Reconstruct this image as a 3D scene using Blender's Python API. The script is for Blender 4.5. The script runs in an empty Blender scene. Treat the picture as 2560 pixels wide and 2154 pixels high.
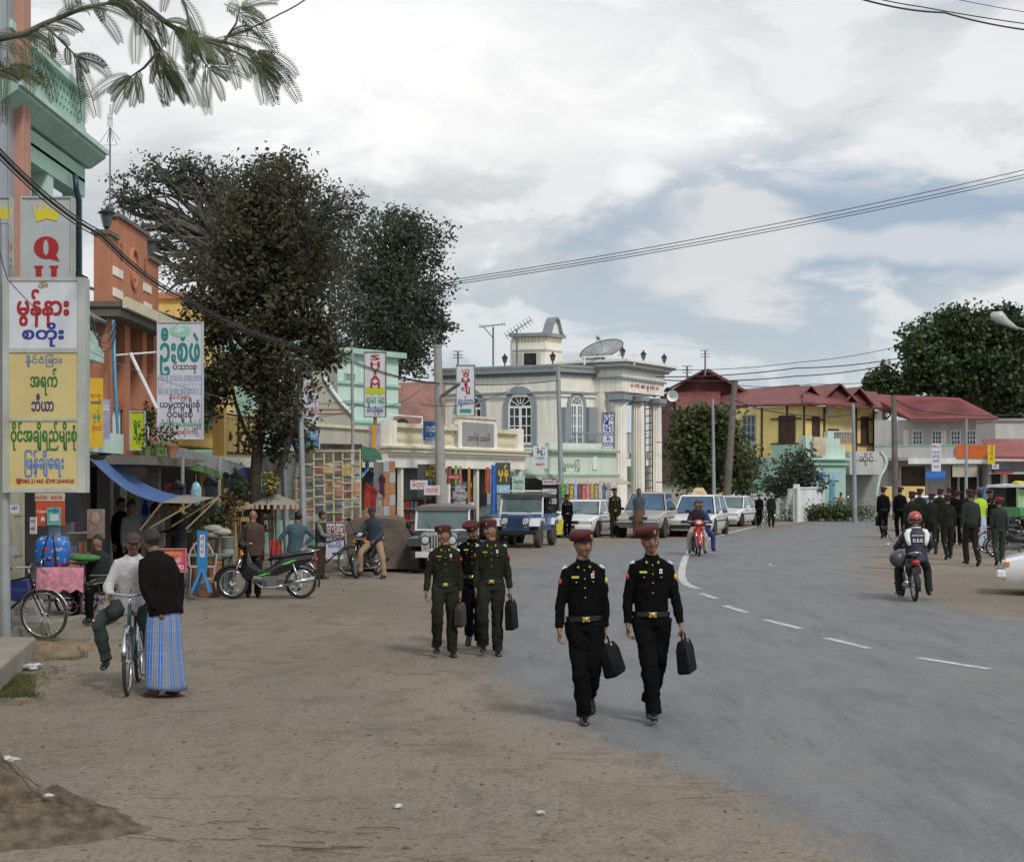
import bpy, bmesh, math, random
import numpy as np
from mathutils import Matrix, Vector, noise as mnoise
R = math.radians
PI = math.pi
random.seed(7)
sc = bpy.context.scene
COL = sc.collection
# ------------------------------------------------------------------ camera
FPX, HY, CX, CH = 3800.0, 1205.0, 1280.0, 2.1
cam = bpy.data.cameras.new('camera')
cam.sensor_fit = 'HORIZONTAL'; cam.sensor_width = 36.0
cam.lens = FPX * 36.0 / 2560.0
cam.shift_y = (HY - 1077.0) / 2560.0
cam.clip_start = 0.1; cam.clip_end = 3000
camo = bpy.data.objects.new('camera', cam); COL.objects.link(camo)
camo.location = (0, 0, CH); camo.rotation_euler = (R(90), 0, 0)
sc.camera = camo
# ------------------------------------------------------------------ view
sc.render.engine = 'CYCLES'
vs = sc.view_settings
vs.view_transform = 'Standard'; vs.look = 'None'; vs.exposure = 0.0; vs.gamma = 1.0; vs.use_curve_mapping = False
sc.render.resolution_x, sc.render.resolution_y = 1024, 861
sc.cycles.max_bounces = 6; sc.cycles.transparent_max_bounces = 16
# ------------------------------------------------------------------ sun (behind thin cloud)
SUN_EL, SUN_AZ = 45.0, 150.0        # azimuth clockwise from +Y: the sun stands to the right, a little behind the camera
sl = bpy.data.lights.new('sun', 'SUN'); sl.energy = 1.9; sl.angle = R(10); sl.color = (1.0, 0.95, 0.88)
so = bpy.data.objects.new('sun', sl); COL.objects.link(so)
_d = Vector((math.sin(R(SUN_AZ)) * math.cos(R(SUN_EL)), math.cos(R(SUN_AZ)) * math.cos(R(SUN_EL)), math.sin(R(SUN_EL))))
so.rotation_euler = _d.to_track_quat('Z', 'Y').to_euler()
class NT:
 """small helper to write node trees"""
 def __init__(s, tree):
  s.t = tree
 def n(s, typ, ins=None, **kw):
  nd = s.t.nodes.new(typ)
  for k, v in kw.items():
   setattr(nd, k, v)
  for k, v in (ins or {}).items():
   if isinstance(v, bpy.types.NodeSocket):
    s.t.links.new(v, nd.inputs[k])
   else:
    nd.inputs[k].default_value = v
  return nd
 def math(s, op, a, b=0.0, c=0.0, clamp=False):
  return s.n('ShaderNodeMath', {0: a, 1: b, 2: c}, operation=op, use_clamp=clamp).outputs[0]
 def sstep(s, x, lo, hi, a=0.0, b=1.0):
  return s.n('ShaderNodeMapRange', {0: x, 1: lo, 2: hi, 3: a, 4: b}, interpolation_type='SMOOTHSTEP').outputs[0]
 def mix(s, f, a, b, blend='MIX'):
  nd = s.t.nodes.new('ShaderNodeMix'); nd.data_type = 'RGBA'; nd.blend_type = blend
  for sock, v in ((nd.inputs[0], f), (nd.inputs[6], a), (nd.inputs[7], b)):
   if isinstance(v, bpy.types.NodeSocket): s.t.links.new(v, sock)
   elif isinstance(v, (int, float)): sock.default_value = v
   else: sock.default_value = (v[0], v[1], v[2], 1)
  return nd.outputs[2]
 def noise(s, vec, scale, detail=4, rough=0.55, dist=0.0):
  return s.n('ShaderNodeTexNoise', {'Vector': vec, 'Scale': scale, 'Detail': detail, 'Roughness': rough, 'Distortion': dist}).outputs[0]
 def map(s, vec, loc=(0, 0, 0), scale=(1, 1, 1), rot=(0, 0, 0)):
  return s.n('ShaderNodeMapping', {'Vector': vec, 'Location': loc, 'Scale': scale, 'Rotation': rot}).outputs[0]
# ------------------------------------------------------------------ sky
world = bpy.data.worlds.new('World'); sc.world = world; world.use_nodes = True
wt = world.node_tree; wt.nodes.clear(); N = NT(wt)
tc = N.n('ShaderNodeTexCoord').outputs['Generated']
sky = N.n('ShaderNodeTexSky', sky_type='NISHITA', sun_disc=False)
sky.sun_elevation = R(SUN_EL); sky.sun_rotation = R(SUN_AZ); sky.air_density = 1.0; sky.dust_density = 2.0
sep = N.n('ShaderNodeSeparateXYZ', {0: tc}).outputs
# a direction's place on a cloud layer: divide by height so that clouds flatten towards the horizon
# a direction, squeezed so that clouds flatten towards the horizon
cv = N.n('ShaderNodeCombineXYZ', {0: N.math('MULTIPLY', sep[0], 2.0), 1: N.math('MULTIPLY', sep[1], 1.2), 2: N.math('MULTIPLY', sep[2], 5.2)}).outputs[0]
n_big = N.noise(N.map(cv, loc=(3.1, 1.7, 0)), 1.25, 8, 0.55, 0.45)
n_mid = N.noise(N.map(cv, loc=(0.3, 5.2, 1), scale=(1, 1, .8)), 4.2, 10, 0.56, 0.5)
wob = N.math('MULTIPLY', N.math('SUBTRACT', n_mid, 0.5), 0.34)
def blob(px, py, rx, ry, wobble=1.0):
 """1 inside an elliptical patch of sky, given in the direction it is seen; edges torn by noise"""
 dx, dz = (px - CX) / FPX, (HY - py) / FPX
 xx = N.math('DIVIDE', sep[0], N.math('MAXIMUM', sep[1], 0.02)); zz = N.math('DIVIDE', sep[2], N.math('MAXIMUM', sep[1], 0.02))
 a = N.math('DIVIDE', N.math('SUBTRACT', xx, dx), rx / FPX); b = N.math('DIVIDE', N.math('SUBTRACT', zz, dz), ry / FPX)
 r = N.math('SQRT', N.math('ADD', N.math('MULTIPLY', a, a), N.math('MULTIPLY', b, b)))
 r = N.math('ADD', r, N.math('MULTIPLY', wob, 9.0 * wobble))
 return N.math('MULTIPLY', N.sstep(r, 1.25, 0.45), N.sstep(sep[1], 0.02, 0.2))
lo_haze = N.sstep(sep[2], 0.0, 0.16, 1.0, 0.0)
grey = N.sstep(n_big, 0.40, 0.64)
bright = blob(950, 150, 800, 270, 1.0)
bright2 = blob(1590, 440, 80, 55, 0.35)
bright3 = blob(1250, 300, 620, 170, 1.2)
puff = blob(1850, 590, 210, 150, 1.7)
puff2 = blob(2250, 610, 420, 50, 1.5)
hole = blob(2080, 560, 620, 190, 0.8)
hole2 = blob(1780, 790, 700, 80, 1.2)
darkb = blob(600, 430, 800, 170, 1.0)
cl = N.mix(grey, (0.53, 0.585, 0.63), (0.80, 0.82, 0.835))
cl = N.mix(N.sstep(n_mid, 0.50, 0.585, 0.0, 0.75), cl, (0.90, 0.905, 0.91))
cl = N.mix(N.sstep(n_mid, 0.49, 0.38, 0.0, 0.5), cl, (0.47, 0.53, 0.59))
cl = N.mix(N.math('MULTIPLY', darkb, 0.6), cl, (0.56, 0.605, 0.64))
cl = N.mix(N.math('MULTIPLY', lo_haze, 0.8), cl, (0.57, 0.665, 0.72))
cl = N.mix(N.math('MULTIPLY', hole, 0.9), cl, (0.36, 0.47, 0.60))
cl = N.mix(N.math('MULTIPLY', hole2, 0.55), cl, (0.50, 0.595, 0.68))
cl = N.mix(N.math('MULTIPLY', puff, 0.8), cl, (0.80, 0.80, 0.80))
cl = N.mix(N.math('MULTIPLY', puff2, 0.75), cl, (0.72, 0.75, 0.78))
cl = N.mix(N.math('MULTIPLY', bright3, 0.6), cl, (1.0, 1.0, 0.99))
cl = N.mix(N.math('MULTIPLY', bright, 0.84), cl, (1.08, 1.08, 1.07))
cl = N.mix(N.math('MULTIPLY', bright2, 0.6), cl, (1.03, 1.05, 1.04))
bg_cloud = N.n('ShaderNodeBackground', {'Color': cl, 'Strength': 0.97})
bg_sky = N.n('ShaderNodeBackground', {'Color': sky.outputs[0], 'Strength': 0.1})
cover = N.math('MULTIPLY', N.sstep(n_big, 0.25, 0.42, 0.90, 1.0), 1.0)
mx = N.n('ShaderNodeMixShader', {0: cover, 1: bg_sky.outputs[0], 2: bg_cloud.outputs[0]})
N.n('ShaderNodeOutputWorld', {'Surface': mx.outputs[0]})
# ------------------------------------------------------------------ pixel helpers
def Wp(px, py, d):
 return Vector(((px - CX) / FPX * d, d, CH - (py - HY) / FPX * d))
def Gp(px, py, z=0.0):
 d = FPX * (CH - z) / (py - HY)
 return Vector(((px - CX) / FPX * d, d, z))
# ------------------------------------------------------------------ materials
MATS = {}
def mat(name, col, r=0.6, m=0.0, var=0.12, sc_=2.5, bump=0.0, bsc=40.0, spec=0.5, dirt=0.0, streak=0.0, trans=0.0, coat=0.0, alpha=1.0, col2=None, island=0.0):
 if name in MATS: return MATS[name]
 mt = bpy.data.materials.new(name); mt.use_nodes = True
 t = NT(mt.node_tree); b = mt.node_tree.nodes['Principled BSDF']
 L = mt.node_tree.links.new
 o = t.n('ShaderNodeTexCoord').outputs['Object']
 c = tuple(col)
 base = None
 if var > 0:
  nz = t.noise(o, sc_, 5, 0.6)
  k = t.sstep(nz, 0.3, 0.7)
  a_ = [x * (1 - var) for x in c]; b_ = [min(1, x * (1 + var)) for x in (col2 or c)]
  base = t.mix(k, a_, b_)
 if island:
  ri = t.n('ShaderNodeNewGeometry').outputs['Random Per Island']
  f = t.math('ADD', t.math('MULTIPLY', ri, island), 1 - island / 2)
  base = t.mix(1.0, base or c, t.n('ShaderNodeCombineXYZ', {0: f, 1: f, 2: f}).outputs[0], 'MULTIPLY')
 if streak:
  s1 = t.noise(t.map(o, scale=(2.2, 2.2, 0.22)), 2.0, 6, 0.62)
  s2 = t.noise(o, 0.9, 5, 0.6)
  k = t.math('MULTIPLY', t.sstep(t.math('ADD', s1, t.math('MULTIPLY', s2, 0.5)), 0.66, 0.98), streak)
  base = t.mix(k, base or c, (0.13, 0.12, 0.105))
 if dirt:
  k = t.math('MULTIPLY', t.sstep(t.noise(o, 1.3, 8, 0.68), 0.45, 0.72), dirt)
  base = t.mix(k, base or c, (0.16, 0.13, 0.10))
 if base is None: b.inputs['Base Color'].default_value = (*c, 1)
 else: L(base, b.inputs['Base Color'])
 b.inputs['Roughness'].default_value = r; b.inputs['Metallic'].default_value = m
 b.inputs['Specular IOR Level'].default_value = spec
 if coat: b.inputs['Coat Weight'].default_value = coat; b.inputs['Coat Roughness'].default_value = 0.08
 if alpha < 1: b.inputs['Alpha'].default_value = alpha
 if bump:
  bn = t.n('ShaderNodeBump', {'Strength': bump, 'Distance': 0.02, 'Height': t.noise(o, bsc, 5, 0.6)})
  L(bn.outputs[0], b.inputs['Normal'])
 if trans:
  tr = t.n('ShaderNodeBsdfTranslucent', {'Color': (base if base is not None else (*c, 1))})
  ms = t.n('ShaderNodeMixShader', {0: trans, 1: b.outputs[0], 2: tr.outputs[0]})
  L(ms.outputs[0], mt.node_tree.nodes['Material Output'].inputs['Surface'])
 MATS[name] = mt
 return mt
def glassy(name, col, r=0.08, spec=0.7):
 return mat(name, col, r=r, spec=spec, var=0.25, sc_=1.1)
# ------------------------------------------------------------------ mesh builder
class MB:
 def __init__(s, m=None):
  s.v = []; s.f = []; s.mi = []; s.m = m; s.cur = 0
 def add(s, vs_, fs):
  o = len(s.v)
  s.v += [tuple(s.m @ Vector(p)) for p in vs_] if s.m is not None else [tuple(p) for p in vs_]
  s.f += [tuple(i + o for i in f) for f in fs]; s.mi += [s.cur] * len(fs)
  return s
 def box(s, c, h, rz=0.0, M=None):
  """c centre, h full sizes"""
  x, y, z = h[0] / 2, h[1] / 2, h[2] / 2
  P = [Vector(p) for p in ((-x, -y, -z), (x, -y, -z), (x, y, -z), (-x, y, -z), (-x, -y, z), (x, -y, z), (x, y, z), (-x, y, z))]
  if M is not None: P = [M @ p for p in P]
  elif rz: q = Matrix.Rotation(rz, 3, 'Z'); P = [q @ p for p in P]
  c = Vector(c)
  return s.add([p + c for p in P], [(0, 3, 2, 1), (4, 5, 6, 7), (0, 1, 5, 4), (1, 2, 6, 5), (2, 3, 7, 6), (3, 0, 4, 7)])
 def bb(s, lo, hi):
  return s.box([(a + b) / 2 for a, b in zip(lo, hi)], [abs(b - a) for a, b in zip(lo, hi)])
 def loft(s, rings, cap=True, closed=True):
  """rings: lists of equal length of points"""
  n = len(rings[0]); vs_ = [p for r in rings for p in r]; fs = []
  for i in range(len(rings) - 1):
   for j in range(n if closed else n - 1):
    k = (j + 1) % n
    fs.append((i * n + j, i * n + k, (i + 1) * n + k, (i + 1) * n + j))
  if cap:
   fs.append(tuple(range(n - 1, -1, -1))); o = (len(rings) - 1) * n
   fs.append(tuple(range(o, o + n)))
  return s.add(vs_, fs)
 def tube(s, pts, r, n=8, r1=None, flat=1.0, up=None):
  """round tube through points; r a number or a list; flat squashes across the second axis"""
  pts = [Vector(p) for p in pts]; m = len(pts); rings = []
  rr = r if isinstance(r, (list, tuple)) else ([r + (r1 - r) * i / (m - 1) for i in range(m)] if r1 is not None else [r] * m)
  prev = None
  for i, p in enumerate(pts):
   t = (pts[min(i + 1, m - 1)] - pts[max(i - 1, 0)])
   if t.length < 1e-9: t = Vector((0, 0, 1))
   t.normalize()
   if prev is None:
    a = Vector(up) if up is not None else (Vector((1, 0, 0)) if abs(t.x) < 0.9 else Vector((0, 1, 0)))
   else: a = prev
   a = (a - t * a.dot(t)); a.normalize(); b = t.cross(a); prev = a
   q = rr[i]; qa, qb = (q if isinstance(q, (list, tuple)) else (q, q * flat))
   rings.append([p + a * math.cos(2 * PI * k / n) * qa + b * math.sin(2 * PI * k / n) * qb for k in range(n)])
  return s.loft(rings)
 def cyl(s, a, b, r, n=12, r1=None):
  return s.tube([a, b], r, n, r1=r if r1 is None else r1)
 def lathe(s, prof, c=(0, 0, 0), n=16, axis='Z', arc=2 * PI):
  """prof: (radius, height)"""
  rings = []
  for (r, h) in prof:
   ring = []
   for k in range(n):
    a = arc * k / n; x, y = max(r, 1e-4) * math.cos(a), max(r, 1e-4) * math.sin(a)
    p = {'Z': (x, y, h), 'Y': (x, h, y), 'X': (h, x, y)}[axis]
    ring.append(Vector(p) + Vector(c))
   rings.append(ring)
  return s.loft(rings)
 def ell(s, c, r, n=12, m=8, M=None, fn=None):
  c = Vector(c); vs_ = []; fs = []
  for i in range(m + 1):
   t = PI * i / m
   for j in range(n):
    a = 2 * PI * j / n
    p = Vector((math.sin(t) * math.cos(a), math.sin(t) * math.sin(a), math.cos(t)))
    if fn: p = fn(p)
    p = Vector((p.x * r[0], p.y * r[1], p.z * r[2]))
    if M is not None: p = M @ p
    vs_.append(p + c)
  for i in range(m):
   for j in range(n):
    k = (j + 1) % n
    fs.append((i * n + j, (i + 1) * n + j, (i + 1) * n + k, i * n + k))
  return s.add(vs_, fs)
 def prism(s, poly, d0, d1, fn):
  """polygon of (a, b) pushed from d0 to d1; fn(a, b, d) -> point"""
  n = len(poly)
  vs_ = [fn(a, b, d0) for a, b in poly] + [fn(a, b, d1) for a, b in poly]
  fs = [tuple(range(n)), tuple(range(2 * n - 1, n - 1, -1))] + [(i, (i + 1) % n, (i + 1) % n + n, i + n) for i in range(n)]
  return s.add(vs_, fs)
 def quad(s, a, b, c, d):
  return s.add([a, b, c, d], [(0, 1, 2, 3)])
 def torus(s, c, R0, r, axis='X', n=28, m=8, arc=(0, 2 * PI), rr=None):
  vs_ = []; fs = []; full = abs(arc[1] - arc[0] - 2 * PI) < 1e-6
  for i in range(n + (0 if full else 1)):
   a = arc[0] + (arc[1] - arc[0]) * i / n
   for j in range(m):
    b = 2 * PI * j / m; q = R0 + r * math.cos(b); w = (rr or r) * math.sin(b)
    p = {'X': (w, q * math.cos(a), q * math.sin(a)), 'Y': (q * math.cos(a), w, q * math.sin(a)), 'Z': (q * math.cos(a), q * math.sin(a), w)}[axis]
    vs_.append(Vector(p) + Vector(c))
  for i in range(n):
   for j in range(m):
    i2 = (i + 1) % n if full else i + 1; k = (j + 1) % m
    fs.append((i * m + j, i2 * m + j, i2 * m + k, i * m + k))
  if not full: fs += [tuple(range(m)), tuple(range(n * m + m - 1, n * m - 1, -1))]
  return s.add(vs_, fs)
 def build(s, name, mats, parent=None, smooth=False, world=False, bevel=0.0, recalc=True):
  me = bpy.data.meshes.new(name)
  vs_ = s.v
  if world and parent is not None:
   inv = wmat(parent).inverted(); vs_ = [inv @ Vector(p) for p in vs_]
  me.from_pydata([tuple(p) for p in vs_], [], s.f)
  for mm in (mats if isinstance(mats, (list, tuple)) else [mats]): me.materials.append(mm)
  if any(s.mi): me.polygons.foreach_set('material_index', s.mi)
  if recalc:
   bm = bmesh.new(); bm.from_mesh(me); bmesh.ops.recalc_face_normals(bm, faces=bm.faces); bm.to_mesh(me); bm.free()
  if smooth:
   me.polygons.foreach_set('use_smooth', [True] * len(me.polygons))
   if smooth != True: me.set_sharp_from_angle(angle=R(smooth))
  ob = bpy.data.objects.new(name, me); COL.objects.link(ob)
  if parent is not None: ob.parent = parent
  if bevel:
   b = ob.modifiers.new('b', 'BEVEL'); b.width = bevel; b.segments = 2; b.limit_method = 'ANGLE'; b.angle_limit = R(40)
  return ob
def wmat(o):
 m = o.matrix_basis.copy()
 while o.parent is not None:
  o = o.parent; m = o.matrix_basis @ m
 return m
def thing(name, label, cat, loc=(0, 0, 0), rz=0.0, group=None, kind=None):
 o = bpy.data.objects.new(name, None); COL.objects.link(o)
 o.empty_display_size = 0.2
 o.location = loc; o.rotation_euler = (0, 0, rz)
 return tag(o, label, cat, group, kind)
def tag(o, label=None, cat=None, group=None, kind=None):
 if label: o['label'] = label
 if cat: o['category'] = cat
 if group: o['group'] = group
 if kind: o['kind'] = kind
 return o
def dup(root, loc, rz, label, group=None, scale=None):
 def cp(o, par):
  c = o.copy(); COL.objects.link(c)
  if par is not None: c.parent = par
  for ch in kids.get(o.name, []): cp(ch, c)
  return c
 kids = {}
 for o in COL.objects:
  if o.parent is not None: kids.setdefault(o.parent.name, []).append(o)
 r = cp(root, None); r.location = loc; r.rotation_euler = (0, 0, rz); r['label'] = label
 if group: r['group'] = group
 if scale: r.scale = (scale,) * 3
 return r
def npmesh(name, verts, faces, m, parent=None, smooth=False, attr=None):
 """verts (n,3) array, faces (k,4) or (k,3) array"""
 me = bpy.data.meshes.new(name); verts = np.asarray(verts, dtype=np.float32); faces = np.asarray(faces, dtype=np.int32)
 me.vertices.add(len(verts)); me.vertices.foreach_set('co', verts.ravel())
 k, w = faces.shape
 me.loops.add(k * w); me.loops.foreach_set('vertex_index', faces.ravel())
 me.polygons.add(k); me.polygons.foreach_set('loop_start', np.arange(0, k * w, w, dtype=np.int32))
 me.polygons.foreach_set('loop_total', np.full(k, w, dtype=np.int32))
 if smooth: me.polygons.foreach_set('use_smooth', np.ones(k, dtype=bool))
 me.update(calc_edges=True)
 for an, av in (attr or {}).items():
  a = me.attributes.new(an, 'FLOAT', 'POINT'); a.data.foreach_set('value', np.asarray(av, dtype=np.float32))
 me.materials.append(m)
 ob = bpy.data.objects.new(name, me); COL.objects.link(ob)
 if parent is not None: ob.parent = parent
 return ob
TEXTS = []     # text curves, turned into meshes at the end
def text(body, size, parent, M, m, bold=0.0, name='lettering', align='CENTER', sx=1.0, fit=None):
 """flat lettering; M places it in the parent's frame (text runs along +X, up is +Y, faces +Z)"""
 cu = bpy.data.curves.new(name, 'FONT'); cu.body = body; cu.size = size; cu.align_x = align; cu.align_y = 'CENTER'
 cu.resolution_u = 2
 cu.materials.append(m)
 ob = bpy.data.objects.new(name, cu); COL.objects.link(ob); ob.parent = parent
 ob.matrix_basis = M @ Matrix.Diagonal((sx, 1, 1, 1))
 ob['_b'] = bold * size; ob['_f'] = fit or 0.0; TEXTS.append(ob)
 return ob
def TM(loc, right=(1, 0, 0), up=(0, 0, 1)):
 r = Vector(right).normalized(); u = Vector(up).normalized(); n = r.cross(u)
 m = Matrix((r, u, n)).transposed().to_4x4(); m.translation = Vector(loc); return m
REMESH = []
def finish():
 """turn text curves and voxel-remeshed bodies into plain meshes"""
 bpy.context.view_layer.update()
 dg = bpy.context.evaluated_depsgraph_get()
 for ob in TEXTS:
  bold = ob['_b']; fit = ob['_f']
  me = bpy.data.meshes.new_from_object(ob.evaluated_get(dg), depsgraph=dg)
  if bold and len(me.vertices):
   bm = bmesh.new(); bm.from_mesh(me)
   geo = bm.verts[:] + bm.edges[:] + bm.faces[:]
   for dx, dy, dz in ((bold, 0, .0004), (0, bold * .7, .0008), (bold, bold * .7, .0012)):
    g = bmesh.ops.duplicate(bm, geom=geo)['geom']
    vv = [e for e in g if isinstance(e, bmesh.types.BMVert)]
    bmesh.ops.translate(bm, vec=(dx, dy, dz), verts=vv)
   bm.to_mesh(me); bm.free()
  if fit and len(me.vertices):
   xs_ = [v.co.x for v in me.vertices]; k = fit / max(1e-6, max(xs_) - min(xs_)); off = (max(xs_) + min(xs_)) / 2
   for v in me.vertices: v.co.x = (v.co.x - off) * k
  n = bpy.data.objects.new('lettering_mesh', me); COL.objects.link(n)
  n.parent = ob.parent; n.matrix_basis = ob.matrix_basis.copy()
  for k in ('label', 'kind', 'group'):
   if k in ob: n[k] = ob[k]
  nm = ob.name; bpy.data.objects.remove(ob); n.name = nm
 for ob in REMESH:
  me = bpy.data.meshes.new_from_object(ob.evaluated_get(dg), depsgraph=dg)
  mats_ = list(ob.data.materials); old = ob.data; ob.modifiers.clear(); ob.data = me; me.name = old.name
  me.materials.clear()
  for q in mats_: me.materials.append(q)
  me.polygons.foreach_set('use_smooth', [True] * len(me.polygons))
  # copies that share the old mesh follow
  for o2 in list(COL.objects):
   if o2 is not ob and o2.data is old: o2.modifiers.clear(); o2.data = me
_ct = {}
def folds(size):
 if size not in _ct:
  t = bpy.data.textures.new('folds', 'CLOUDS'); t.noise_scale = size; t.noise_depth = 2; _ct[size] = t
 return _ct[size]
def remesh(ob, vox, it=4, disp=0.0, size=0.12):
 r = ob.modifiers.new('r', 'REMESH'); r.mode = 'VOXEL'; r.voxel_size = vox
 s_ = ob.modifiers.new('s', 'SMOOTH'); s_.factor = 0.5; s_.iterations = it
 if disp:
  d = ob.modifiers.new('d', 'DISPLACE'); d.texture = folds(size); d.texture_coords = 'LOCAL'; d.strength = disp; d.mid_level = 0.5
 REMESH.append(ob)
# ------------------------------------------------------------------ people
SKIN = mat('skin_brown', (0.235, 0.122, 0.078), r=0.55, var=0.06, sc_=8)
SKIN2 = mat('skin_dark', (0.16, 0.082, 0.052), r=0.55, var=0.06, sc_=8)
HAIR = mat('black_hair', (0.012, 0.011, 0.011), r=0.45, var=0.3, sc_=60, bump=0.6, bsc=120)
BLACKU = mat('black_uniform_cloth', (0.0030, 0.0032, 0.0038), r=0.85, var=0.2, sc_=9, bump=0.5, bsc=9, spec=0.12)
GREENU = mat('olive_green_uniform_cloth', (0.018, 0.020, 0.013), r=0.88, var=0.22, sc_=7, bump=0.5, bsc=9, spec=0.12)
MAROON = mat('maroon_felt', (0.075, 0.009, 0.014), r=0.85, var=0.2, sc_=14, bump=0.2, bsc=60)
BLACKL = mat('black_leather', (0.012, 0.012, 0.012), r=0.25, var=0.2, spec=0.6)
BRASS = mat('polished_brass', (0.62, 0.47, 0.16), r=0.28, m=0.9, var=0.1)
WHITEP = mat('white_plastic', (0.78, 0.79, 0.80), r=0.4, var=0.03)
PALEBL = mat('pale_blue_patch', (0.55, 0.68, 0.85), r=0.6, var=0.05)
YELP = mat('yellow_patch', (0.62, 0.55, 0.05), r=0.6, var=0.05)
GRNP = mat('green_gold_patch', (0.30, 0.34, 0.04), r=0.5, var=0.05)
REDP = mat('red_patch', (0.55, 0.03, 0.03), r=0.6, var=0.05)
ORNP = mat('orange_patch', (0.80, 0.38, 0.03), r=0.6, var=0.05)
LIP = mat('lip_skin', (0.17, 0.072, 0.056), r=0.45, var=0)
EYEW = mat('eye_white', (0.35, 0.32, 0.30), r=0.3, var=0)
EYED = mat('eye_dark', (0.012, 0.009, 0.008), r=0.2, var=0)
def _interp(tab, t):
 for i in range(len(tab) - 1):
  if t <= tab[i + 1][0]:
   a, b = tab[i], tab[i + 1]; k = (t - a[0]) / (b[0] - a[0])
   return [a[j] + (b[j] - a[j]) * k for j in range(1, len(a))]
 return tab[-1][1:]
TORSO = [(-0.02, .150, .108), (.06, .155, .112), (.13, .157, .113), (.22, .165, .118), (.32, .180, .122), (.39, .186, .115), (.44, .178, .098), (.475, .135, .080), (.50, .078, .064), (.525, .060, .058)]
def person(label, loc, yaw=0.0, H=1.7, v=0.014, lean=0.0, side=0.0, twist=0.0, head=(0, 0, 0), aL=None, aR=None, lL=None, lR=None, footL=0.0, footR=0.0,
   curlL=0.5, curlR=0.5, top=BLACKU, bot=BLACKU, topk='uniform', botk='trousers', shoe=BLACKL, hat='beret', hatm=MAROON, skin=SKIN, hair=HAIR, detail=1,
   seat=None, group=None, belt=True, tie=None, bulk=1.0, cat='person', nametag=YELP, armpatch=REDP, fem=False, name='person', patchR=None, sleeve='long'):
 s = H / 1.70
 root = thing(name, label, cat, loc, yaw, group)
 aL = aL or ((.13, .04, -1), (.04, -.14, -1)); aR = aR or ((-.13, .04, -1), (-.04, -.14, -1))
 lL = lL or ((.02, -.02, -1), (.0, .03, -1)); lR = lR or ((-.02, -.02, -1), (0, .03, -1))
 V = Vector; nz = lambda a: V(a).normalized()
 TH, SH, UA, FA = .42, .415, .275, .245
 hip = {1: V((.085, 0, -.03)), -1: V((-.085, 0, -.03))}
 knee = {}; ank = {}; toe = {}
 for k, (l, fp) in ((1, (lL, footL)), (-1, (lR, footR))):
  knee[k] = hip[k] + nz(l[0]) * TH; ank[k] = knee[k] + nz(l[1]) * SH
  toe[k] = V((.25 * k * 0.3 + V(l[0]).x * .0, -math.cos(R(fp)), -math.sin(R(fp)))).normalized()   # foot pitch: positive = toes down
 low = min(min(ank[k].z - .075, ank[k].z - .05 + toe[k].z * .17) for k in (1, -1))
 pz = -low if seat is None else seat / s
 P0 = V((0, 0, pz))
 S = Matrix.Diagonal((s, s, s, 1))
 base = S @ Matrix.Translation(P0)
 Mt = base @ Matrix.Rotation(R(twist), 4, 'Z') @ Matrix.Rotation(R(lean), 4, 'X') @ Matrix.Rotation(R(side), 4, 'Y')
 T3 = Mt.copy()
 torso_inv = base.inverted() @ Mt
 sh = {k: (torso_inv @ V((.150 * k * bulk, .0, .425))) for k in (1, -1)}
 elb = {1: sh[1] + nz(aL[0]) * UA, -1: sh[-1] + nz(aR[0]) * UA}
 wri = {1: elb[1] + nz(aL[1]) * FA, -1: elb[-1] + nz(aR[1]) * FA}
 fdir = {1: nz(aL[2] if len(aL) > 2 else aL[1]), -1: nz(aR[2] if len(aR) > 2 else aR[1])}
 # ---- body: one continuous surface
 b = MB()
 b.m = Mt
 b.loft([[V((rx * .86 * math.cos(a), ry * .86 * math.sin(a), t)) for a in [2 * PI * q / 14 for q in range(14)]] for t, rx, ry in TORSO[:8]])
 b.m = None; b.m = base
 for k in (1, -1):
  b.tube([hip[k], (hip[k] + knee[k]) / 2, knee[k], (knee[k] + ank[k]) / 2 + V((0, .012, .05)), ank[k]], [.07, .062, .05, .045, .035], 10)
  if shoe is None or shoe.name.startswith('sandal'): b.tube([ank[k] + V((0, .035, -.03)), ank[k] + toe[k] * .06 + V((0, 0, -.035)), ank[k] + toe[k] * .15 + V((0, 0, -.045))], [(.03, .03), (.036, .03), (.036, .014)], 10)
  b.tube([sh[k] - V((.03 * k, 0, 0)), sh[k], (sh[k] + elb[k]) / 2, elb[k], (elb[k] + wri[k]) / 2, wri[k] + fdir[k] * .015], [.045, .047, .04, .034, .033, .024], 10)
 hd = Mt @ Matrix.Translation((0, -.012, .50)) @ Matrix.Rotation(R(head[0]), 4, 'Z') @ Matrix.Rotation(R(head[1]), 4, 'X') @ Matrix.Rotation(R(head[2]), 4, 'Y')
 b.m = Mt
 b.tube([(0, .01, .45), (0, .0, .50), (0, -.012, .56)], [.066, .060, .058], 12)
 b.m = hd
 HC = V((0, 0, .155))
 def skull(p):
  q = p.copy()
  if p.z < 0:
   q.x *= 1 - .22 * (-p.z) ** 1.6; q.y *= 1 - .10 * (-p.z) - (.22 * (-p.z) if p.y > 0 else 0)
  if p.y < 0: q.y *= .95
  if p.y > 0 and p.z > -.2: q.y *= 1.04
  return q
 b.ell(HC, (.077, .095, .116), 24, 16, fn=skull)
 b.ell(HC + V((0, -.062, -.075)), (.030, .026, .024), 12, 8)           # chin
 b.ell(HC + V((0, -.083, .024)), (.050, .012, .009), 12, 6)            # brow
 b.ell(HC + V((0, -.098, -.014)), (.0115, .020, .026), 10, 8)          # nose
 b.ell(HC + V((0, -.101, -.026)), (.019, .013, .010), 10, 6)
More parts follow.
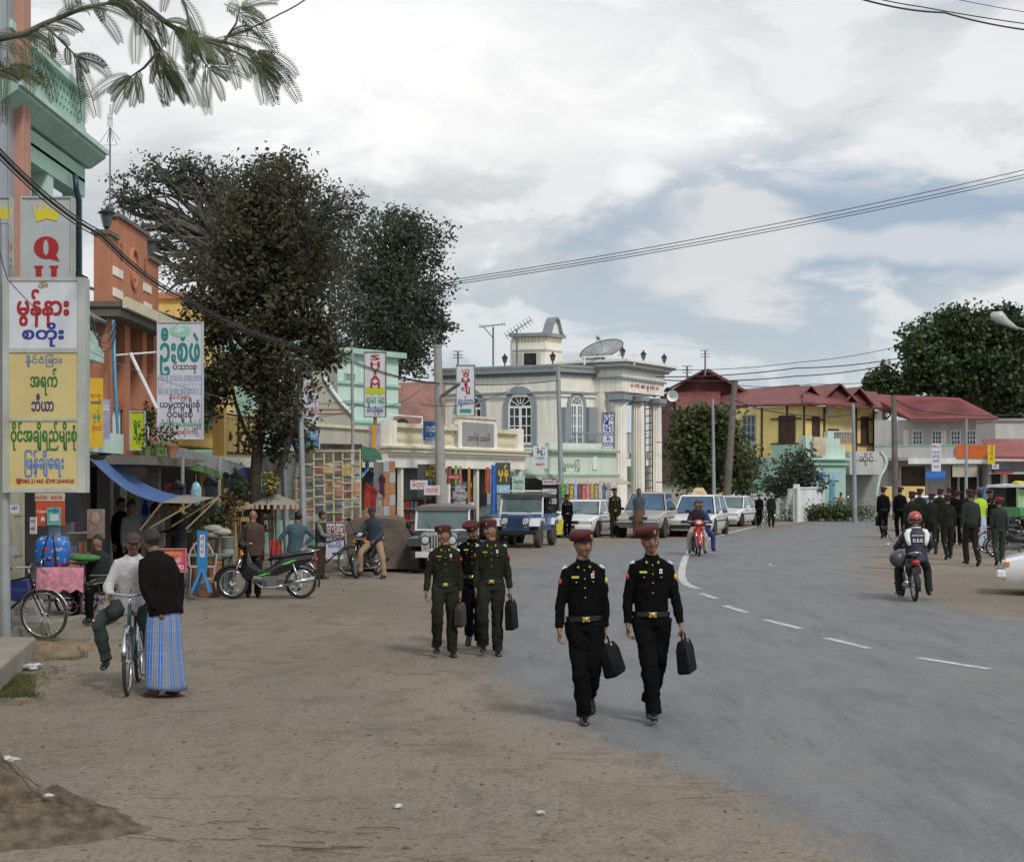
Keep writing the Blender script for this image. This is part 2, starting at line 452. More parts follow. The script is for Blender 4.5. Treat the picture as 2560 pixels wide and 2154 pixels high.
 for k in (1, -1):
  b.ell(HC + V((.036 * k, -.066, -.022)), (.023, .017, .021), 10, 8)  # cheek bones
  b.ell(HC + V((.077 * k, .006, -.008)), (.007, .018, .030), 8, 8)   # ears
 # hands
 b.m = base
 for k, cu in ((1, curlL), (-1, curlR)):
  d = fdir[k]; inw = V((-k, 0, 0)) if abs(d.x) < .8 else V((0, 0, -1))
  nrm = (inw - d * inw.dot(d)).normalized(); ac = d.cross(nrm).normalized()
  if ac.y > 0: ac = -ac               # towards the thumb side: forward
  w = wri[k]; pc = w + d * .062
  b.tube([w, w + d * .03, pc + d * .02, pc + d * .042], [(.024, .018), (.034, .017), (.038, .015), (.034, .012)], 10, up=ac)
  for q in range(4):
   o_ = pc + d * .036 + ac * (.028 - .0185 * q); L = [.070, .080, .075, .058][q]
   pts = [o_]; ang = 0
   for j in range(3):
    ang += cu * (.75 + .15 * q)
    pts.append(pts[-1] + (d * math.cos(ang) + nrm * math.sin(ang)) * L / 3)
   b.tube(pts, [.0098, .0092, .0085, .0070], 6)
  tb = w + d * .03 + ac * .026
  b.tube([tb, tb + (d * .6 + ac * .7 + nrm * .4).normalized() * .035, tb + (d * .6 + ac * .7 + nrm * .4).normalized() * .035 + (d + nrm * .5).normalized() * .03], [.013, .0115, .009], 6)
 body = b.build('body', skin, root, recalc=False); remesh(body, min(v, .0085) if detail > 1 else v * .85, 2)
 # ---- face
 if detail > 0:
  for k in (1, -1):
   f = MB(hd); fe = MB(hd)
   f.ell(HC + V((.031 * k, -.0815, .000)), (.0130, .008, .0055), 10, 6)
   fe.ell(HC + V((.031 * k, -.0870, .000)), (.0066, .004, .0056), 8, 6)
   f.build('eye', EYEW, body, smooth=True)
   fe.tube([HC + V((.012 * k, -.096, .021)), HC + V((.031 * k, -.094, .028)), HC + V((.052 * k, -.081, .022))], [.003, .0042, .0022], 6)
   fe.build('eyebrow', EYED, body, smooth=True)
  l = MB(hd); l.ell(HC + V((0, -.089, -.053)), (.024, .008, .0042), 12, 6); l.ell(HC + V((0, -.088, -.060)), (.020, .009, .0048), 12, 6)
  l.build('lips', LIP, body, smooth=True)
 # ---- hair
 if hair is not None:
  h = MB(hd)
  def hf(p):
   q = skull(p)
   if p.y < -.15 and p.z < .45 - (.25 if abs(p.x) > .75 else 0): q = q * .86
   elif p.z < -.35: q = q * (.9 if not fem else 1.05)
   w_ = mnoise.noise(p * 4.0) * .03
   return q * (1 + w_)
  top_ = 1.09 if hat is None else 1.04
  h.ell(HC + V((0, .004, .004)), (.079 * top_, .097 * top_, .119 * top_), 24, 16, fn=hf)
  if fem: h.ell(HC + V((0, .085, -.05)), (.05, .035, .07), 12, 8)
  h.build('hair', hair, root, smooth=True)
 # ---- hat
 if hat == 'beret':
  h = MB(hd @ Matrix.Translation(HC) @ Matrix.Rotation(R(-7), 4, 'Y'))
  rings = []
  for rx, ry, z, ox in ((.080, .098, .038, 0), (.083, .101, .062, 0), (.097, .110, .076, -.010), (.106, .117, .092, -.016), (.103, .112, .112, -.014), (.080, .088, .128, -.008), (.030, .03, .134, -.006)):
   rings.append([V((rx * math.cos(2 * PI * q / 22) * (1.0 if math.cos(2 * PI * q / 22) > 0 else 1.06) + ox, ry * math.sin(2 * PI * q / 22),
        z + (.016 * max(0, -math.sin(2 * PI * q / 22)) if .05 < z < .12 else 0) - (.03 * max(0, -math.cos(2 * PI * q / 22)) if .07 < z < .11 else 0))) for q in range(22)])
  h.loft(rings)
  hb = h.build('beret', hatm, root, smooth=True)
  bd = MB(hd @ Matrix.Translation(HC) @ Matrix.Rotation(R(-7), 4, 'Y'))
  bd.loft([[V((.0825 * math.cos(2 * PI * q / 22), .1005 * math.sin(2 * PI * q / 22), z)) for q in range(22)] for z in (.034, .050)], cap=False)
  bd.build('band', BLACKL, hb, smooth=True)
  if detail > 0:
   bg = MB(hd @ Matrix.Translation(HC) @ Matrix.Rotation(R(-7), 4, 'Y'))
   bg.ell((.034, -.104, .078), (.014, .006, .021), 10, 6); bg.build('badge', mat('dull_gold', (.35, .22, .10), r=.4, m=.5), hb, smooth=True)
 elif hat == 'cap':
  h = MB(hd @ Matrix.Translation(HC))
  h.ell((0, .002, .045), (.084, .102, .082), 20, 10, fn=lambda p: V((p.x, p.y, max(p.z, -.25))))
  h.tube([(0, -.075, .052), (0, -.105, .052), (0, -.135, .046)], [(.056, .006), (.058, .006), (.038, .005)], 14, up=(1, 0, 0))
  h.build('cap', hatm, root, smooth=40)
 elif hat == 'helmet':
  h = MB(hd @ Matrix.Translation(HC))
  h.ell((0, .006, .022), (.118, .135, .128), 24, 14, fn=lambda p: V((p.x, p.y, max(p.z, -.62))))
  hb = h.build('helmet', hatm, root, smooth=40)
  g = MB(hd @ Matrix.Translation(HC)); g.torus((0, .006, -.015), .122, .012, 'Z', 28, 6, rr=.022); g.build('rim', BLACKL, hb, smooth=True)
 # ---- top
 if topk != 'none':
  t = MB(Mt); bl = bulk; add = {'uniform': .0, 'shirt': .006, 'jacket': .022}[topk]
  t0 = -.10 if topk != 'uniform' else -.0
  tab = [(z, rx * bl + add * 1.2, ry * bl + add) for z, rx, ry in TORSO]
  if topk != 'uniform': tab = [(t0 - .03, .172 * bl + add, .125 * bl + add), (t0 + .03, .170 * bl + add, .122 * bl + add)] + tab[1:]
  t.loft([[V((rx * math.cos(a), ry * math.sin(a), z)) for a in [2 * PI * q / 20 for q in range(20)]] for z, rx, ry in tab])
  if fem: t.ell((.07, -.10, .30), (.06, .05, .055)); t.ell((-.07, -.10, .30), (.06, .05, .055))
  t.m = base
  for k in (1, -1):
   e, w, q = elb[k], wri[k], sh[k]
   a2 = add * .55
   if sleeve == 'long':
    t.tube([q - (q - torso_inv @ V((0, 0, .42))) * .35, q, q + (e - q) * .35, e + (q - e) * .12, e, e + (w - e) * .15, e + (w - e) * .6, w - (w - e).normalized() * .012],
      [.052, .056 + a2, .056 + a2, .050 + a2, .049 + a2, .048 + a2, .043 + a2, .036 + a2], 12)
   else:
    t.tube([q - (q - torso_inv @ V((0, 0, .42))) * .35, q, q + (e - q) * .7], [.052, .058, .062], 12)
  nm = {'uniform': 'shirt', 'shirt': 'shirt', 'jacket': 'jacket'}[topk]
  top_o = t.build(nm, top, root, recalc=False); remesh(top_o, v, 3, (.030 if topk == 'uniform' else .020) if detail else .012, .085)
  c = MB(Mt)
  for k in (1, -1):
   c.prism([(0.006 * k, .475), (.060 * k, .530), (.070 * k, .470), (.045 * k, .425)], 0, .008, lambda a, b_, d: V((a, -.064 - (.53 - b_) * .36 - d, b_)))
  c.loft([[V((.060 * math.cos(a), .060 * math.sin(a) - .004, z)) for a in [2 * PI * q / 16 for q in range(16)]] for z in (.485, .535)], cap=False)
  if topk != 'none': c.build('collar', top, top_o)
 def front(x, t, off=.006):
  rx, ry = _interp(TORSO, t); rx *= bulk; ry *= bulk
  y = -ry * math.sqrt(max(.05, 1 - (x / rx) ** 2))
  return V((x, y - off, t))
 if topk == 'uniform' and detail > 0:
  for x, z in ((0, .44), (0, .365), (0, .285), (0, .20), (-.075, .335), (.075, .335)):
   bt = MB(Mt); bt.ell(front(x, z, .012), (.0075, .006, .0075), 8, 6); bt.build('button', BRASS, top_o, smooth=True)
  for k in (-1, 1):
   pk = MB(Mt); pk.loft([[front(.035 * k, z, .004), front(.075 * k, z, .004), front(.115 * k, z, .004), front(.115 * k, z, .012), front(.075 * k, z, .013), front(.035 * k, z, .012)] for z in (.322, .362)])
   pk.build('pocket_flap', top, top_o)
  ntg = MB(Mt); ntg.loft([[front(x, z, .010) for x in (-.112, -.05)] + [front(x, z, .014) for x in (-.05, -.112)] for z in (.372, .390)]); ntg.build('name_tag', nametag, top_o)
  bg = MB(Mt); bg.loft([[front(x, z, .010) for x in (.060, .085)] + [front(x, z, .014) for x in (.085, .060)] for z in (.370, .408)]); bg.build('chest_badge', WHITEP, top_o)
  bq = MB(Mt); bq.ell(front(.0725, .389, .0155), (.008, .003, .012), 8, 6); bq.build('badge_centre', REDP, top_o)
  for k in (-1, 1):
   cp = MB(Mt); cp.ell(front(.052 * k, .462, .018), (.012, .005, .016), 10, 6); cp.build('collar_badge', GRNP, top_o, smooth=True)
  for k, pm in ((1, armpatch), (-1, REDP)):
   ep = MB(base); q = sh[k]
   ep.box(q + V((.026 * k, -.006, .034)), (.042, .056, .022), M=Matrix.Rotation(R(38 * k), 3, 'Y'))
   ep.build('epaulette', WHITEP, top_o); ep = MB(base)
   ep.box(q + V((.028 * k, -.022, .0365)), (.022, .028, .022), M=Matrix.Rotation(R(38 * k), 3, 'Y')); ep.build('epaulette_mark', PALEBL, top_o)
   a_ = q + ((elb[k] - q) * .33); ap = MB(base); ap.ell(a_ + V((.046 * k, -.030, 0)), (.016, .026, .028), 12, 6); ap.build('arm_patch', pm, top_o, smooth=True)
 if topk == 'uniform' and belt:
  bb_ = MB(Mt); bb_.loft([[V((r_ * math.cos(a) * 1.03, r_ * .74 * math.sin(a) * 1.03, z)) for a in [2 * PI * q / 20 for q in range(20)]] for r_, z in ((.160, -.012), (.163, -.010), (.163, .030), (.160, .032))])
  be = bb_.build('belt', BLACKL, root, smooth=30)
  if detail > 0:
   bk = MB(Mt); bk.box((0, -.130, .010), (.060, .012, .042)); bk.ell((0, -.136, .010), (.022, .008, .022), 12, 6)
   for q in range(4): a = PI / 4 + q * PI / 2; bk.box((.036 * math.cos(a), -.131, .010 + .026 * math.sin(a)), (.018, .008, .012))
   bk.build('buckle', BRASS, be)
 # ---- bottom
 if botk in ('trousers', 'tight'):
  t = MB(base); w = 1.0 if botk == 'trousers' else .86
  t.loft([[V((rx * bulk * math.cos(a), ry * bulk * math.sin(a), z)) for a in [2 * PI * q / 18 for q in range(18)]] for z, rx, ry in ((.02, .150, .106), (-.03, .165, .115), (-.09, .170, .120), (-.12, .12, .10))])
  for k in (1, -1):
   A, K, Z = hip[k], knee[k], ank[k]; dn = (Z - K).normalized()
   t.tube([A + V((0, 0, .0)), A + (K - A) * .25, A + (K - A) * .6, K + (A - K) * .1, K + dn * .04, K + dn * .16, K + dn * .30, Z - dn * .035 + V((0, .008, 0)), Z + dn * .012 + V((0, .004, 0))],
     [.090 * w, .094 * w, (.083 * w), .079 * w, .077 * w, .074 * w, .067 * w, .066 * w, .069 * w], 14)
  tr = t.build('trousers', bot, root, recalc=False); remesh(tr, v, 3, .040 if detail else .015, .10)
 elif botk == 'longyi':
  t = MB(base); rings = []
  mid = (ank[1] + ank[-1]) / 2; kn = (knee[1] + knee[-1]) / 2
  n = 56
  for i in range(17):
   f_ = i / 16; c_ = V((0, 0, .06)).lerp(kn, min(1, f_ * 2)) if f_ < .5 else kn.lerp(mid, (f_ - .5) * 2)
   spread = abs(ank[1].x - ank[-1].x) / 2; spy = abs(ank[1].y - ank[-1].y) / 2
   rx = .150 + .035 * math.sin(min(1, f_ * 2.2) * PI / 2) * (1 - .25 * f_) + spread * f_ * .45; ry = .115 + .04 * math.sin(min(1, f_ * 2.5) * PI / 2) + spy * f_ * .7
   rings.append([V((c_.x + rx * math.cos(2 * PI * q / n) * (1 + .055 * f_ * math.sin(q * 2 * PI / n * 7 + f_ * 3)), c_.y + ry * math.sin(2 * PI * q / n) * (1 + .07 * f_ * math.sin(q * 2 * PI / n * 6 + 1)), c_.z + (.015 * math.sin(2 * PI * q / n * 2 + 1) if i == 16 else 0))) for q in range(n)])
  t.loft(rings); t.build('longyi', bot, root, smooth=True)
 # ---- shoes
 if shoe is not None:
  for k in (1, -1):
   q = MB(base); A = ank[k]; d = toe[k]; up = V((1, 0, 0)).cross(d); up = -up if up.z < 0 else up
   if shoe.name.startswith('sandal'):
    q.tube([A + d * -.05 - up * .068, A + d * .05 - up * .068, A + d * .17 - up * .068], [(.034, .010), (.040, .010), (.036, .008)], 12, up=(1, 0, 0))
    q.tube([A + d * .02 - up * .055 + V((.038, 0, 0)), A + d * .07 - up * .03, A + d * .02 - up * .055 - V((.038, 0, 0))], .007, 6)
   else:
    q.tube([A - d * .066 - up * .048, A - d * .055 - up * .035, A - d * .0 - up * .022, A + d * .055 - up * .036, A + d * .12 - up * .050, A + d * .165 - up * .054, A + d * .188 - up * .060],
      [(.020, .018), (.036, .038), (.040, .048), (.043, .036), (.045, .025), (.038, .019), (.014, .010)], 14, up=(1, 0, 0))
    q.box(A - d * .03 - up * .074, (.062, .075, .018), M=Matrix((V((1, 0, 0)), -d, up)).transposed())
    q.tube([A - up * .03, A + V((0, 0, .03))], [.042, .040], 12)
   q.build('shoe' if not shoe.name.startswith('sandal') else 'sandal', shoe, root, smooth=True)
 root['_wr'] = [s * c for k in (1, -1) for c in (P0 + wri[k] + fdir[k] * .09)]
 del_ = root
 return root
def hand_at(root, k):
 """world place of the left (1) or right (-1) hand"""
 w = list(root['_wr']); p = Vector(w[:3] if k == 1 else w[3:])
 return wmat(root) @ p
def briefcase(label, p, yaw, w=.36, h=.27, d=.10, tilt=0.0, m=None):
 r = thing('briefcase', label, 'briefcase', p, yaw)
 r.rotation_euler = (Matrix.Rotation(R(tilt), 3, 'Y') @ Matrix.Rotation(yaw, 3, 'Z')).to_euler()
 m = m or mat('black_bag_leather', (.003, .003, .0035), r=.7, var=.2, spec=.15)
 b = MB()
 pr = [(-w / 2 + .03, -.05), (w / 2 - .03, -.05), (w / 2 + .0, -.12), (w / 2 + .01, -.05 - h), (w / 2 - .02, -.07 - h), (-w / 2 + .02, -.07 - h), (-w / 2 - .01, -.05 - h), (-w / 2, -.12)]
 b.prism(pr, -d / 2, d / 2, lambda a, b_, q: Vector((a, q * (1.0 if b_ < -.1 else .55), b_)))
 bo = b.build('bag_body', m, r, bevel=.03); bo.modifiers['b'].segments = 4; bo.modifiers['b'].angle_limit = R(20)
 bo.data.polygons.foreach_set('use_smooth', [True] * len(bo.data.polygons))
 h_ = MB(); h_.tube([(-.06, 0, -.05), (-.055, 0, .0), (-.03, 0, .018), (.03, 0, .018), (.055, 0, .0), (.06, 0, -.05)], .008, 8); h_.build('handle', m, r, smooth=True)
 c = MB(); c.box((.0, -d * .30, -.065), (.03, .01, .025)); c.build('clasp', BRASS, r)
 return r
# ------------------------------------------------------------------ vehicles
RUB = mat('tyre_rubber', (.022, .021, .020), r=.85, var=.3, sc_=6, bump=.4, bsc=50)
DUSTRUB = mat('dusty_tyre', (.055, .048, .040), r=.9, var=.4, sc_=5, bump=.4, bsc=50)
CHROME = mat('chrome', (.62, .63, .65), r=.18, m=1, var=.05)
STEEL = mat('grey_steel', (.28, .28, .28), r=.4, m=.8, var=.15)
ALU = mat('aluminium', (.15, .15, .15), r=.42, m=.6, var=.2)
BLKP = mat('black_gloss_paint', (.010, .010, .011), r=.14, var=.1, coat=.6)
BLKM = mat('black_matt', (.014, .014, .014), r=.7, var=.2)
CARW = mat('white_car_paint', (.80, .82, .84), r=.25, var=.03, coat=.5, dirt=.05)
CARG = mat('grey_car_paint', (.40, .38, .35), r=.35, var=.06, coat=.3, dirt=.15)
BLUEP = mat('blue_paint', (.035, .09, .22), r=.35, var=.1, coat=.3)
DGREY = mat('dark_grey_paint', (.055, .060, .066), r=.4, var=.12, coat=.2, dirt=.15)
WGL = glassy('windscreen_glass', (.13, .19, .19))
WGL2 = glassy('blue_tinted_glass', (.06, .12, .21))
DGL = glassy('dark_glass', (.02, .024, .026))
LAMP = mat('lamp_glass', (.55, .57, .58), r=.12, var=.1, spec=.8)
REDL = mat('red_lamp', (.40, .02, .02), r=.2, var=.1)
AMB = mat('amber_lamp', (.65, .22, .02), r=.25, var=.1)
REDPT = mat('red_gloss_paint', (.55, .018, .015), r=.22, var=.06, coat=.5)
SEATB = mat('black_vinyl', (.018, .018, .020), r=.45, var=.2)
def spoked(parent, c, R0, w=.045, hub=.03, spokes=28, tyre=RUB, rim=CHROME, disc=None):
 """a wheel whose axle runs along X, centre c"""
 t = MB(); t.torus(c, R0 - w * .5, w * .5, 'X', 36, 8); o = t.build('wheel', tyre, parent, smooth=True)
 r = MB(); r.torus(c, R0 - w * 1.05, w * .22, 'X', 36, 6, rr=w * .42); r.build('rim', rim, o, smooth=True)
 s = MB(); c = Vector(c)
 for k in range(spokes):
  a = 2 * PI * k / spokes; q = Vector((0, math.cos(a), math.sin(a))); sd = (k % 2 * 2 - 1) * .022
  a2 = a + (.5 if k % 4 < 2 else -.5); q2 = Vector((0, math.cos(a2), math.sin(a2)))
  s.cyl(c + Vector((sd, 0, 0)) + q2 * hub, c + q * (R0 - w * 1.1), .0022 if R0 > .3 else .003, 4)
 s.tube([c + Vector((-.05, 0, 0)), c + Vector((.05, 0, 0))], hub * 1.1, 10)
 s.build('spokes', rim, o)
 return o
def motorbike(label, loc, yaw, paint=BLKP, accent=None, name='motorbike', group=None, lean=0.0, steer=0.0, detail=1, lampm=LAMP, carrier=False):
 """step-through motorcycle, front towards -Y, wheels 1.22 m apart"""
 r = thing(name, label, 'motorbike', loc, yaw, group); r.rotation_euler = (0, R(lean), yaw)
 F_, B_ = Vector((0, -.62, .285)), Vector((0, .60, .285))
 for c in (F_, B_): spoked(r, c, .285, .062, .045, 20 if detail else 10)
 m = MB()    # leg shield and body
 sec = lambda y, z0, z1, w0, w1: [Vector((x, y, z)) for x, z in ((-w0, z0), (w0, z0), (w1, (z0 + z1) / 2), (w1 * .8, z1), (-w1 * .8, z1), (-w1, (z0 + z1) / 2))]
 m.loft([sec(-.46, .40, .62, .03, .10), sec(-.40, .36, .84, .05, .15), sec(-.34, .34, .86, .05, .16), sec(-.27, .36, .66, .05, .10), sec(-.12, .36, .52, .06, .075), sec(.05, .38, .56, .06, .08), sec(.2, .42, .70, .07, .11), sec(.55, .56, .76, .07, .115), sec(.80, .68, .78, .03, .07)])
 m.build('fairing', paint, r, smooth=50)
 if accent:
  for k in (-1, 1):
   a = MB(); a.loft([[Vector((k * x, y, z)) for z in (z0, z1)] for x, y, z0, z1 in ((.120, .26, .60, .61), (.122, .36, .62, .66), (.121, .46, .665, .69), (.118, .52, .69, .70))], closed=False, cap=False); a.build('stripe', accent, r)
   a = MB(); a.loft([[Vector((k * x, y, z)) for z in (z0, z1)] for x, y, z0, z1 in ((.090, -.18, .40, .41), (.092, -.07, .42, .45), (.098, .06, .455, .465))], closed=False, cap=False); a.build('stripe', accent, r)
 s = MB(); s.tube([(0, .02, .69), (0, .10, .745), (0, .30, .755), (0, .52, .80), (0, .74, .83), (0, .84, .80)], [(.07, .03), (.12, .045), (.125, .05), (.12, .05), (.10, .045), (.05, .03)], 12, up=(1, 0, 0)); s.build('seat', SEATB, r, smooth=True)
 f = MB(); f.torus(F_, .315, .03, 'X', 14, 6, arc=(R(20), R(175)), rr=.055); f.build('front_mudguard', paint, r, smooth=True)
 f = MB(); f.torus(B_, .33, .02, 'X', 12, 6, arc=(R(-15), R(110)), rr=.06); f.build('rear_mudguard', BLKM, r, smooth=True)
 for k in (-1, 1):
  g = MB(); g.tube([(k * .07, -.62, .285), (k * .075, -.54, .55), (k * .06, -.44, .80)], .020, 8); g.build('fork', CHROME, r, smooth=True)
  g = MB(); g.tube([(k * .11, .58, .30), (k * .115, .46, .62)], .024, 8); g.build('shock_absorber', CHROME, r, smooth=True)
  g = MB(); g.tube([(k * .14, -.42, .98), (k * .26, -.36, 1.20), (k * .29, -.36, 1.26)], .006, 5); g.ell((k * .30, -.345, 1.28), (.065, .014, .045), 12, 6)
  g.build('mirror', BLKM if detail else CHROME, r, smooth=True)
  g = MB(); g.ell((k * .13, -.45, .80), (.045, .04, .035), 8, 6); g.build('indicator', AMB, r, smooth=True)
  g = MB(); g.tube([(k * .10, -.02, .30), (k * .24, -.02, .29)], .016, 6); g.build('footrest', RUB, r)
 h = MB(); h.tube([(-.34, -.26, .98), (-.20, -.36, .99), (0, -.42, .95), (.20, -.36, .99), (.34, -.26, .98)], .014, 8); h.build('handlebar', CHROME, r, smooth=True)
 h = MB(); h.ell((0, -.44, .96), (.15, .11, .085), 14, 8); hh = h.build('headlight_cowl', paint, r, smooth=True)
 h = MB(); h.ell((0, -.525, .95), (.085, .035, .055), 12, 8); h.build('headlight', lampm, hh, smooth=True)
 e = MB(); e.tube([(0, -.25, .36), (0, -.02, .33)], .085, 12); e.box((0, .05, .31), (.22, .26, .20)); e.tube([(-.13, .0, .30), (.13, .0, .30)], .07, 12); e.build('engine', ALU, r, smooth=40)
 e = MB(); e.box((-.105, .30, .29), (.03, .55, .10)); e.tube([(-.10, .03, .29), (-.125, .03, .29)], .07, 12); e.build('chain_case', ALU, r, bevel=.02)
 e = MB(); e.tube([(.08, -.22, .30), (.09, -.10, .20), (.13, .15, .20), (.15, .35, .26)], .018, 8); e.tube([(.15, .30, .25), (.16, .85, .36)], .045, 10); e.build('exhaust', CHROME, r, smooth=True)
 e = MB(); e.ell((0, .87, .70), (.075, .04, .05), 10, 6); e.build('tail_light', REDL, r, smooth=True)
 e = MB(); e.box((0, .90, .55), (.16, .01, .12), M=Matrix.Rotation(R(-15), 3, 'X')); e.build('number_plate', mat('plate_dark', (.05, .05, .05), r=.5), r)
 e = MB(); e.tube([(.08, .60, .80), (.10, .85, .86), (0, .93, .88), (-.10, .85, .86), (-.08, .60, .80)], .012, 6); e.build('grab_rail', CHROME, r, smooth=True)
 return r
def bicycle(label, loc, yaw, paint, lean=0.0, name='bicycle', R0=.335, group=None, basket=False, guards=True, step=False, steer=0.0, spokes=28):
 r = thing(name, label, 'bicycle', loc, yaw, group); r.rotation_euler = (0, R(lean), yaw)
 F_, B_ = Vector((0, -.54, R0)), Vector((0, .52, R0))
 for c in (F_, B_):
  spoked(r, c, R0, .040, .022, spokes, tyre=DUSTRUB)
  if guards:
   g = MB(); g.torus(c, R0 + .022, .006, 'X', 18, 5, arc=(R(15) if c is F_ else R(-20), R(165)), rr=.028); g.build('mudguard', CHROME, r, smooth=True)
 bb, st, hd = Vector((0, .08, .28)), Vector((0, .20, .80)), Vector((0, -.36, .84)); hd2 = Vector((0, -.40, .68))
 f = MB(); t = .015
 f.tube([bb, st], t); f.tube([hd2, bb], t * 1.1)
 if step: f.tube([hd, Vector((0, -.2, .56)), bb + Vector((0, .03, .12))], t)
 else: f.tube([hd, st - Vector((0, .01, .08))], t)
 f.tube([hd + Vector((0, .01, .04)), hd2], .019)
 for k in (-1, 1):
  f.tube([bb, B_ + Vector((k * .06, 0, 0))], .009); f.tube([st - Vector((0, 0, .06)), B_ + Vector((k * .06, 0, 0))], .008)
  f.tube([hd2 + Vector((k * .04, 0, -.02)), hd2 + Vector((k * .055, -.03, -.1)), F_ + Vector((k * .05, 0, 0))], .011)
 f.build('frame', paint, r, smooth=True)
 h = MB(); h.tube([hd, hd + Vector((0, .02, .13))], .012)
 h.tube([(-.29, -.20, .98), (-.20, -.30, .99), (0, -.36, .97), (.20, -.30, .99), (.29, -.20, .98)], .012, 8)
 h.build('handlebar', CHROME, r, smooth=True)
 for k in (-1, 1): h = MB(); h.tube([(k * .30, -.18, .98), (k * .26, -.235, .985)], .018, 8); h.build('grip', BLKM, r, smooth=True)
 s = MB(); s.tube([st, st + Vector((0, .02, .10))], .012); s.tube([(0, .06, .92), (0, .16, .915), (0, .26, .925), (0, .31, .92)], [(.02, .012), (.035, .02), (.085, .028), (.075, .02)], 10, up=(1, 0, 0)); s.build('saddle', BLKM, r, smooth=True)
 p = MB(); p.torus(bb + Vector((.04, 0, 0)), .085, .006, 'X', 18, 5)
 p.tube([bb + Vector((.06, 0, 0)), bb + Vector((.07, -.08, -.14))], .009); p.tube([bb - Vector((.06, 0, 0)), bb + Vector((-.07, .08, .14))], .009)
 p.box(bb + Vector((.115, -.08, -.145)), (.09, .07, .02)); p.box(bb + Vector((-.115, .08, .145)), (.09, .07, .02)); p.build('pedals', STEEL, r)
 c = MB(); c.box((0, .52, .74), (.13, .36, .012)); c.tube([(.05, .62, .74), (.06, .54, .36)], .006, 5); c.tube([(-.05, .62, .74), (-.06, .54, .36)], .006, 5); c.build('carrier', STEEL, r)
 return r
def wheel(parent, c, R0=.32, w=.20, rimm=ALU, tyre=DUSTRUB, rf=.62):
 s = 1 if c[0] > 0 else -1
 t = MB(); t.lathe([(R0 * rf, -w / 2), (R0 * .93, -w / 2), (R0, -w * .36), (R0, w * .36), (R0 * .93, w / 2), (R0 * rf, w / 2)], c, 26, 'X'); o = t.build('wheel', tyre, parent, smooth=35)
 m = MB(); m.lathe([(R0 * rf * 1.0, s * w * .30), (R0 * rf * .9, s * w * .42), (R0 * .35, s * w * .36), (R0 * .16, s * w * .48), (0.001, s * w * .48)], c, 20, 'X'); m.build('rim', rimm, o, smooth=30)
 return o
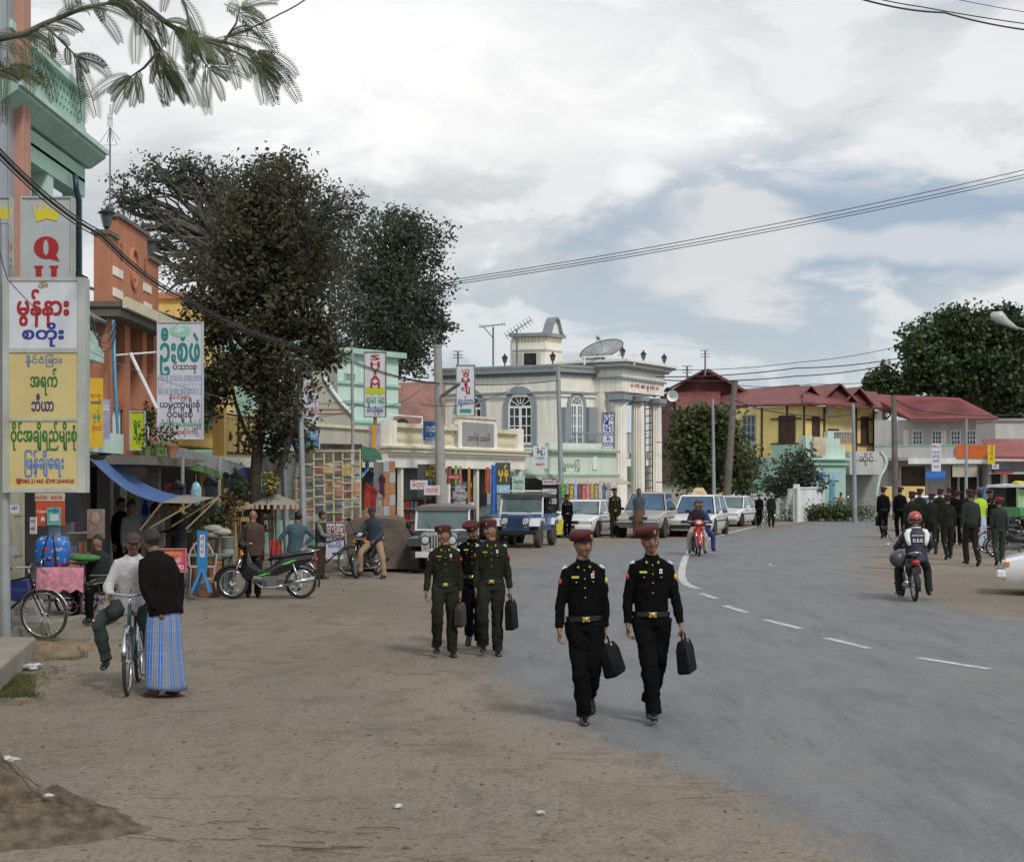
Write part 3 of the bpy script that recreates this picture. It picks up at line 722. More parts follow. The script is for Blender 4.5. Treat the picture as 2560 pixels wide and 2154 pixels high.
def car(label, loc, yaw, paint, kind='sedan', glass=WGL, L=4.3, Wd=1.68, Hh=1.40, cat='car', name='parked_car', group=None, sign=False, wheelr=.30):
 """front towards -Y"""
 r = thing(name, label, cat, loc, yaw, group)
 w = Wd / 2; f = -L / 2; clr = .22 if kind != 'pickup' else .36; dz = .0 if kind != 'pickup' else .16
 belt = .88 + dz; hood = .80 + dz; nose = .64 + dz
 st = [(f, .34 + dz, nose - .04, .80), (f + .05, .24 + dz, nose + .04, .93), (f + .45, clr, hood - .03, .98), (f + 1.05, clr, hood + .04, 1.0), (f + 1.2, clr, belt, 1.0), (L / 2 - .9, clr, belt, 1.0), (L / 2 - .35, clr, belt - (.02 if kind != 'sedan' else .03), .97), (L / 2 - .04, .28 + dz, belt - .10, .92), (L / 2, .36 + dz, belt - .16, .84)]
 m = MB(); rings = []
 for y, z0, z1, ww in st:
  a = w * ww
  rings.append([Vector(p) for p in ((-a * .92, y, z0), (a * .92, y, z0), (a, y, z0 + .12), (a * 1.02, y, (z0 + z1) / 2 + .05), (a * .985, y, z1 - .06), (a * .90, y, z1), (0, y, z1 + .025), (-a * .90, y, z1), (-a * .985, y, z1 - .06), (-a * 1.02, y, (z0 + z1) / 2 + .05), (-a, y, z0 + .12))])
 m.loft(rings); body = m.build('body', paint, r, smooth=35)
 # cabin: glasshouse with pillars and roof
 ys = {'sedan': (f + 1.12, f + 1.80, L / 2 - 1.35, L / 2 - .62), 'wagon': (f + 1.15, f + 1.70, L / 2 - .42, L / 2 - .12), 'pickup': (f + 1.18, f + 1.62, -.02 + .55, -.02 + .72)}[kind]
 b = belt - .01; h = Hh; wb, wr = w * .93, w * .74
 fb, ft, bt_, bb_ = ys
 corners = lambda k: (Vector((k * wb, fb, b)), Vector((k * wr, ft, h - .05)), Vector((k * wr, bt_, h - .05)), Vector((k * wb, bb_, b)))
 A, B = corners(-1), corners(1)
 g = MB(); g.loft([[A[0], B[0], B[3], A[3]], [A[1], B[1], B[2], A[2]]]); cab = g.build('cabin', BLKM, body)
 def pane(pts, nm='window'):
  c = sum(pts, Vector()) / 4; q = MB(); nn = (pts[1] - pts[0]).cross(pts[3] - pts[0]).normalized()
  mid = Vector((0, (fb + bb_) / 2, (b + h) / 2))
  if nn.dot(c - mid) < 0: nn = -nn
  P = [c + (p - c) * .90 + nn * .012 for p in pts]; q.quad(*P); q.build(nm, glass, r)
 pane([A[0], B[0], B[1], A[1]], 'windscreen'); pane([A[3], B[3], B[2], A[2]], 'rear_window')
 p = MB()
 for C_ in (A, B):
  mid0 = C_[0].lerp(C_[3], .50); mid1 = C_[1].lerp(C_[2], .5)
  if kind == 'pickup': pane([C_[0], C_[3], C_[2], C_[1]], 'side_window')
  else:
   pane([C_[0], mid0, mid1, C_[1]], 'side_window'); pane([mid0, C_[3], C_[2], mid1], 'side_window')
   p.tube([mid0, mid1], .025, 6)
  p.tube([C_[0], C_[1]], .030, 6); p.tube([C_[3], C_[2]], .04, 6); p.tube([C_[1], C_[2]], .03, 6)
 p.build('pillars', paint, cab)
 q = MB(); q.loft([[Vector((-wr * 1.03, ft - .04, h - .06)), Vector((wr * 1.03, ft - .04, h - .06)), Vector((wr * 1.03, bt_ + .04, h - .06)), Vector((-wr * 1.03, bt_ + .04, h - .06))], [Vector((-wr * .9, ft + .10, h)), Vector((wr * .9, ft + .10, h)), Vector((wr * .9, bt_ - .08, h)), Vector((-wr * .9, bt_ - .08, h))]]); q.build('roof', paint, r, smooth=30)
 for k in (-1, 1):
  for y in (f + .78, L / 2 - .82):
   wheel(r, (k * (w - .06), y, wheelr), wheelr, .19)
   a = MB(); a.tube([(k * (w * 1.0 - .16), y, wheelr + .01), (k * (w * 1.025), y, wheelr + .01)], wheelr * 1.16, 20); a.build('wheel_arch', BLKM, body, smooth=40)
  e = MB(); e.box((k * w * .66, f + .02, nose - .045), (w * .48, .09, .12)); e.build('headlight', LAMP, r, bevel=.02)
  e = MB(); e.box((k * w * .93, f + .07, nose - .06), (.07, .10, .09)); e.build('indicator', AMB, r, bevel=.01)
  e = MB(); e.ell((k * (w + .10), fb + .28, b + .05), (.09, .05, .06), 10, 6); e.build('mirror', BLKM if kind == 'pickup' else paint, r, smooth=True)
  e = MB(); e.box((k * w * .72, L / 2 - .01, belt - .26), (w * .3, .05, .12)); e.build('tail_light', REDL, r)
  e = MB(); e.box((k * w * 1.03, .0, .60 + dz), (.02, L * .52, .035)); e.build('door_trim', BLKM, body)
  if kind != 'pickup':
   for y in (-.35, .55): e = MB(); e.box((k * w * 1.03, y, .78 + dz), (.03, .14, .025)); e.build('handle', BLKM, body)
 e = MB(); e.box((0, f + .0, nose - .05), (w * .78, .07, .10)); gr = e.build('grille', BLKM, r, bevel=.01)
 e = MB()
 for z in (-.025, 0, .025): e.box((0, f - .04, nose - .05 + z), (w * .76, .012, .008))
 e.build('grille_bars', CHROME, gr)
 e = MB(); e.box((0, f - .03, .40 + dz), (Wd * .96, .16, .15)); e.build('bumper', paint if kind == 'sedan' else (BLKM if kind == 'wagon' else CHROME), r, bevel=.03)
 e = MB(); e.box((0, f - .12, .42 + dz), (.42, .01, .11)); e.build('number_plate', mat('black_plate', (.03, .03, .03), r=.4), r)
 e = MB(); e.tube([(-w * .5, fb + .02, b + .05), (0, ft * .3 + fb * .7 - .01, b + .17)], .008, 4); e.build('wiper', BLKM, r)
 if kind == 'pickup':
  e = MB(); e.bb((-w * .97, bb_ + .05, belt - .32), (w * .97, L / 2 - .02, belt - .02)); e.build('cargo_bed', paint, r, bevel=.02)
 if sign:
  e = MB(); e.prism([(-.32, 0), (.32, 0), (.14, .26), (-.14, .26)], -.05, .05, lambda a, b__, d: Vector((a, ft + .45 + d, h + .02 + b__))); s_ = e.build('taxi_sign', mat('taxi_sign_cream', (.75, .62, .35), r=.4), r)
  text('TAXI', .15, r, TM((0, ft + .385, h + .09)), mat('orange_print', (.75, .28, .03), var=0), name='sign_lettering')
 return r
def jeep(label, loc, yaw, body, grille, roofm, fender, soft=True, name='jeep', glass=WGL, white=None, plate=None, rack=False):
 r = thing(name, label, 'jeep', loc, yaw)
 w = .74
 m = MB()
 m.loft([[Vector(p) for p in ((-a, y, z0), (a, y, z0), (a, y, z1 - .03), (a - .05, y, z1), (-a + .05, y, z1), (-a, y, z1 - .03))] for y, a, z0, z1 in ((-1.55, .42, .55, 1.02), (-.75, .46, .55, 1.08), (-.72, .72, .52, 1.08), (1.45, .73, .52, 1.06))])
 m.build('tub', body, r, smooth=30)
 m = MB(); m.prism([(-.44, .50), (.44, .50), (.47, .98), (.40, 1.05), (-.40, 1.05), (-.47, .98)], -1.63, -1.56, lambda a, b, d: Vector((a, d, b))); g = m.build('grille', grille, r, bevel=.015)
 for i in range(7):
  q = MB(); q.box((-.21 + .07 * i, -1.633, .80), (.030, .012, .34)); q.build('slot', BLKM, g)
 for k in (-1, 1):
  q = MB(); q.lathe([(.001, -1.66), (.075, -1.66), (.098, -1.65), (.11, -1.60)], (k * .345, 0, .86), 20, 'Y'); h = q.build('headlight', LAMP, r, smooth=30)
  q = MB(); q.torus((k * .345, -1.645, .86), .105, .016, 'Y', 22, 6); q.build('headlight_ring', BLKP if white is None else CHROME, h, smooth=True)
  q = MB(); q.box((k * .345, -1.635, .68), (.06, .03, .05)); q.build('indicator', AMB, r)
  # flat fenders
  q = MB(); q.prism([(-1.60, .70), (-1.55, .90), (-1.35, .95), (-.85, .95), (-.72, .80), (-.72, .70), (-.86, .84), (-1.36, .88), (-1.50, .80), (-1.56, .68)], k * .44, k * .80, lambda a, b, d: Vector((d, a, b))); q.build('front_fender', fender, r, smooth=30)
  q = MB(); q.prism([(.55, .70), (.65, .92), (1.20, .92), (1.32, .70), (1.20, .84), (.68, .84)], k * .70, k * .84, lambda a, b, d: Vector((d, a, b))); q.build('rear_fender', fender, r, smooth=30)
  wheel(r, (k * .66, -1.16, .36), .36, .20, STEEL, DUSTRUB, .55); wheel(r, (k * .68, .92, .36), .36, .20, STEEL, DUSTRUB, .55)
  q = MB(); q.ell((k * .90, -.62, 1.22), (.075, .03, .10), 10, 6); q.tube([(k * .74, -.66, 1.12), (k * .88, -.62, 1.20)], .012, 5); q.build('mirror', BLKM, r, smooth=True)
 q = MB(); q.box((0, -1.72, .50), (1.44, .10, .14)); q.build('bumper', BLKM, r, bevel=.02)
 # windscreen
 fm = white or roofm
 q = MB()
 z0, z1, y0, y1 = 1.08, 1.62, -.70, -.60
 P = [Vector((-.70, y0, z0)), Vector((.70, y0, z0)), Vector((.68, y1, z1)), Vector((-.68, y1, z1))]
 for i in range(4): q.tube([P[i], P[(i + 1) % 4]], .034, 6)
 q.build('windscreen_frame', mat('white_trim', (.70, .71, .72), r=.35, var=.05), r)
 q = MB(); q.quad(*P); q.build('windscreen', glass, r)
 q = MB(); q.tube([(-.3, y0 - .05, 1.12), (-.45, y0 - .02, 1.36)], .007, 4); q.tube([(.35, y0 - .05, 1.12), (.1, y0 - .04, 1.18)], .007, 4); q.build('wipers', BLKM, r)
 if white:
  q = MB(); q.box((0, -.705, 1.05), (1.45, .04, .14)); q.build('cowl_panel', white, r)
 # canopy
 q = MB()
 q.loft([[Vector(p) for p in ((-.70, y, 1.60), (.70, y, 1.60), (.69, y, 1.68), (.55, y, 1.74 + o), (0, y, 1.76 + o), (-.55, y, 1.74 + o), (-.69, y, 1.68))] for y, o in ((-.68, -.05), (-.55, .0), (1.40, .0), (1.48, -.06))])
 q.build('roof', roofm, r, smooth=35)
 for k in (-1, 1):
  for y, ht in ((.0, 1), (.70, 1), (1.42, 1)): q = MB(); q.tube([(k * .71, y, 1.04), (k * .69, y, 1.62)], .022, 6); q.build('roof_post', BLKM, r)
 q = MB(); q.box((0, 1.44, 1.33), (1.30, .03, .56)); q.build('rear_curtain', mat('dark_canvas', (.05, .05, .05), r=.9), r)
 q = MB(); q.box((-.34, -.05, 1.10), (.45, .12, .55)); q.box((.34, -.05, 1.10), (.45, .12, .55)); q.build('seats', SEATB, r, bevel=.03)
 if rack:
  for x in (-.5, -.25, 0, .25, .5): q = MB(); q.tube([(x, -.5, 1.82), (x, 1.3, 1.82)], .014, 6); q.build('rack_bar', CARW, r)
  for y in (-.5, .4, 1.3): q = MB(); q.tube([(-.60, y, 1.80), (.60, y, 1.80)], .016, 6); q.build('rack_crossbar', CARW, r)
 if plate:
  q = MB(); q.box((plate[0], -1.785, .50), (.44, .02, .15)); q.build('number_plate', plate[1], r)
 return r
# ------------------------------------------------------------------ ground and road
def dirt_nodes(t, o):
 big = t.noise(t.map(o, scale=(.25, .12, 1)), 1.0, 4, .6)
 med = t.noise(t.map(o, scale=(.8, .35, 1)), 1.6, 6, .62)
 fine = t.noise(o, 26, 6, .7)
 c = t.mix(t.sstep(big, .35, .65), (.215, .182, .148), (.278, .238, .196))
 c = t.mix(t.math('MULTIPLY', t.sstep(med, .52, .72), .6), c, (.175, .135, .098))
 c = t.mix(t.math('MULTIPLY', t.sstep(med, .44, .30), .6), c, (.142, .130, .105))
 c = t.mix(t.math('MULTIPLY', t.sstep(fine, .50, .64), .55), c, (.085, .066, .048))
 c = t.mix(t.math('MULTIPLY', t.sstep(fine, .46, .34), .5), c, (.33, .285, .235))
 m2 = t.noise(t.map(o, scale=(1, .7, 1)), 3.2, 9, .74); c = t.mix(t.math('MULTIPLY', t.sstep(m2, .52, .62), .4), c, (.125, .092, .064))
 rl = t.noise(t.map(o, scale=(.30, 1.3, 1), rot=(0, 0, .12)), 1.2, 6, .6, .8)
 ml = t.sstep(t.noise(o, .55, 4, .6), .50, .60)
 c = t.mix(t.math('MULTIPLY', t.math('MULTIPLY', t.sstep(t.math('ABSOLUTE', t.math('SUBTRACT', rl, .5)), .016, .002), ml), .6), c, (.115, .075, .045))
 c = t.mix(t.math('MULTIPLY', t.sstep(t.noise(t.map(o, scale=(2.5, 1, 1)), 8, 8, .75), .55, .68), .35), c, (.11, .09, .07))
 v = t.n('ShaderNodeTexVoronoi', {'Vector': o, 'Scale': 9.0, 'Randomness': 1.0})
 pick = t.sstep(t.n('ShaderNodeSeparateColor', {0: v.outputs['Color']}).outputs[0], .80, .84)
 c = t.mix(t.math('MULTIPLY', t.math('MULTIPLY', t.sstep(v.outputs['Distance'], .22, .12), pick), .8), c, (.07, .06, .05))
 return c, fine, med
def ground_mat(name, road=False):
 mt = bpy.data.materials.new(name); mt.use_nodes = True; t = NT(mt.node_tree); b = mt.node_tree.nodes['Principled BSDF']
 o = t.n('ShaderNodeTexCoord').outputs['Object']
 c, fine, med = dirt_nodes(t, o); L = mt.node_tree.links.new; b.inputs['Roughness'].default_value = .95; b.inputs['Specular IOR Level'].default_value = .2
 at = t.n('ShaderNodeAttribute', attribute_name='road').outputs['Fac']
 wb = t.noise(t.map(o, scale=(.5, .22, 1)), 1.3, 7, .66); wf = t.noise(o, 5, 6, .7)
 k = t.math('ADD', at, t.math('ADD', t.math('MULTIPLY', t.math('SUBTRACT', wb, .5), 1.3), t.math('MULTIPLY', t.math('SUBTRACT', t.noise(t.map(o, scale=(1.6, .8, 1)), 4, 10, .78), .5), 1.5)))
 k = t.sstep(k, .34, .72)
 sp = t.noise(o, 60, 4, .7); rut = t.noise(t.map(o, scale=(1.4, .32, 1), rot=(0, 0, .5)), 1.4, 7, .66)
 a = t.mix(t.sstep(rut, .38, .68), (.195, .203, .214), (.140, .150, .164))
 a = t.mix(t.math('MULTIPLY', t.sstep(wb, .46, .66), .60), a, (.22, .208, .19))
 a = t.mix(t.math('MULTIPLY', t.sstep(sp, .48, .62), .6), a, (.08, .082, .086)); sp2 = t.noise(o, 22, 6, .75); a = t.mix(t.math('MULTIPLY', t.sstep(sp2, .52, .64), .35), a, (.27, .27, .27))
 st2 = t.noise(t.map(o, scale=(3.2, .5, 1), rot=(0, 0, .35)), 1.5, 8, .72)
 a = t.mix(t.math('MULTIPLY', t.sstep(st2, .54, .66), .45), a, (.085, .09, .098)); a = t.mix(t.math('MULTIPLY', t.sstep(st2, .44, .34), .35), a, (.25, .25, .25))
 crk = t.sstep(t.math('ABSOLUTE', t.math('SUBTRACT', t.noise(t.map(o, scale=(.35, .9, 1), rot=(0, 0, -.25)), 1.1, 8, .7, .6), .5)), .010, .0)
 a = t.mix(t.math('MULTIPLY', crk, t.math('MULTIPLY', t.sstep(wf, .45, .6), .55)), a, (.055, .055, .055))
 c = t.mix(k, c, a)
 L(c, b.inputs['Base Color'])
 L(t.math('SUBTRACT', .95, t.math('MULTIPLY', k, .30)), b.inputs['Roughness'])
 L(t.math('ADD', .2, t.math('MULTIPLY', k, .25)), b.inputs['Specular IOR Level'])
 h = t.math('ADD', t.math('MULTIPLY', fine, .5), t.math('MULTIPLY', med, 1.2))
 L(t.n('ShaderNodeBump', {'Strength': .8, 'Distance': .035, 'Height': h}).outputs[0], b.inputs['Normal'])
 return mt
def seg_dist(P, poly, closed=True):
 """signed distance (inside positive) of points P (n,2) to a polygon"""
 poly = np.array(poly); n = len(poly); d = np.full(len(P), 1e9); ins = np.zeros(len(P), bool)
 for i in range(n):
  a, b = poly[i], poly[(i + 1) % n]; ab = b - a
  t_ = np.clip(((P - a) @ ab) / max(ab @ ab, 1e-9), 0, 1); q = a + t_[:, None] * ab
  d = np.minimum(d, np.hypot(*(P - q).T))
  c = ((a[1] > P[:, 1]) != (b[1] > P[:, 1])); x = (b[0] - a[0]) * (P[:, 1] - a[1]) / ((b[1] - a[1]) if b[1] != a[1] else 1e-9) + a[0]
  ins ^= c & (P[:, 0] < x)
 return np.where(ins, d, -d)
# asphalt outline on the ground, corner by corner (measured where it meets the dirt)
RD = [Gp(*p) for p in ((2330, 2200), (1850, 1990), (1480, 1850), (1290, 1740), (1190, 1620), (1170, 1500), (1230, 1425), (1400, 1372), (1700, 1348), (1960, 1318), (2160, 1292), (2230, 1288), (2215, 1330), (2160, 1400), (2190, 1468), (2400, 1520), (2700, 1580))]
RD = [(p.x, p.y) for p in RD] + [(14, 16), (14, 5), (3.2, 6.5)]
def road_attr(P):
 sd = seg_dist(P, RD); w = np.clip(P[:, 1] * .05, .8, 2.5)
 return np.clip(.5 + sd / (2 * w), -0.4, 1.4)
def gh(x, y, mound=False):
 """height of the ground"""
 z = 0.012 * mnoise.noise(Vector((x * .7, y * .7, 0))) - .006 + (.014 * mnoise.noise(Vector((x * .9 + y * .15, y * 3.0, 2))) + .008 * mnoise.noise(Vector((x * 4, y * 6, 4))) if y < 22 else 0)
 if mound:
  m = .62 * math.exp(-(((x + 3.9) / .95) ** 2 + ((y - 9.45) / .62) ** 2)) + .10 * math.exp(-(((x + 2.6) / .45) ** 2 + ((y - 9.15) / .25) ** 2))
  z += m * (1 + .45 * mnoise.noise(Vector((x * 3.2, y * 4.5, 1))) + .2 * mnoise.noise(Vector((x * 9, y * 12, 3))))
  z += .012 * abs(mnoise.noise(Vector((x * 5, y * 14, 5)))) * math.exp(-((y - 9.0) / 1.0) ** 2)
 return z
def grid_sheet(name, xs, ys, m, zfn):
 X, Y = np.meshgrid(xs, ys); P = np.stack([X.ravel(), Y.ravel()], 1)
 Z = np.array([zfn(a, b) for a, b in P]); nx, ny = len(xs), len(ys)
 i = np.arange(ny - 1)[:, None] * nx + np.arange(nx - 1)[None, :]
 F_ = np.stack([i, i + 1, i + nx + 1, i + nx], -1).reshape(-1, 4)
 return P, Z, F_
gm = ground_mat('dusty_ground')
def spaced(a, b, d0, d1):
 out = [a];
 while out[-1] < b: out.append(out[-1] + d0 + (d1 - d0) * ((out[-1] - a) / (b - a)) ** 1)
 return np.array(out)
xs = np.concatenate([[-600, -120, -60, -30, -18, -12], np.arange(-9, 15, .12), [18, 24, 34, 50, 80, 150, 700]])
ys = np.concatenate([[-200, -40, -5, 3, 5.5], spaced(6.5, 16, .07, .12), spaced(16.2, 120, .2, 2.5), [160, 250, 500, 1500]])
P, Z, F_ = grid_sheet('g', xs, ys, gm, lambda x, y: gh(x, y) if y < 40 else 0)
ra = road_attr(P)
Z = Z * np.clip(1 - (ra + .25) * 2.5, 0, 1) - .002 * (ra > .1)
g = npmesh('ground', np.column_stack([P, Z]), F_, gm, smooth=True, attr={'road': ra}); g['kind'] = 'structure'
# asphalt: its own sheet 4 mm above, ragged where dust covers the edge
xs2 = np.arange(-3.5, 34, .22); ys2 = np.concatenate([np.arange(6.8, 20, .16), spaced(20.2, 100, .3, 1.2)])
P, Z, F_ = grid_sheet('r', xs2, ys2, gm, lambda x, y: .004)
ra = road_attr(P); Z = -.007 + .011 * np.clip((ra - .3) / .2, 0, 1); keep = (ra[F_] > .04).all(1)
used = np.unique(F_[keep]); mp = -np.ones(len(P), int); mp[used] = np.arange(len(used))
rd = npmesh('road', np.column_stack([P, Z])[used], mp[F_[keep]], gm, smooth=True, attr={'road': ra[used]}); rd['kind'] = 'structure'
LINE = mat('worn_white_road_paint', (.50, .51, .50), r=.8, var=.3, sc_=5, dirt=.6)
def ribbon(name, pts, w, m, z, n_sub=1, kind='structure'):
 pts = [Vector(p) for p in pts]; b = MB(); L = []; Rr = []
 for i, p in enumerate(pts):
  t = (pts[min(i + 1, len(pts) - 1)] - pts[max(i - 1, 0)]); t.z = 0; t.normalize(); n = Vector((-t.y, t.x, 0)) * w / 2
  L.append(Vector((p.x, p.y, z)) + n); Rr.append(Vector((p.x, p.y, z)) - n)
 for i in range(len(pts) - 1): b.quad(L[i], Rr[i], Rr[i + 1], L[i + 1])
 o = b.build(name, m); o['kind'] = kind; return o
cl_px = [(2010, 1303), (1900, 1315), (1840, 1328), (1775, 1346), (1738, 1367), (1716, 1390), (1707, 1415), (1704, 1438), (1712, 1456), (1728, 1466), (1748, 1471)]
cl = [Gp(*p) for p in cl_px]
fine_ = []
for i in range(len(cl) - 1):
 p0, p1, p2, p3 = cl[max(i - 1, 0)], cl[i], cl[i + 1], cl[min(i + 2, len(cl) - 1)]
 for k in range(5):
  t_ = k / 5; fine_.append(.5 * ((2 * p1) + (-p0 + p2) * t_ + (2 * p0 - 5 * p1 + 4 * p2 - p3) * t_ ** 2 + (-p0 + 3 * p1 - 3 * p2 + p3) * t_ ** 3))
ribbon('road_centre_line', fine_ + [cl[-1]], .17, LINE, .008)
for a, b in (((1752, 1483), (1792, 1497)), ((1811, 1514), (1866, 1531)), ((1911, 1549), (2003, 1572)), ((2064, 1595), (2173, 1621)), ((2298, 1645), (2474, 1673)), ((2640, 1706), (2900, 1745))):
 ribbon('road_centre_line', [Gp(*a), Gp(*b)], .13, LINE, .008)
TARM = mat('black_tar_seam', (.05, .048, .045), r=.7, var=.3)
for y_, x0, x1 in ((1366, 2132, 2235), (1419, 2150, 2300)):
 a_, b_ = Gp(x0, y_), Gp(x1, y_ + 2); ribbon('road_seam', [a_.lerp(b_, q / 12) + Vector((0, .25 * mnoise.noise(Vector((q * .6, y_, 0))), 0)) for q in range(13)], .12, TARM, .009)
# ------------------------------------------------------------------ raised slab, pavement, kerb
CONC = mat('worn_concrete', (.27, .245, .205), r=.9, var=.14, sc_=1.6, bump=.4, bsc=25, dirt=.35)
CONCD = mat('dark_concrete', (.17, .155, .13), r=.92, var=.2, sc_=2, bump=.5, bsc=18, dirt=.5)
b = MB(); far_, near_ = (-5.75, 18.3), (-4.9, 14.55)
pl = [near_, (-4.95, 11.5), (-9.0, 11.5), (-9.0, 18.6), (-5.9, 18.5), far_]
b.prism([(-4.93, 14.2), (-5.70, 18.2), (-9.5, 18.4), (-9.5, 13.6)], -.05, .25, lambda x, y, d: Vector((x, y, d)))
o = b.build('concrete_slab', CONC, bevel=.03); tag(o, kind='structure')
b = MB(); b.prism([(-6.15, 23.2), (-6.0, 31.5), (-5.2, 38), (-3.2, 46), (.0, 53), (.2, 61.6), (6.2, 64), (6.2, 76), (-30, 76), (-30, 20), (-6.6, 20.5)], -.05, .14, lambda x, y, d: Vector((x, y, d)))
o = b.build('pavement', CONC, bevel=.02); tag(o, kind='structure')
kp = [Vector(p) for p in ((-6.45, 21.0, 0), (-6.10, 23.4, 0), (-6.02, 27, 0), (-5.95, 31.3, 0), (-5.15, 37.8, 0), (-3.2, 45.6, 0))]
kr = thing('kerb', None, None, (-6.1, 23.4, 0)); kr['kind'] = 'structure'
random.seed(3)
for i in range(len(kp) - 1):
 L_ = (kp[i + 1] - kp[i]); n_ = max(1, int(L_.length / .9))
 for j in range(n_):
  a, c = kp[i].lerp(kp[i + 1], j / n_), kp[i].lerp(kp[i + 1], (j + 1) / n_); t_ = (c - a).normalized(); m_ = (a + c) / 2
  q = MB(); q.box((m_.x + random.uniform(-.012, .012), m_.y, .06 + random.uniform(-.01, .008)), (.16, (c - a).length - .018, .21), rz=math.atan2(-t_.x, t_.y)); q.build('kerb_stone', CONC, kr, world=True, bevel=.015)
# dirt boulder beside the slab, gravel
def lump(name, c, r, m, label=None, cat=None, group=None, kind=None, seed=0, n=18, amp=.35):
 q = MB(); q.ell((0, 0, 0), r, n, n * 2 // 3, fn=lambda p: p * (1 + amp * mnoise.noise(p * 1.7 + Vector((seed, 0, 0))) + amp * .4 * mnoise.noise(p * 4 + Vector((0, seed, 0)))))
 o = q.build(name, m, smooth=True); o.location = c; return tag(o, label, cat, group, kind)
EARTH = mat('lumpy_brown_earth', (.19, .14, .09), r=.95, var=.25, sc_=5, bump=.8, bsc=22)
lump('earth_mound', Gp(112, 1640) + Vector((0, 0, .02)), (.42, .5, .16), EARTH, kind='structure', seed=2)
lump('earth_mound', Gp(175, 1622) + Vector((0, 0, 0)), (.35, .4, .09), EARTH, kind='structure', seed=5)
random.seed(11)
pe = MB();
for i in range(1300):
 y = random.uniform(8.2, 30) if i % 3 else random.uniform(8, 14); x = random.uniform(-.34 * y, .33 * y)
 if float(road_attr(np.array([[x, y]]))[0]) > .62 and random.random() > .06: continue
 s_ = .004 + .009 * random.random() ** 2 + (.012 if random.random() < .03 else 0)
 if mnoise.noise(Vector((x * .8, y * .5, 9))) < random.uniform(-.3, .35): continue
 pe.ell((x, y, gh(x, y) + s_ * .3), (s_ * random.uniform(.8, 1.6), s_, s_ * .6), 5, 3)
o = pe.build('gravel', mat('gravel_stone', (.13, .11, .09), r=.9, var=0, island=.9), recalc=False); tag(o, kind='stuff')
# ------------------------------------------------------------------ grass
def leafcloud(name, C, size, m, parent=None, up=.4, aspect=.4, droop=0.0, kind='stuff', rng=None, fold=False):
 """C (n,3) leaf positions; size (n,)"""
 rng = rng or np.random.default_rng(1); n = len(C)
 d = rng.normal(size=(n, 3)); d[:, 2] = d[:, 2] * .6 + up - droop; d /= np.linalg.norm(d, axis=1)[:, None]
 e = rng.normal(size=(n, 3)); e -= (e * d).sum(1)[:, None] * d; e /= np.linalg.norm(e, axis=1)[:, None]
 s = size[:, None]; w = e * s * aspect
 V_ = np.stack([C, C + d * s * .5 + w, C + d * s, C + d * s * .5 - w], 1).reshape(-1, 3)
 o = npmesh(name, V_, np.arange(n * 4).reshape(-1, 4), m, parent)
 if kind: o['kind'] = kind
 return o
GRASS = mat('dry_green_grass', (.085, .115, .035), r=.8, var=.35, sc_=1.2, col2=(.16, .14, .06), island=.6, trans=.3)
rng = np.random.default_rng(5)
def tufts(px0, px1, py0, py1, n, h, dens=1.0):
 out = []; hh = []
 for _ in range(n):
  p = Gp(rng.uniform(px0, px1), rng.uniform(py0, py1)); k = int(rng.integers(5, 14))
  q = rng.normal(size=(k, 3)) * [.035, .035, 0] + [p.x, p.y, gh(p.x, p.y) - .004]; out.append(q); hh.append(rng.uniform(.4, 1, k) * h)
 return np.concatenate(out), np.concatenate(hh)
parts_ = [tufts(0, 80, 1690, 1740, 500, .08), tufts(-40, 110, 1655, 1760, 260, .05), tufts(98, 130, 1590, 1625, 130, .09), tufts(120, 215, 1600, 1652, 200, .06), tufts(0, 160, 1665, 1700, 120, .05)]
leafcloud('grass', np.concatenate([a for a, _ in parts_]), np.concatenate([b for _, b in parts_]), GRASS, up=1.3, aspect=.06, rng=rng)
mxs, mys = np.arange(-5.4, -.6, .035), np.arange(8.3, 10.6, .035)
P, Z, F_ = grid_sheet('m', mxs, mys, None, lambda x, y: gh(x, y, True) - gh(x, y) - .065 + .02 * mnoise.noise(Vector((x * 6, y * 9, 3))) + .012 * mnoise.noise(Vector((x * 2, y * 3, 7))))
MOUND = mat('churned_brown_earth', (.095, .066, .042), r=.95, var=.45, sc_=9, bump=1.0, bsc=22, col2=(.115, .09, .058), dirt=.5)
o = npmesh('earth_mound', np.column_stack([P, Z]), F_, MOUND, smooth=True); o['kind'] = 'structure'
# dead roots and straw on the heap
ro = MB(); random.seed(4)
for i in range(60):
 x, y = random.uniform(-3.9, -.9), random.uniform(8.6, 9.6)
 if abs(y - (9.4 - (x + 4) * .17)) > .35: continue
 L_ = random.uniform(.08, .35); a = random.uniform(-.6, .25); pts = []
 for k in range(5): xx, yy = x + math.cos(a) * L_ * k / 4, y + math.sin(a) * L_ * k / 4 * .5; pts.append((xx, yy, max(gh(xx, yy), gh(xx, yy, True) - .02) + .006 + .01 * random.random()))
 ro.tube(pts, random.uniform(.0012, .003), 4)
o = ro.build('dry_straw', mat('dry_root', (.10, .065, .035), r=.9, var=.3)); tag(o, kind='stuff')
# hills far away beyond the end of the street
HILL = mat('far_hill_green', (.06, .085, .06), r=.9, var=.25, sc_=.02)
hb = MB(); hb.loft([[Vector((x, y, z if z < 1 else z * (.6 + .5 * mnoise.noise(Vector((x * .004, 0, 0)))))) for x in range(-500, 901, 35)] for y, z in ((480, -1), (560, 11), (640, -1))], closed=False, cap=False)
o = hb.build('hills', HILL, smooth=True); tag(o, kind='structure')
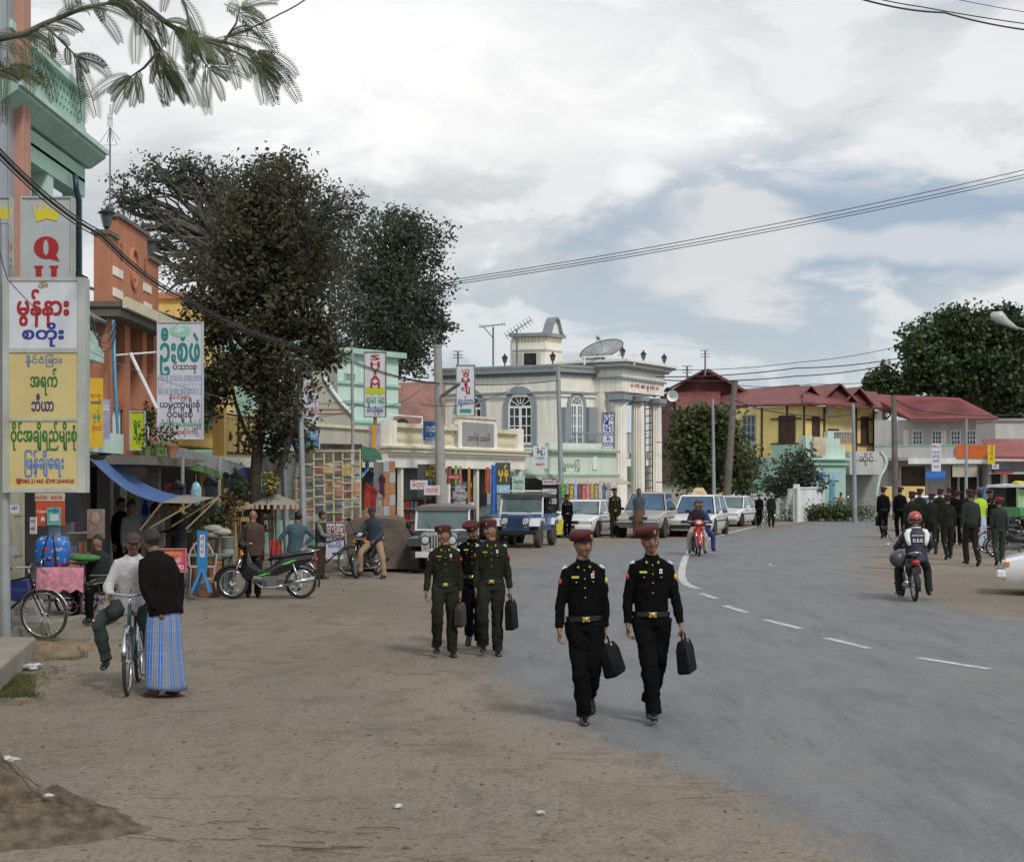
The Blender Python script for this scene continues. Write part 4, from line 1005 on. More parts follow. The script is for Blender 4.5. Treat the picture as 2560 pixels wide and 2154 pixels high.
# ------------------------------------------------------------------ trees
BARK = mat('dark_bark', (.055, .045, .036), r=.95, var=.3, sc_=6, bump=.8, bsc=30)
BARK2 = mat('grey_bark', (.11, .10, .085), r=.95, var=.3, sc_=4, bump=.6, bsc=22)
LEAF_D = mat('dark_leaf', (.072, .075, .046), r=.75, var=.25, sc_=.6, col2=(.10, .10, .062), island=.4, trans=.35, spec=.2)
LEAF_G = mat('grey_green_leaf', (.078, .100, .070), r=.8, var=.25, sc_=.35, col2=(.10, .125, .088), island=.3, trans=.35, spec=.15)
LEAF_B = mat('bright_leaf', (.080, .112, .038), r=.7, var=.3, sc_=.5, col2=(.08, .11, .04), island=.5, trans=.3)
LEAF_C = mat('deep_green_leaf', (.045, .080, .032), r=.5, var=.3, sc_=.25, col2=(.06, .09, .03), island=.4, trans=.25)
def tree(name, label, trunk, lobes, nclump, nleaf, lsize, lm, bark=BARK, spread=.5, limbs=3, droop=.25, seed=1, twig=True, shell=.35, aspect=.36, group=None, tr=(.14, .08)):
 """trunk: points; lobes: (centre, radii, weight)"""
 rs = random.Random(seed); rn = np.random.default_rng(seed); base = Vector(trunk[0])
 r = thing(name, label, 'tree', base, 0, group)
 t = MB(); t.tube(trunk, [tr[0] + (tr[1] - tr[0]) * i / (len(trunk) - 1) for i in range(len(trunk))], 12); t.build('trunk', bark, r, smooth=True, world=True)
 top = Vector(trunk[-1]); br = MB(); C = []; S = []
 W_ = sum(l[2] for l in lobes)
 def limb(a, b, r0, r1, k=6, wob=.08):
  d = (b - a).length; pts = [a.lerp(b, i / k) + Vector((rs.uniform(-1, 1), rs.uniform(-1, 1), rs.uniform(-1, 1))) * d * wob * math.sin(PI * i / k) + Vector((0, 0, d * .10 * math.sin(PI * i / k))) for i in range(k + 1)]
  br.tube(pts, [r0 + (r1 - r0) * i / k for i in range(k + 1)], 6); return pts
 for c, rad, wt in lobes:
  c = Vector(c); rad = Vector(rad if hasattr(rad, '__len__') else (rad,) * 3)
  for q in range(limbs):
   e = c + Vector([rs.uniform(-.3, .3) * x for x in rad])
   st = Vector(trunk[-1 if q % 2 == 0 else -2]).lerp(top, rs.random())
   main = limb(st, e, tr[1] * .75, tr[1] * .3)
   n2 = max(3, int(nclump * wt / W_ / limbs / 4))
   for j in range(n2):
    a = main[rs.randint(2, len(main) - 1)]
    u = Vector((rs.gauss(0, 1), rs.gauss(0, 1), rs.gauss(0, 1))).normalized() * rs.uniform(.55, 1.0)
    b = c + Vector([u[i] * rad[i] for i in range(3)])
    sub = limb(a, b, tr[1] * .22, tr[1] * .05, 5, .1)
    for h in range(4):
     p = sub[-1].lerp(sub[rs.randint(2, 5)], rs.random()) if h else sub[-1]
     cc = p + Vector((rs.gauss(0, 1), rs.gauss(0, 1), rs.gauss(0, 1))) * min(rad) * .12
     if twig and h: br.tube([p, cc], tr[1] * .035, 3)
     k = max(2, int(nleaf * rs.uniform(.5, 1.5))); cs = min(rad) * shell * rs.uniform(.5, 1.0) * spread
     C.append(rn.normal(size=(k, 3)) * cs * [1, 1, .75] + list(cc)); S.append(rn.uniform(.6, 1.2, k) * lsize)
 o = br.build('branches', bark, r, world=True, recalc=False); o['kind'] = 'stuff'
 C = np.concatenate(C) - np.array(base); leafcloud('crown', C, np.concatenate(S), lm, r, up=.1, aspect=aspect, droop=droop, rng=rn)
 return r
def Lp(px, py, d, rx, ry, w=1.0, ryd=None):
 """a lobe seen at px, py from here, rx and ry in the same units"""
 return (Wp(px, py, d), (rx / FPX * d, (ryd or (rx + ry) / 2 / FPX * d), ry / FPX * d), w)
# ------------------------------------------------------------------ buildings
def wmat_(name, c, **k): return mat(name, c, r=.85, var=.10, sc_=.9, bump=.25, bsc=30, **k)
MINT = wmat_('mint_green_paint', (.38, .58, .49), streak=.24)
MINTL = wmat_('pale_mint_paint', (.53, .70, .63), streak=.2)
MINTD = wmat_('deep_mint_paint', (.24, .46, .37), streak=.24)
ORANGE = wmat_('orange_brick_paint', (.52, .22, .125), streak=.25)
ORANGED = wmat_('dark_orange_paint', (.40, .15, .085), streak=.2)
YELLOW = wmat_('ochre_yellow_paint', (.74, .52, .18), streak=.22)
YELLOWL = wmat_('pale_yellow_paint', (.72, .54, .21), streak=.2)
CREAM = wmat_('cream_paint', (.86, .83, .75), streak=.24)
CREAMD = wmat_('cream_yellow_trim', (.70, .64, .47), streak=.24)
WHITEW = wmat_('white_wall_paint', (.80, .82, .83), streak=.2)
BGREY = wmat_('blue_grey_trim', (.27, .31, .34), streak=.22)
GREYW = wmat_('grey_render', (.32, .32, .32), streak=.2)
GREYL = wmat_('light_grey_render', (.52, .515, .505), streak=.18)
BEIGE = wmat_('beige_render', (.50, .475, .40), streak=.2)
PINK = wmat_('terracotta_pink_paint', (.50, .27, .21), streak=.2)
PALEB = mat('pale_blue_metal_panel', (.36, .42, .46), r=.35, m=.2, var=.06, streak=.2)
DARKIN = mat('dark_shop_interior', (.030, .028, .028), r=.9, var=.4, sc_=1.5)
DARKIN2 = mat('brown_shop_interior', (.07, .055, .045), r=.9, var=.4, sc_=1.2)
MAROONR = mat('maroon_roof_sheet', (.20, .060, .055), r=.6, var=.2, sc_=.7, streak=.3)
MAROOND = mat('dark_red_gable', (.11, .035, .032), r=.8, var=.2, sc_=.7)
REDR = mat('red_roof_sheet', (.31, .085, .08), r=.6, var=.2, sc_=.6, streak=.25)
RUSTR = mat('rusty_pink_roof_sheet', (.25, .12, .10), r=.8, var=.3, sc_=.6, streak=.4)
CORR = mat('grey_corrugated_iron', (.19, .20, .20), r=.6, var=.2, sc_=1.2, streak=.4)
DWOOD = mat('dark_brown_wood', (.055, .025, .018), r=.7, var=.2)
CWOOD = mat('cream_wood_panel', (.42, .39, .29), r=.7, var=.1, streak=.3)
GWOOD = mat('green_window_frame', (.06, .20, .12), r=.6, var=.1)
class Fac:
 """a facade: a vertical plane from A to B on the ground; n points to the street"""
 def __init__(s, A, B, zk=1.0):
  s.zk = zk; s.A = Vector((A[0], A[1], 0)); s.B = Vector((B[0], B[1], 0)); s.u = (s.B - s.A); s.L = s.u.length; s.u.normalize()
  s.n = Vector((s.u.y, -s.u.x, 0))
  if s.n.dot(-s.A) < 0: s.n = -s.n
 def at(s, px, py):
  k = (px - CX) / FPX; t = (s.A.x - k * s.A.y) / (k * s.u.y - s.u.x); y = s.A.y + s.u.y * t
  z = CH - (py - HY) / FPX * y; return t, (CH + (z - CH) / s.zk if z > .5 else z)
 def p(s, u, z, n=0.0): q = s.A + s.u * u + s.n * n; return Vector((q.x, q.y, CH + (z - CH) * s.zk if z > .5 else z))
 def box(s, mb, u0, u1, z0, z1, n0=0.0, n1=.1):
  c = [(u0, n0), (u1, n0), (u1, n1), (u0, n1)]
  mb.add([s.p(u, z0, n) for u, n in c] + [s.p(u, z1, n) for u, n in c], [(0, 3, 2, 1), (4, 5, 6, 7), (0, 1, 5, 4), (1, 2, 6, 5), (2, 3, 7, 6), (3, 0, 4, 7)]); return mb
 def r(s, x0, x1, y0, y1):
  a, zt = s.at(x0, y0); b, _ = s.at(x1, y0); _, zb = s.at(x0, y1); return a, b, zb, zt
 def el(s, name, m, par, x0, x1, y0, y1, n0=0.0, n1=.05, **k):
  a, b, zb, zt = s.r(x0, x1, y0, y1); q = MB(); s.box(q, a, b, zb, zt, n0, n1); return q.build(name, m, par, world=True, **k)
 def bx(s, name, m, par, u0, u1, z0, z1, n0=0.0, n1=.05, **k):
  q = MB(); s.box(q, u0, u1, z0, z1, n0, n1); return q.build(name, m, par, world=True, **k)
 def tm(s, par, u, z, n):
  return wmat(par).inverted() @ TM(s.p(u, z, n), Vector((0, 0, 1)).cross(s.n), (0, 0, 1))
def build_root(name, label, fac, cat='building', group=None):
 return thing(name, label, cat, fac.p(fac.L / 2, 0, -1), 0, group)
def window(f, par, u0, u1, z0, z1, frame=WHITEW, glass=DGL, n=0.0, cols=2, rows=3, fw=.05, sill=True, bars=None, shutter=None, name='window'):
 q = MB(); f.box(q, u0, u1, z0, z1, n + .003, n + .02); w = q.build(name, glass, par, world=True)
 q = MB(); f.box(q, u0 - fw, u0, z0 - fw, z1 + fw, n, n + .07); f.box(q, u1, u1 + fw, z0 - fw, z1 + fw, n, n + .07); f.box(q, u0, u1, z1, z1 + fw, n, n + .07); f.box(q, u0, u1, z0 - fw, z0, n, n + .07)
 for i in range(1, cols): u = u0 + (u1 - u0) * i / cols; f.box(q, u - fw * .35, u + fw * .35, z0, z1, n + .02, n + .05)
 for i in range(1, rows): z = z0 + (z1 - z0) * i / rows; f.box(q, u0, u1, z - fw * .3, z + fw * .3, n + .021, n + .048)
 q.build('frame', frame, w, world=True)
 if sill: q = MB(); f.box(q, u0 - fw * 2, u1 + fw * 2, z0 - fw * 2.2, z0 - fw, n, n + .14); q.build('sill', frame, w, world=True)
 if shutter:
  for a, b in ((u0 - (u1 - u0) * .55, u0 - fw * 1.2), (u1 + fw * 1.2, u1 + (u1 - u0) * .55)): q = MB(); f.box(q, a, b, z0, z1, n, n + .04); q.build('shutter', shutter, w, world=True)
 return w
def arch_window(f, par, u0, u1, z0, zs, surround, frame, glass=DGL, n=0.0, sw=.22, door=False, fan=6):
 """zs: springing height of the round head"""
 c = (u0 + u1) / 2; r = (u1 - u0) / 2; K = 16
 arc = lambda rr: [(c + rr * math.cos(PI * k / K), zs + rr * math.sin(PI * k / K)) for k in range(K + 1)]
 q = MB(); q.prism([(u0, z0), (u1, z0)] + arc(r), n + .002, n + .02, lambda a, b, d: f.p(a, b, d)); w = q.build('door' if door else 'window', glass, par, world=True)
 q = MB(); A_, B_ = arc(r), arc(r + sw); A_ = [(u1, z0)] + A_ + [(u0, z0)]; B_ = [(u1 + sw, z0)] + B_ + [(u0 - sw, z0)]
 q.loft([[f.p(*a, n), f.p(*a, n + .10), f.p(*b_, n + .10), f.p(*b_, n)] for a, b_ in zip(A_, B_)]); q.build('surround', surround, w, world=True)
 q = MB(); t = .045
 A2 = [(u1 - t * 1.6, z0)] + arc(r - t * 1.6) + [(u0 + t * 1.6, z0)]
 q.loft([[f.p(*a, n + .02), f.p(*a, n + .06), f.p(*b_, n + .06), f.p(*b_, n + .02)] for a, b_ in zip([(u1, z0)] + arc(r) + [(u0, z0)], A2)])
 f.box(q, u0, u1, zs - t, zs + t, n + .022, n + .058); f.box(q, c - t * 1.4, c + t * 1.4, z0, zs, n + .022, n + .062); f.box(q, u0, u1, z0, z0 + t * 2, n + .022, n + .058)
 for uu in ((u0 + c) / 2, (u1 + c) / 2): f.box(q, uu - t * .5, uu + t * .5, z0, zs, n + .024, n + .05)
 for k in range(1, 4): z = z0 + (zs - z0) * k / 4; f.box(q, u0, u1, z - t * .4, z + t * .4, n + .023, n + .049)
 for k in range(1, fan): a = PI * k / fan; d0, d1 = .12, r - t; q.tube([f.p(c + d0 * math.cos(a), zs + d0 * math.sin(a), n + .04), f.p(c + d1 * math.cos(a), zs + d1 * math.sin(a), n + .04)], t * .45, 4)
 q.build('frame', frame, w, world=True)
 if not door: q = MB(); f.box(q, u0 - sw * 1.3, u1 + sw * 1.3, z0 - .14, z0, n, n + .2); q.build('sill', surround, w, world=True)
 return w
def baluster_row(f, par, u0, u1, z0, z1, n, count, m, name='baluster', r=.05):
 h = z1 - z0; proto = None
 for i in range(count):
  u = u0 + (u1 - u0) * (i + .5) / count; P = f.p(u, z0, n)
  if proto is None:
   q = MB(); q.lathe([(r * .9, 0), (r * .9, h * .08), (r * .45, h * .12), (r * 1.0, h * .32), (r * .75, h * .5), (r * .38, h * .68), (r * .55, h * .86), (r * .9, h * .9), (r * .9, h)], (0, 0, 0), 8); proto = q.build(name, m, par, smooth=50)
   o = proto
  else: o = proto.copy(); COL.objects.link(o)
  o.location = wmat(par).inverted() @ P
def gable_sheet(name, m, par, P, thick=.08, ribs=0, ribn=None):
 """a roof slope from four corners (eave left, eave right, ridge right, ridge left)"""
 P = [Vector(p) for p in P]; nn = (P[1] - P[0]).cross(P[3] - P[0]).normalized(); nn = nn if nn.z > 0 else -nn
 q = MB(); q.add(P + [p + nn * thick for p in P], [(0, 1, 2, 3), (4, 5, 6, 7), (0, 1, 5, 4), (1, 2, 6, 5), (2, 3, 7, 6), (3, 0, 4, 7)])
 o = q.build(name, m, par, world=True)
 if ribs:
  q = MB()
  for i in range(ribs + 1):
   a, b = P[0].lerp(P[1], i / ribs), P[3].lerp(P[2], i / ribs); q.tube([a + nn * thick, b + nn * thick], .022, 4)
  o2 = q.build('roof_ribs', m, o); o2['kind'] = 'stuff'
  if par is not None: o2.data.transform(wmat(par).inverted())
 return o
def slab(name, m, par, pts, z0, z1, **k):
 q = MB(); q.prism(pts, z0, z1, lambda x, y, d: Vector((x, y, d))); return q.build(name, m, par, world=True, **k)
LX = -7.5
# --- blue grey panelled shop (B0) with pink post, far left
f = Fac((LX, 15.5), (LX, 23.2)); R0_ = build_root('panelled_shophouse', 'shophouse clad in pale blue metal sheets above cream wooden doors, behind the tall lightbox sign', f)
f.bx('wall', CREAMD, R0_, 0, 7.6, 0.1, 3.0, -4, 0); f.bx('wall', PALEB, R0_, 0, 7.55, 3.0, 10.6, -4, -.02)
for i in range(15): f.bx('panel', PALEB, R0_, .02 + i * .5, .48 + i * .5, 3.05, 10.6, -.02, .03)
for px0, px1 in ((31, 40), (41, 52)): f.el('corner_post', PINK, R0_, px0, px1, -60, 760, 0, .16, bevel=.02)
# cream folding doors with recessed panels
for i in range(5):
 u0 = 4.9 + i * .55; dr = f.bx('door', CWOOD, R0_, u0, u0 + .53, .16, 2.75, .01, .07)
 for z0, z1 in ((.3, .9), (1.0, 1.5), (1.6, 2.1), (2.2, 2.65)): f.bx('door_panel', CWOOD, dr, u0 + .07, u0 + .46, z0, z1, .07, .085)
# --- mint building with columns (B1)
f = Fac((LX, 23.2), (LX, 26.7)); Rm = build_root('mint_shophouse', 'tall mint green shophouse with roof parapet, overhanging eave and open column balcony', f)
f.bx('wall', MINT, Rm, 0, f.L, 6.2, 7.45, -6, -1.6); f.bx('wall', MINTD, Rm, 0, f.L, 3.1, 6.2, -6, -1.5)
f.bx('ceiling', MINT, Rm, 0, f.L, 7.35, 7.6, -1.6, .0)
# parapet with pierced lattice
z0, z1 = 8.12, 9.05
f.bx('parapet_base', MINT, Rm, -.6, f.L, 7.95, 8.3, -.25, .02); f.bx('parapet_rail', MINTL, Rm, -.6, f.L + .03, 8.86, 8.98, -.28, .06); f.bx('parapet_return', MINT, Rm, f.L - .12, f.L + .01, 7.96, 8.87, -5, .0)
for r_ in range(4):
 z = 8.30 + r_ * .14
 f.bx('lattice_course', MINT, Rm, -.6, f.L - .12, z, z + .05, -.14, -.04)
 for i in range(21): u = -.55 + i * .2 + (.1 if r_ % 2 else 0); f.bx('lattice_block', MINT, Rm, u, u + .09, z + .05, z + .14, -.14, -.04) if u < f.L - .2 else None
# eave
q = MB(); q.loft([[f.p(u, 7.62, -5.5), f.p(u, 7.66, .02), f.p(u, 7.84, .28), f.p(u, 7.96, .30), f.p(u, 8.0, -5.5)] for u in (-1.0, f.L + .3)]); q.build('eave', MINT, Rm, world=True)
f.bx('eave_edge', MINTL, Rm, -1.0, f.L + .31, 7.90, 7.985, .30, .34)
f.bx('beam', MINT, Rm, -.6, f.L, 7.1, 7.40, -.30, .0)
for u in (.25, 1.55, 3.25): f.bx('column', MINTL, Rm, u - .15, u + .17, 4.7, 7.12, -.28, -.02)
f.bx('far_column', MINT, Rm, f.L - .25, f.L, 4.7, 7.12, -2.6, -2.3)
f.bx('balcony_floor', MINTL, Rm, -.2, f.L + .05, 4.45, 4.72, -1.6, .22); f.bx('fascia', MINTL, Rm, 1.8, f.L + .12, 4.2, 4.45, -.1, .30)
for i in range(9): f.bx('railing_bar', CHROME, Rm, 2.2 + i * .13, 2.23 + i * .13, 4.9, 5.65, .0, .03)
f.bx('railing_top', CHROME, Rm, 2.1, f.L, 5.65, 5.70, -.01, .05)
for z in (4.78, 5.0, 5.25): f.bx('white_rail', WHITEW, Rm, 1.9, f.L - .05, z, z + .12, .04, .10)
q = MB(); q.tube([f.p(2.55, 7.3, .1), f.p(2.55, 7.05, .12), f.p(2.7, 6.9, .12), f.p(2.7, 4.8, .12)], .05, 8); q.build('downpipe', mat('dark_blue_pipe', (.03, .05, .08), r=.4), Rm, world=True, smooth=True)
window(f, Rm, .7, 1.2, 5.1, 6.6, frame=CREAMD, glass=DWOOD, n=-1.5, cols=2, rows=2)
window(f, Rm, 2.0, 2.9, 5.1, 6.8, frame=CREAMD, glass=DWOOD, n=-1.5, cols=3, rows=2)
# ground floor: dark open shop and mint fascia
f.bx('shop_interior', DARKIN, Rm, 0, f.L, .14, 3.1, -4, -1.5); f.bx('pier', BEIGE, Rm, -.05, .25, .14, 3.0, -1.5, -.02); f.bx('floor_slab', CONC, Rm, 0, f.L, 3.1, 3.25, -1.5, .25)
f.bx('fascia', MINTL, Rm, 1.2, f.L + 1.4, 2.62, 2.98, -.02, .32)
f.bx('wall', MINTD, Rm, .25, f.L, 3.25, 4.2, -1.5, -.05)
# --- grey roof seen between mint and orange
f = Fac((LX, 26.75), (LX, 28.15)); Rg = build_root('low_roofed_house', 'narrow house with grey corrugated roof squeezed between mint and orange fronts', f)
f.bx('wall', GREYW, Rg, 0, f.L, .14, 5.0, -5, -.3); gable_sheet('roof', CORR, Rg, [f.p(0, 5.0, .0), f.p(f.L, 5.0, .0), f.p(f.L, 6.8, -3), f.p(0, 6.8, -3)], .05, ribs=12)
# --- orange building (B2)
f = Fac((LX, 28.2), (LX, 32.25)); Ro = build_root('orange_shophouse', 'orange shophouse with stepped false front, carved oval and deep column balcony', f)
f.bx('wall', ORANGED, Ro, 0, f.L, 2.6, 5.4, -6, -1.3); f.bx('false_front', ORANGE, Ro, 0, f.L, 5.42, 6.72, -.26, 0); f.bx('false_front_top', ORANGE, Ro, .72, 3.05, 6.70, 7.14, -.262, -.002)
f.bx('coping', CONCD, Ro, -.04, .70, 6.70, 6.78, -.30, .05); f.bx('coping', CONCD, Ro, 3.07, f.L + .04, 6.70, 6.78, -.30, .05); f.bx('coping', CONCD, Ro, .66, 3.10, 7.14, 7.21, -.30, .05)
slab('roof_slab', CONCD, Ro, [(LX + .38, 27.95), (LX + .38, 31.9), (LX - 5, 31.9), (LX - 5, 27.95)], 5.33, 5.43); slab('cornice', CREAMD, Ro, [(LX + .44, 27.9), (LX + .44, 31.95), (LX + .35, 31.95), (LX + .35, 27.9)], 5.30, 5.50)
slab('soffit', CONCD, Ro, [(LX + .30, 28.0), (LX + .30, 31.8), (LX - .3, 31.8), (LX - .3, 28.0)], 5.16, 5.33)
for u0, u1 in ((-.0, .42), (1.35, 1.75), (2.75, 3.1), (3.7, 4.05)): f.bx('pier', ORANGE, Ro, u0, u1, 2.62, 5.2, -.55, -.02)
q = MB(); uu, zz = 1.9, 6.33
q.loft([[f.p(uu + .30 * k_ * math.cos(2 * PI * i / 24), zz + .42 * k_ * math.sin(2 * PI * i / 24), nn) for i in range(24)] for k_, nn in ((1.0, .0), (1.0, .05), (.84, .05), (.84, .005))], cap=False)
for i in range(6): q.tube([f.p(uu - .15 + .06 * i, zz - .2, .01), f.p(uu - .15 + .05 * i + .03 * (i % 2), zz + .2, .01)], .018, 5)
q.build('oval_relief', ORANGE, Ro, world=True, smooth=40)
for u in (.95, 2.85): text('ဥ', .32, Ro, f.tm(Ro, u, 6.6, .012), ORANGED, bold=.03, name='relief_mark')
for u0, u1, z in ((.35, 1.05, 6.0), (2.7, 3.35, 6.0), (.35, 1.05, 5.6), (2.75, 3.4, 5.62)):
 p_ = f.bx('name_plaque', CREAM, Ro, u0, u1, z, z + .16, 0, .02)
f.bx('balcony_rail', ORANGED, Ro, .4, 3.7, 3.5, 3.58, -.2, -.05)
for i in range(22): f.bx('balcony_baluster', WHITEW, Ro, .48 + i * .145, .53 + i * .145, 2.98, 3.5, -.17, -.09)
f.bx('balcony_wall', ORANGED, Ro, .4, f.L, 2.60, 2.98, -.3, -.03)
window(f, Ro, 2.0, 2.6, 3.2, 4.6, frame=WHITEW, glass=DGL, n=-1.3, cols=2, rows=3); window(f, Ro, 3.2, 3.8, 3.2, 4.6, frame=WHITEW, glass=DGL, n=-1.3, cols=2, rows=3)
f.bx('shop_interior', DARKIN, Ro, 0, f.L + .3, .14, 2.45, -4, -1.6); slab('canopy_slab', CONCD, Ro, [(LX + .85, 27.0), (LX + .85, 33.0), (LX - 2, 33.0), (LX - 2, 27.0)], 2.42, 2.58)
f.bx('counter_wall', ORANGED, Ro, 1.2, f.L, .14, 1.0, -1.6, -1.3)
for u0 in (.0, 3.85): f.bx('shop_pier', GREYW, Ro, u0, u0 + .22, .14, 2.42, -.2, .05)
for i in range(7): f.bx('folding_door', WHITEW, Ro, .5 + i * .42, .86 + i * .42, .16, 2.3, -1.58, -1.5) if i in (1, 2, 5) else None
def wall_lantern(f, u, z, n, label):
 P_ = f.p(u, z, n); t = thing('lantern', label, 'lantern', P_, 0, None)
 q = MB(); q.lathe([(.05, 0), (.03, .03), (.03, .08), (.07, .10)], n=8); q.build('stem', BLKM, t, smooth=30)
 q = MB(); q.lathe([(.07, .10), (.13, .34), (.13, .36)], n=6); q.build('glass', mat('smoky_lamp_glass', (.10, .11, .12), r=.2), t)
 q = MB(); q.lathe([(.18, .36), (.15, .39), (.04, .44), (.001, .48)], n=6); q.build('cap', BLKM, t); return t
wall_lantern(f, .3, 6.78, -.1, 'black wall lantern on the near shoulder of the orange parapet'); wall_lantern(f, 3.75, 6.78, -.1, 'black wall lantern on the far shoulder of the orange parapet')
# --- yellow house (B3)
f = Fac((-7.6, 32.7), (-6.6, 44.0)); Ry = build_root('yellow_shophouse', 'ochre yellow shophouse with tiled balcony panels behind the street tree', f)
f.bx('wall', YELLOW, Ry, 0, 9.3, 3.0, 5.62, -5, -.9); f.bx('tower', YELLOW, Ry, 4.6, 6.6, 5.62, 6.6, -3, -.9); f.bx('tower_cap', ORANGE, Ry, 4.5, 6.7, 6.6, 6.75, -3.1, -.8)
gable_sheet('roof', CORR, Ry, [f.p(-.4, 5.75, -.1), f.p(2.5, 5.75, -.1), f.p(2.5, 6.6, -2.5), f.p(-.4, 6.6, -2.5)], .05, ribs=26)
f.bx('balcony_slab', CREAM, Ry, 2.2, 10.2, 2.48, 2.72, -.9, .35); f.bx('shop_interior', DARKIN2, Ry, 0, 9.4, .14, 2.5, -4, -1.2)
f.bx('balcony_post', YELLOW, Ry, 7.6, 7.85, 2.72, 3.95, .02, .30); f.bx('balcony_post', YELLOW, Ry, 4.0, 4.25, 2.72, 3.9, .02, .30)
tp = MB()
for i in range(7):
 a = 4.3 + i * .46
 pn = f.bx('balcony_panel', YELLOW if i % 3 else YELLOWL, Ry, a, a + .44, 2.74, 3.72, .10, .18)
 if i % 2:
  q = MB(); cx_p, cz_p = a + .22, 3.24; q.prism([(-.15, 0), (0, .13), (.15, 0), (0, -.13)], .182, .20, lambda x, z, d: f.p(cx_p + x, cz_p + z, d)); q.build('diamond', DWOOD, pn, world=True)
for z in (2.80, 3.74): f.bx('balcony_rail', DWOOD, Ry, 4.25, 7.6, z, z + .05, .19, .24)
for u in (5.6, 6.6, 7.5): f.bx('balcony_bar', DWOOD, Ry, u, u + .04, 2.8, 3.9, .20, .24)
for u0 in (3.9, 5.0, 6.0, 7.3): f.bx('shop_pillar', YELLOWL, Ry, u0, u0 + .30, .14, 2.48, -.25, .02)
window(f, Ry, 4.6, 5.4, 3.6, 5.0, frame=GWOOD, glass=DGL, n=-.9); window(f, Ry, 6.4, 7.2, 3.6, 5.0, frame=GWOOD, glass=DGL, n=-.9)
# --- mint buildings behind the tree (B4)
f = Fac((-6.55, 44.1), (-3.9, 50.5)); Rb = build_root('mint_townhouse', 'mint green townhouse half hidden by the street tree, with pale long parapet', f)
f.bx('wall', MINTD, Rb, 0, f.L, .14, 3.0, -5, -.2); f.bx('upper_wall', MINT, Rb, 0, 2.6, 3.0, 7.2, -5, -1.2); f.bx('parapet', BEIGE, Rb, .6, f.L + .4, 2.95, 3.75, -.25, .3); f.bx('parapet_cap', CREAMD, Rb, .6, f.L + .45, 3.75, 3.85, -.3, .38)
window(f, Rb, .5, 1.3, 3.9, 5.4, frame=WHITEW, glass=DGL, n=-1.2); window(f, Rb, 1.7, 2.4, 3.9, 5.4, frame=WHITEW, glass=DGL, n=-1.2)
# mint house with the sweeping gable
f = Fac(tuple(Wp(820, 1000, 55).xy), tuple(Wp(996, 1000, 58).xy)); Rs = build_root('mint_gabled_house', 'pale mint house with horizontal bands beside a sweeping curved gable', f)
zt = CH + (HY - 872) / FPX * 55
f.bx('wall', MINTL, Rs, -1.6, f.L, .14, zt, -6, 0)
for z in (3.6, 4.3, 5.0, 5.7): f.bx('band', MINT, Rs, -1.6, f.L + .03, z, z + .10, 0, .10)
f.bx('ledge', MINT, Rs, -.6, f.L + .2, zt - .1, zt + .1, -.3, .25)
for px_ in (862, 925): window(f, Rs, *f.r(px_, px_ + 22, 935, 950), frame=MINT, glass=GREYW, cols=1, rows=3, sill=False, name='vent')
f.bx('lower_block', MINTD, Rs, 1.0, f.L - .1, 2.6, 3.9, .0, 1.2)
cv_ = [(816, 760), (826, 820), (833, 880), (822, 905), (806, 925), (815, 955), (835, 985), (855, 1012), (884, 1042)]
d_ = 51.0; q = MB(); PP = [Wp(x, y, d_) for x, y in cv_[4:]]
poly = [(p.x, p.z) for p in PP] + [(Wp(884, 1070, d_).x, Wp(884, 1070, d_).z), (Wp(780, 1070, d_).x, Wp(780, 1070, d_).z), (Wp(780, 930, d_).x, Wp(780, 930, d_).z)]
q.prism(poly, d_, d_ + .25, lambda a, b, d: Vector((a, d, b))); q.build('sweeping_wall', BEIGE, Rs, world=True)
q = MB(); q.tube([p + Vector((0, -.06, .05)) for p in PP], .06, 6); q.build('bargeboard', WHITEW, Rs, world=True)
q = MB(); q.tube([Wp(814, 752, d_), Wp(824, 815, d_), Wp(834, 882, d_)], .055, 6); q.build('barge_pole', WHITEW, Rs, world=True)
gable_sheet('roof', mat('grey_green_roof', (.17, .21, .18), r=.7, var=.2), Rs, [Wp(740, 885, 51), Wp(832, 885, 51), Wp(822, 812, 53), Wp(740, 800, 53)], .06, ribs=14)
f2 = Fac(tuple(Wp(740, 1000, 52).xy), tuple(Wp(835, 1000, 52).xy)); f2.bx('gable_wall', GREYW, Rs, 0, f2.L, 3.2, 6.3, -1, -.2)
for z in (3.9, 4.0): f2.el('terrace_rail', mat('rust_rail', (.25, .12, .06)), Rs, 795, 880, 1030 + (z - 3.9) * 100, 1034 + (z - 3.9) * 100, 2.2, 2.25)
# red corrugated roof behind the balustrade
Rr = thing('rusty_roofed_house', 'low house with rusty pink corrugated roof behind the cream balustrade', 'building', (Wp(1040, 1205, 60).x, 60, 0))
gable_sheet('roof', RUSTR, Rr, [Wp(985, 1070, 57), Wp(1110, 1070, 59.5), Wp(1110, 955, 63), Wp(985, 960, 61)], .06, ribs=26)
f3 = Fac(tuple(Wp(985, 1000, 58).xy), tuple(Wp(1105, 1000, 60).xy)); f3.bx('wall', MINTD, Rr, 0, f3.L, .14, 3.9, -3, 0)
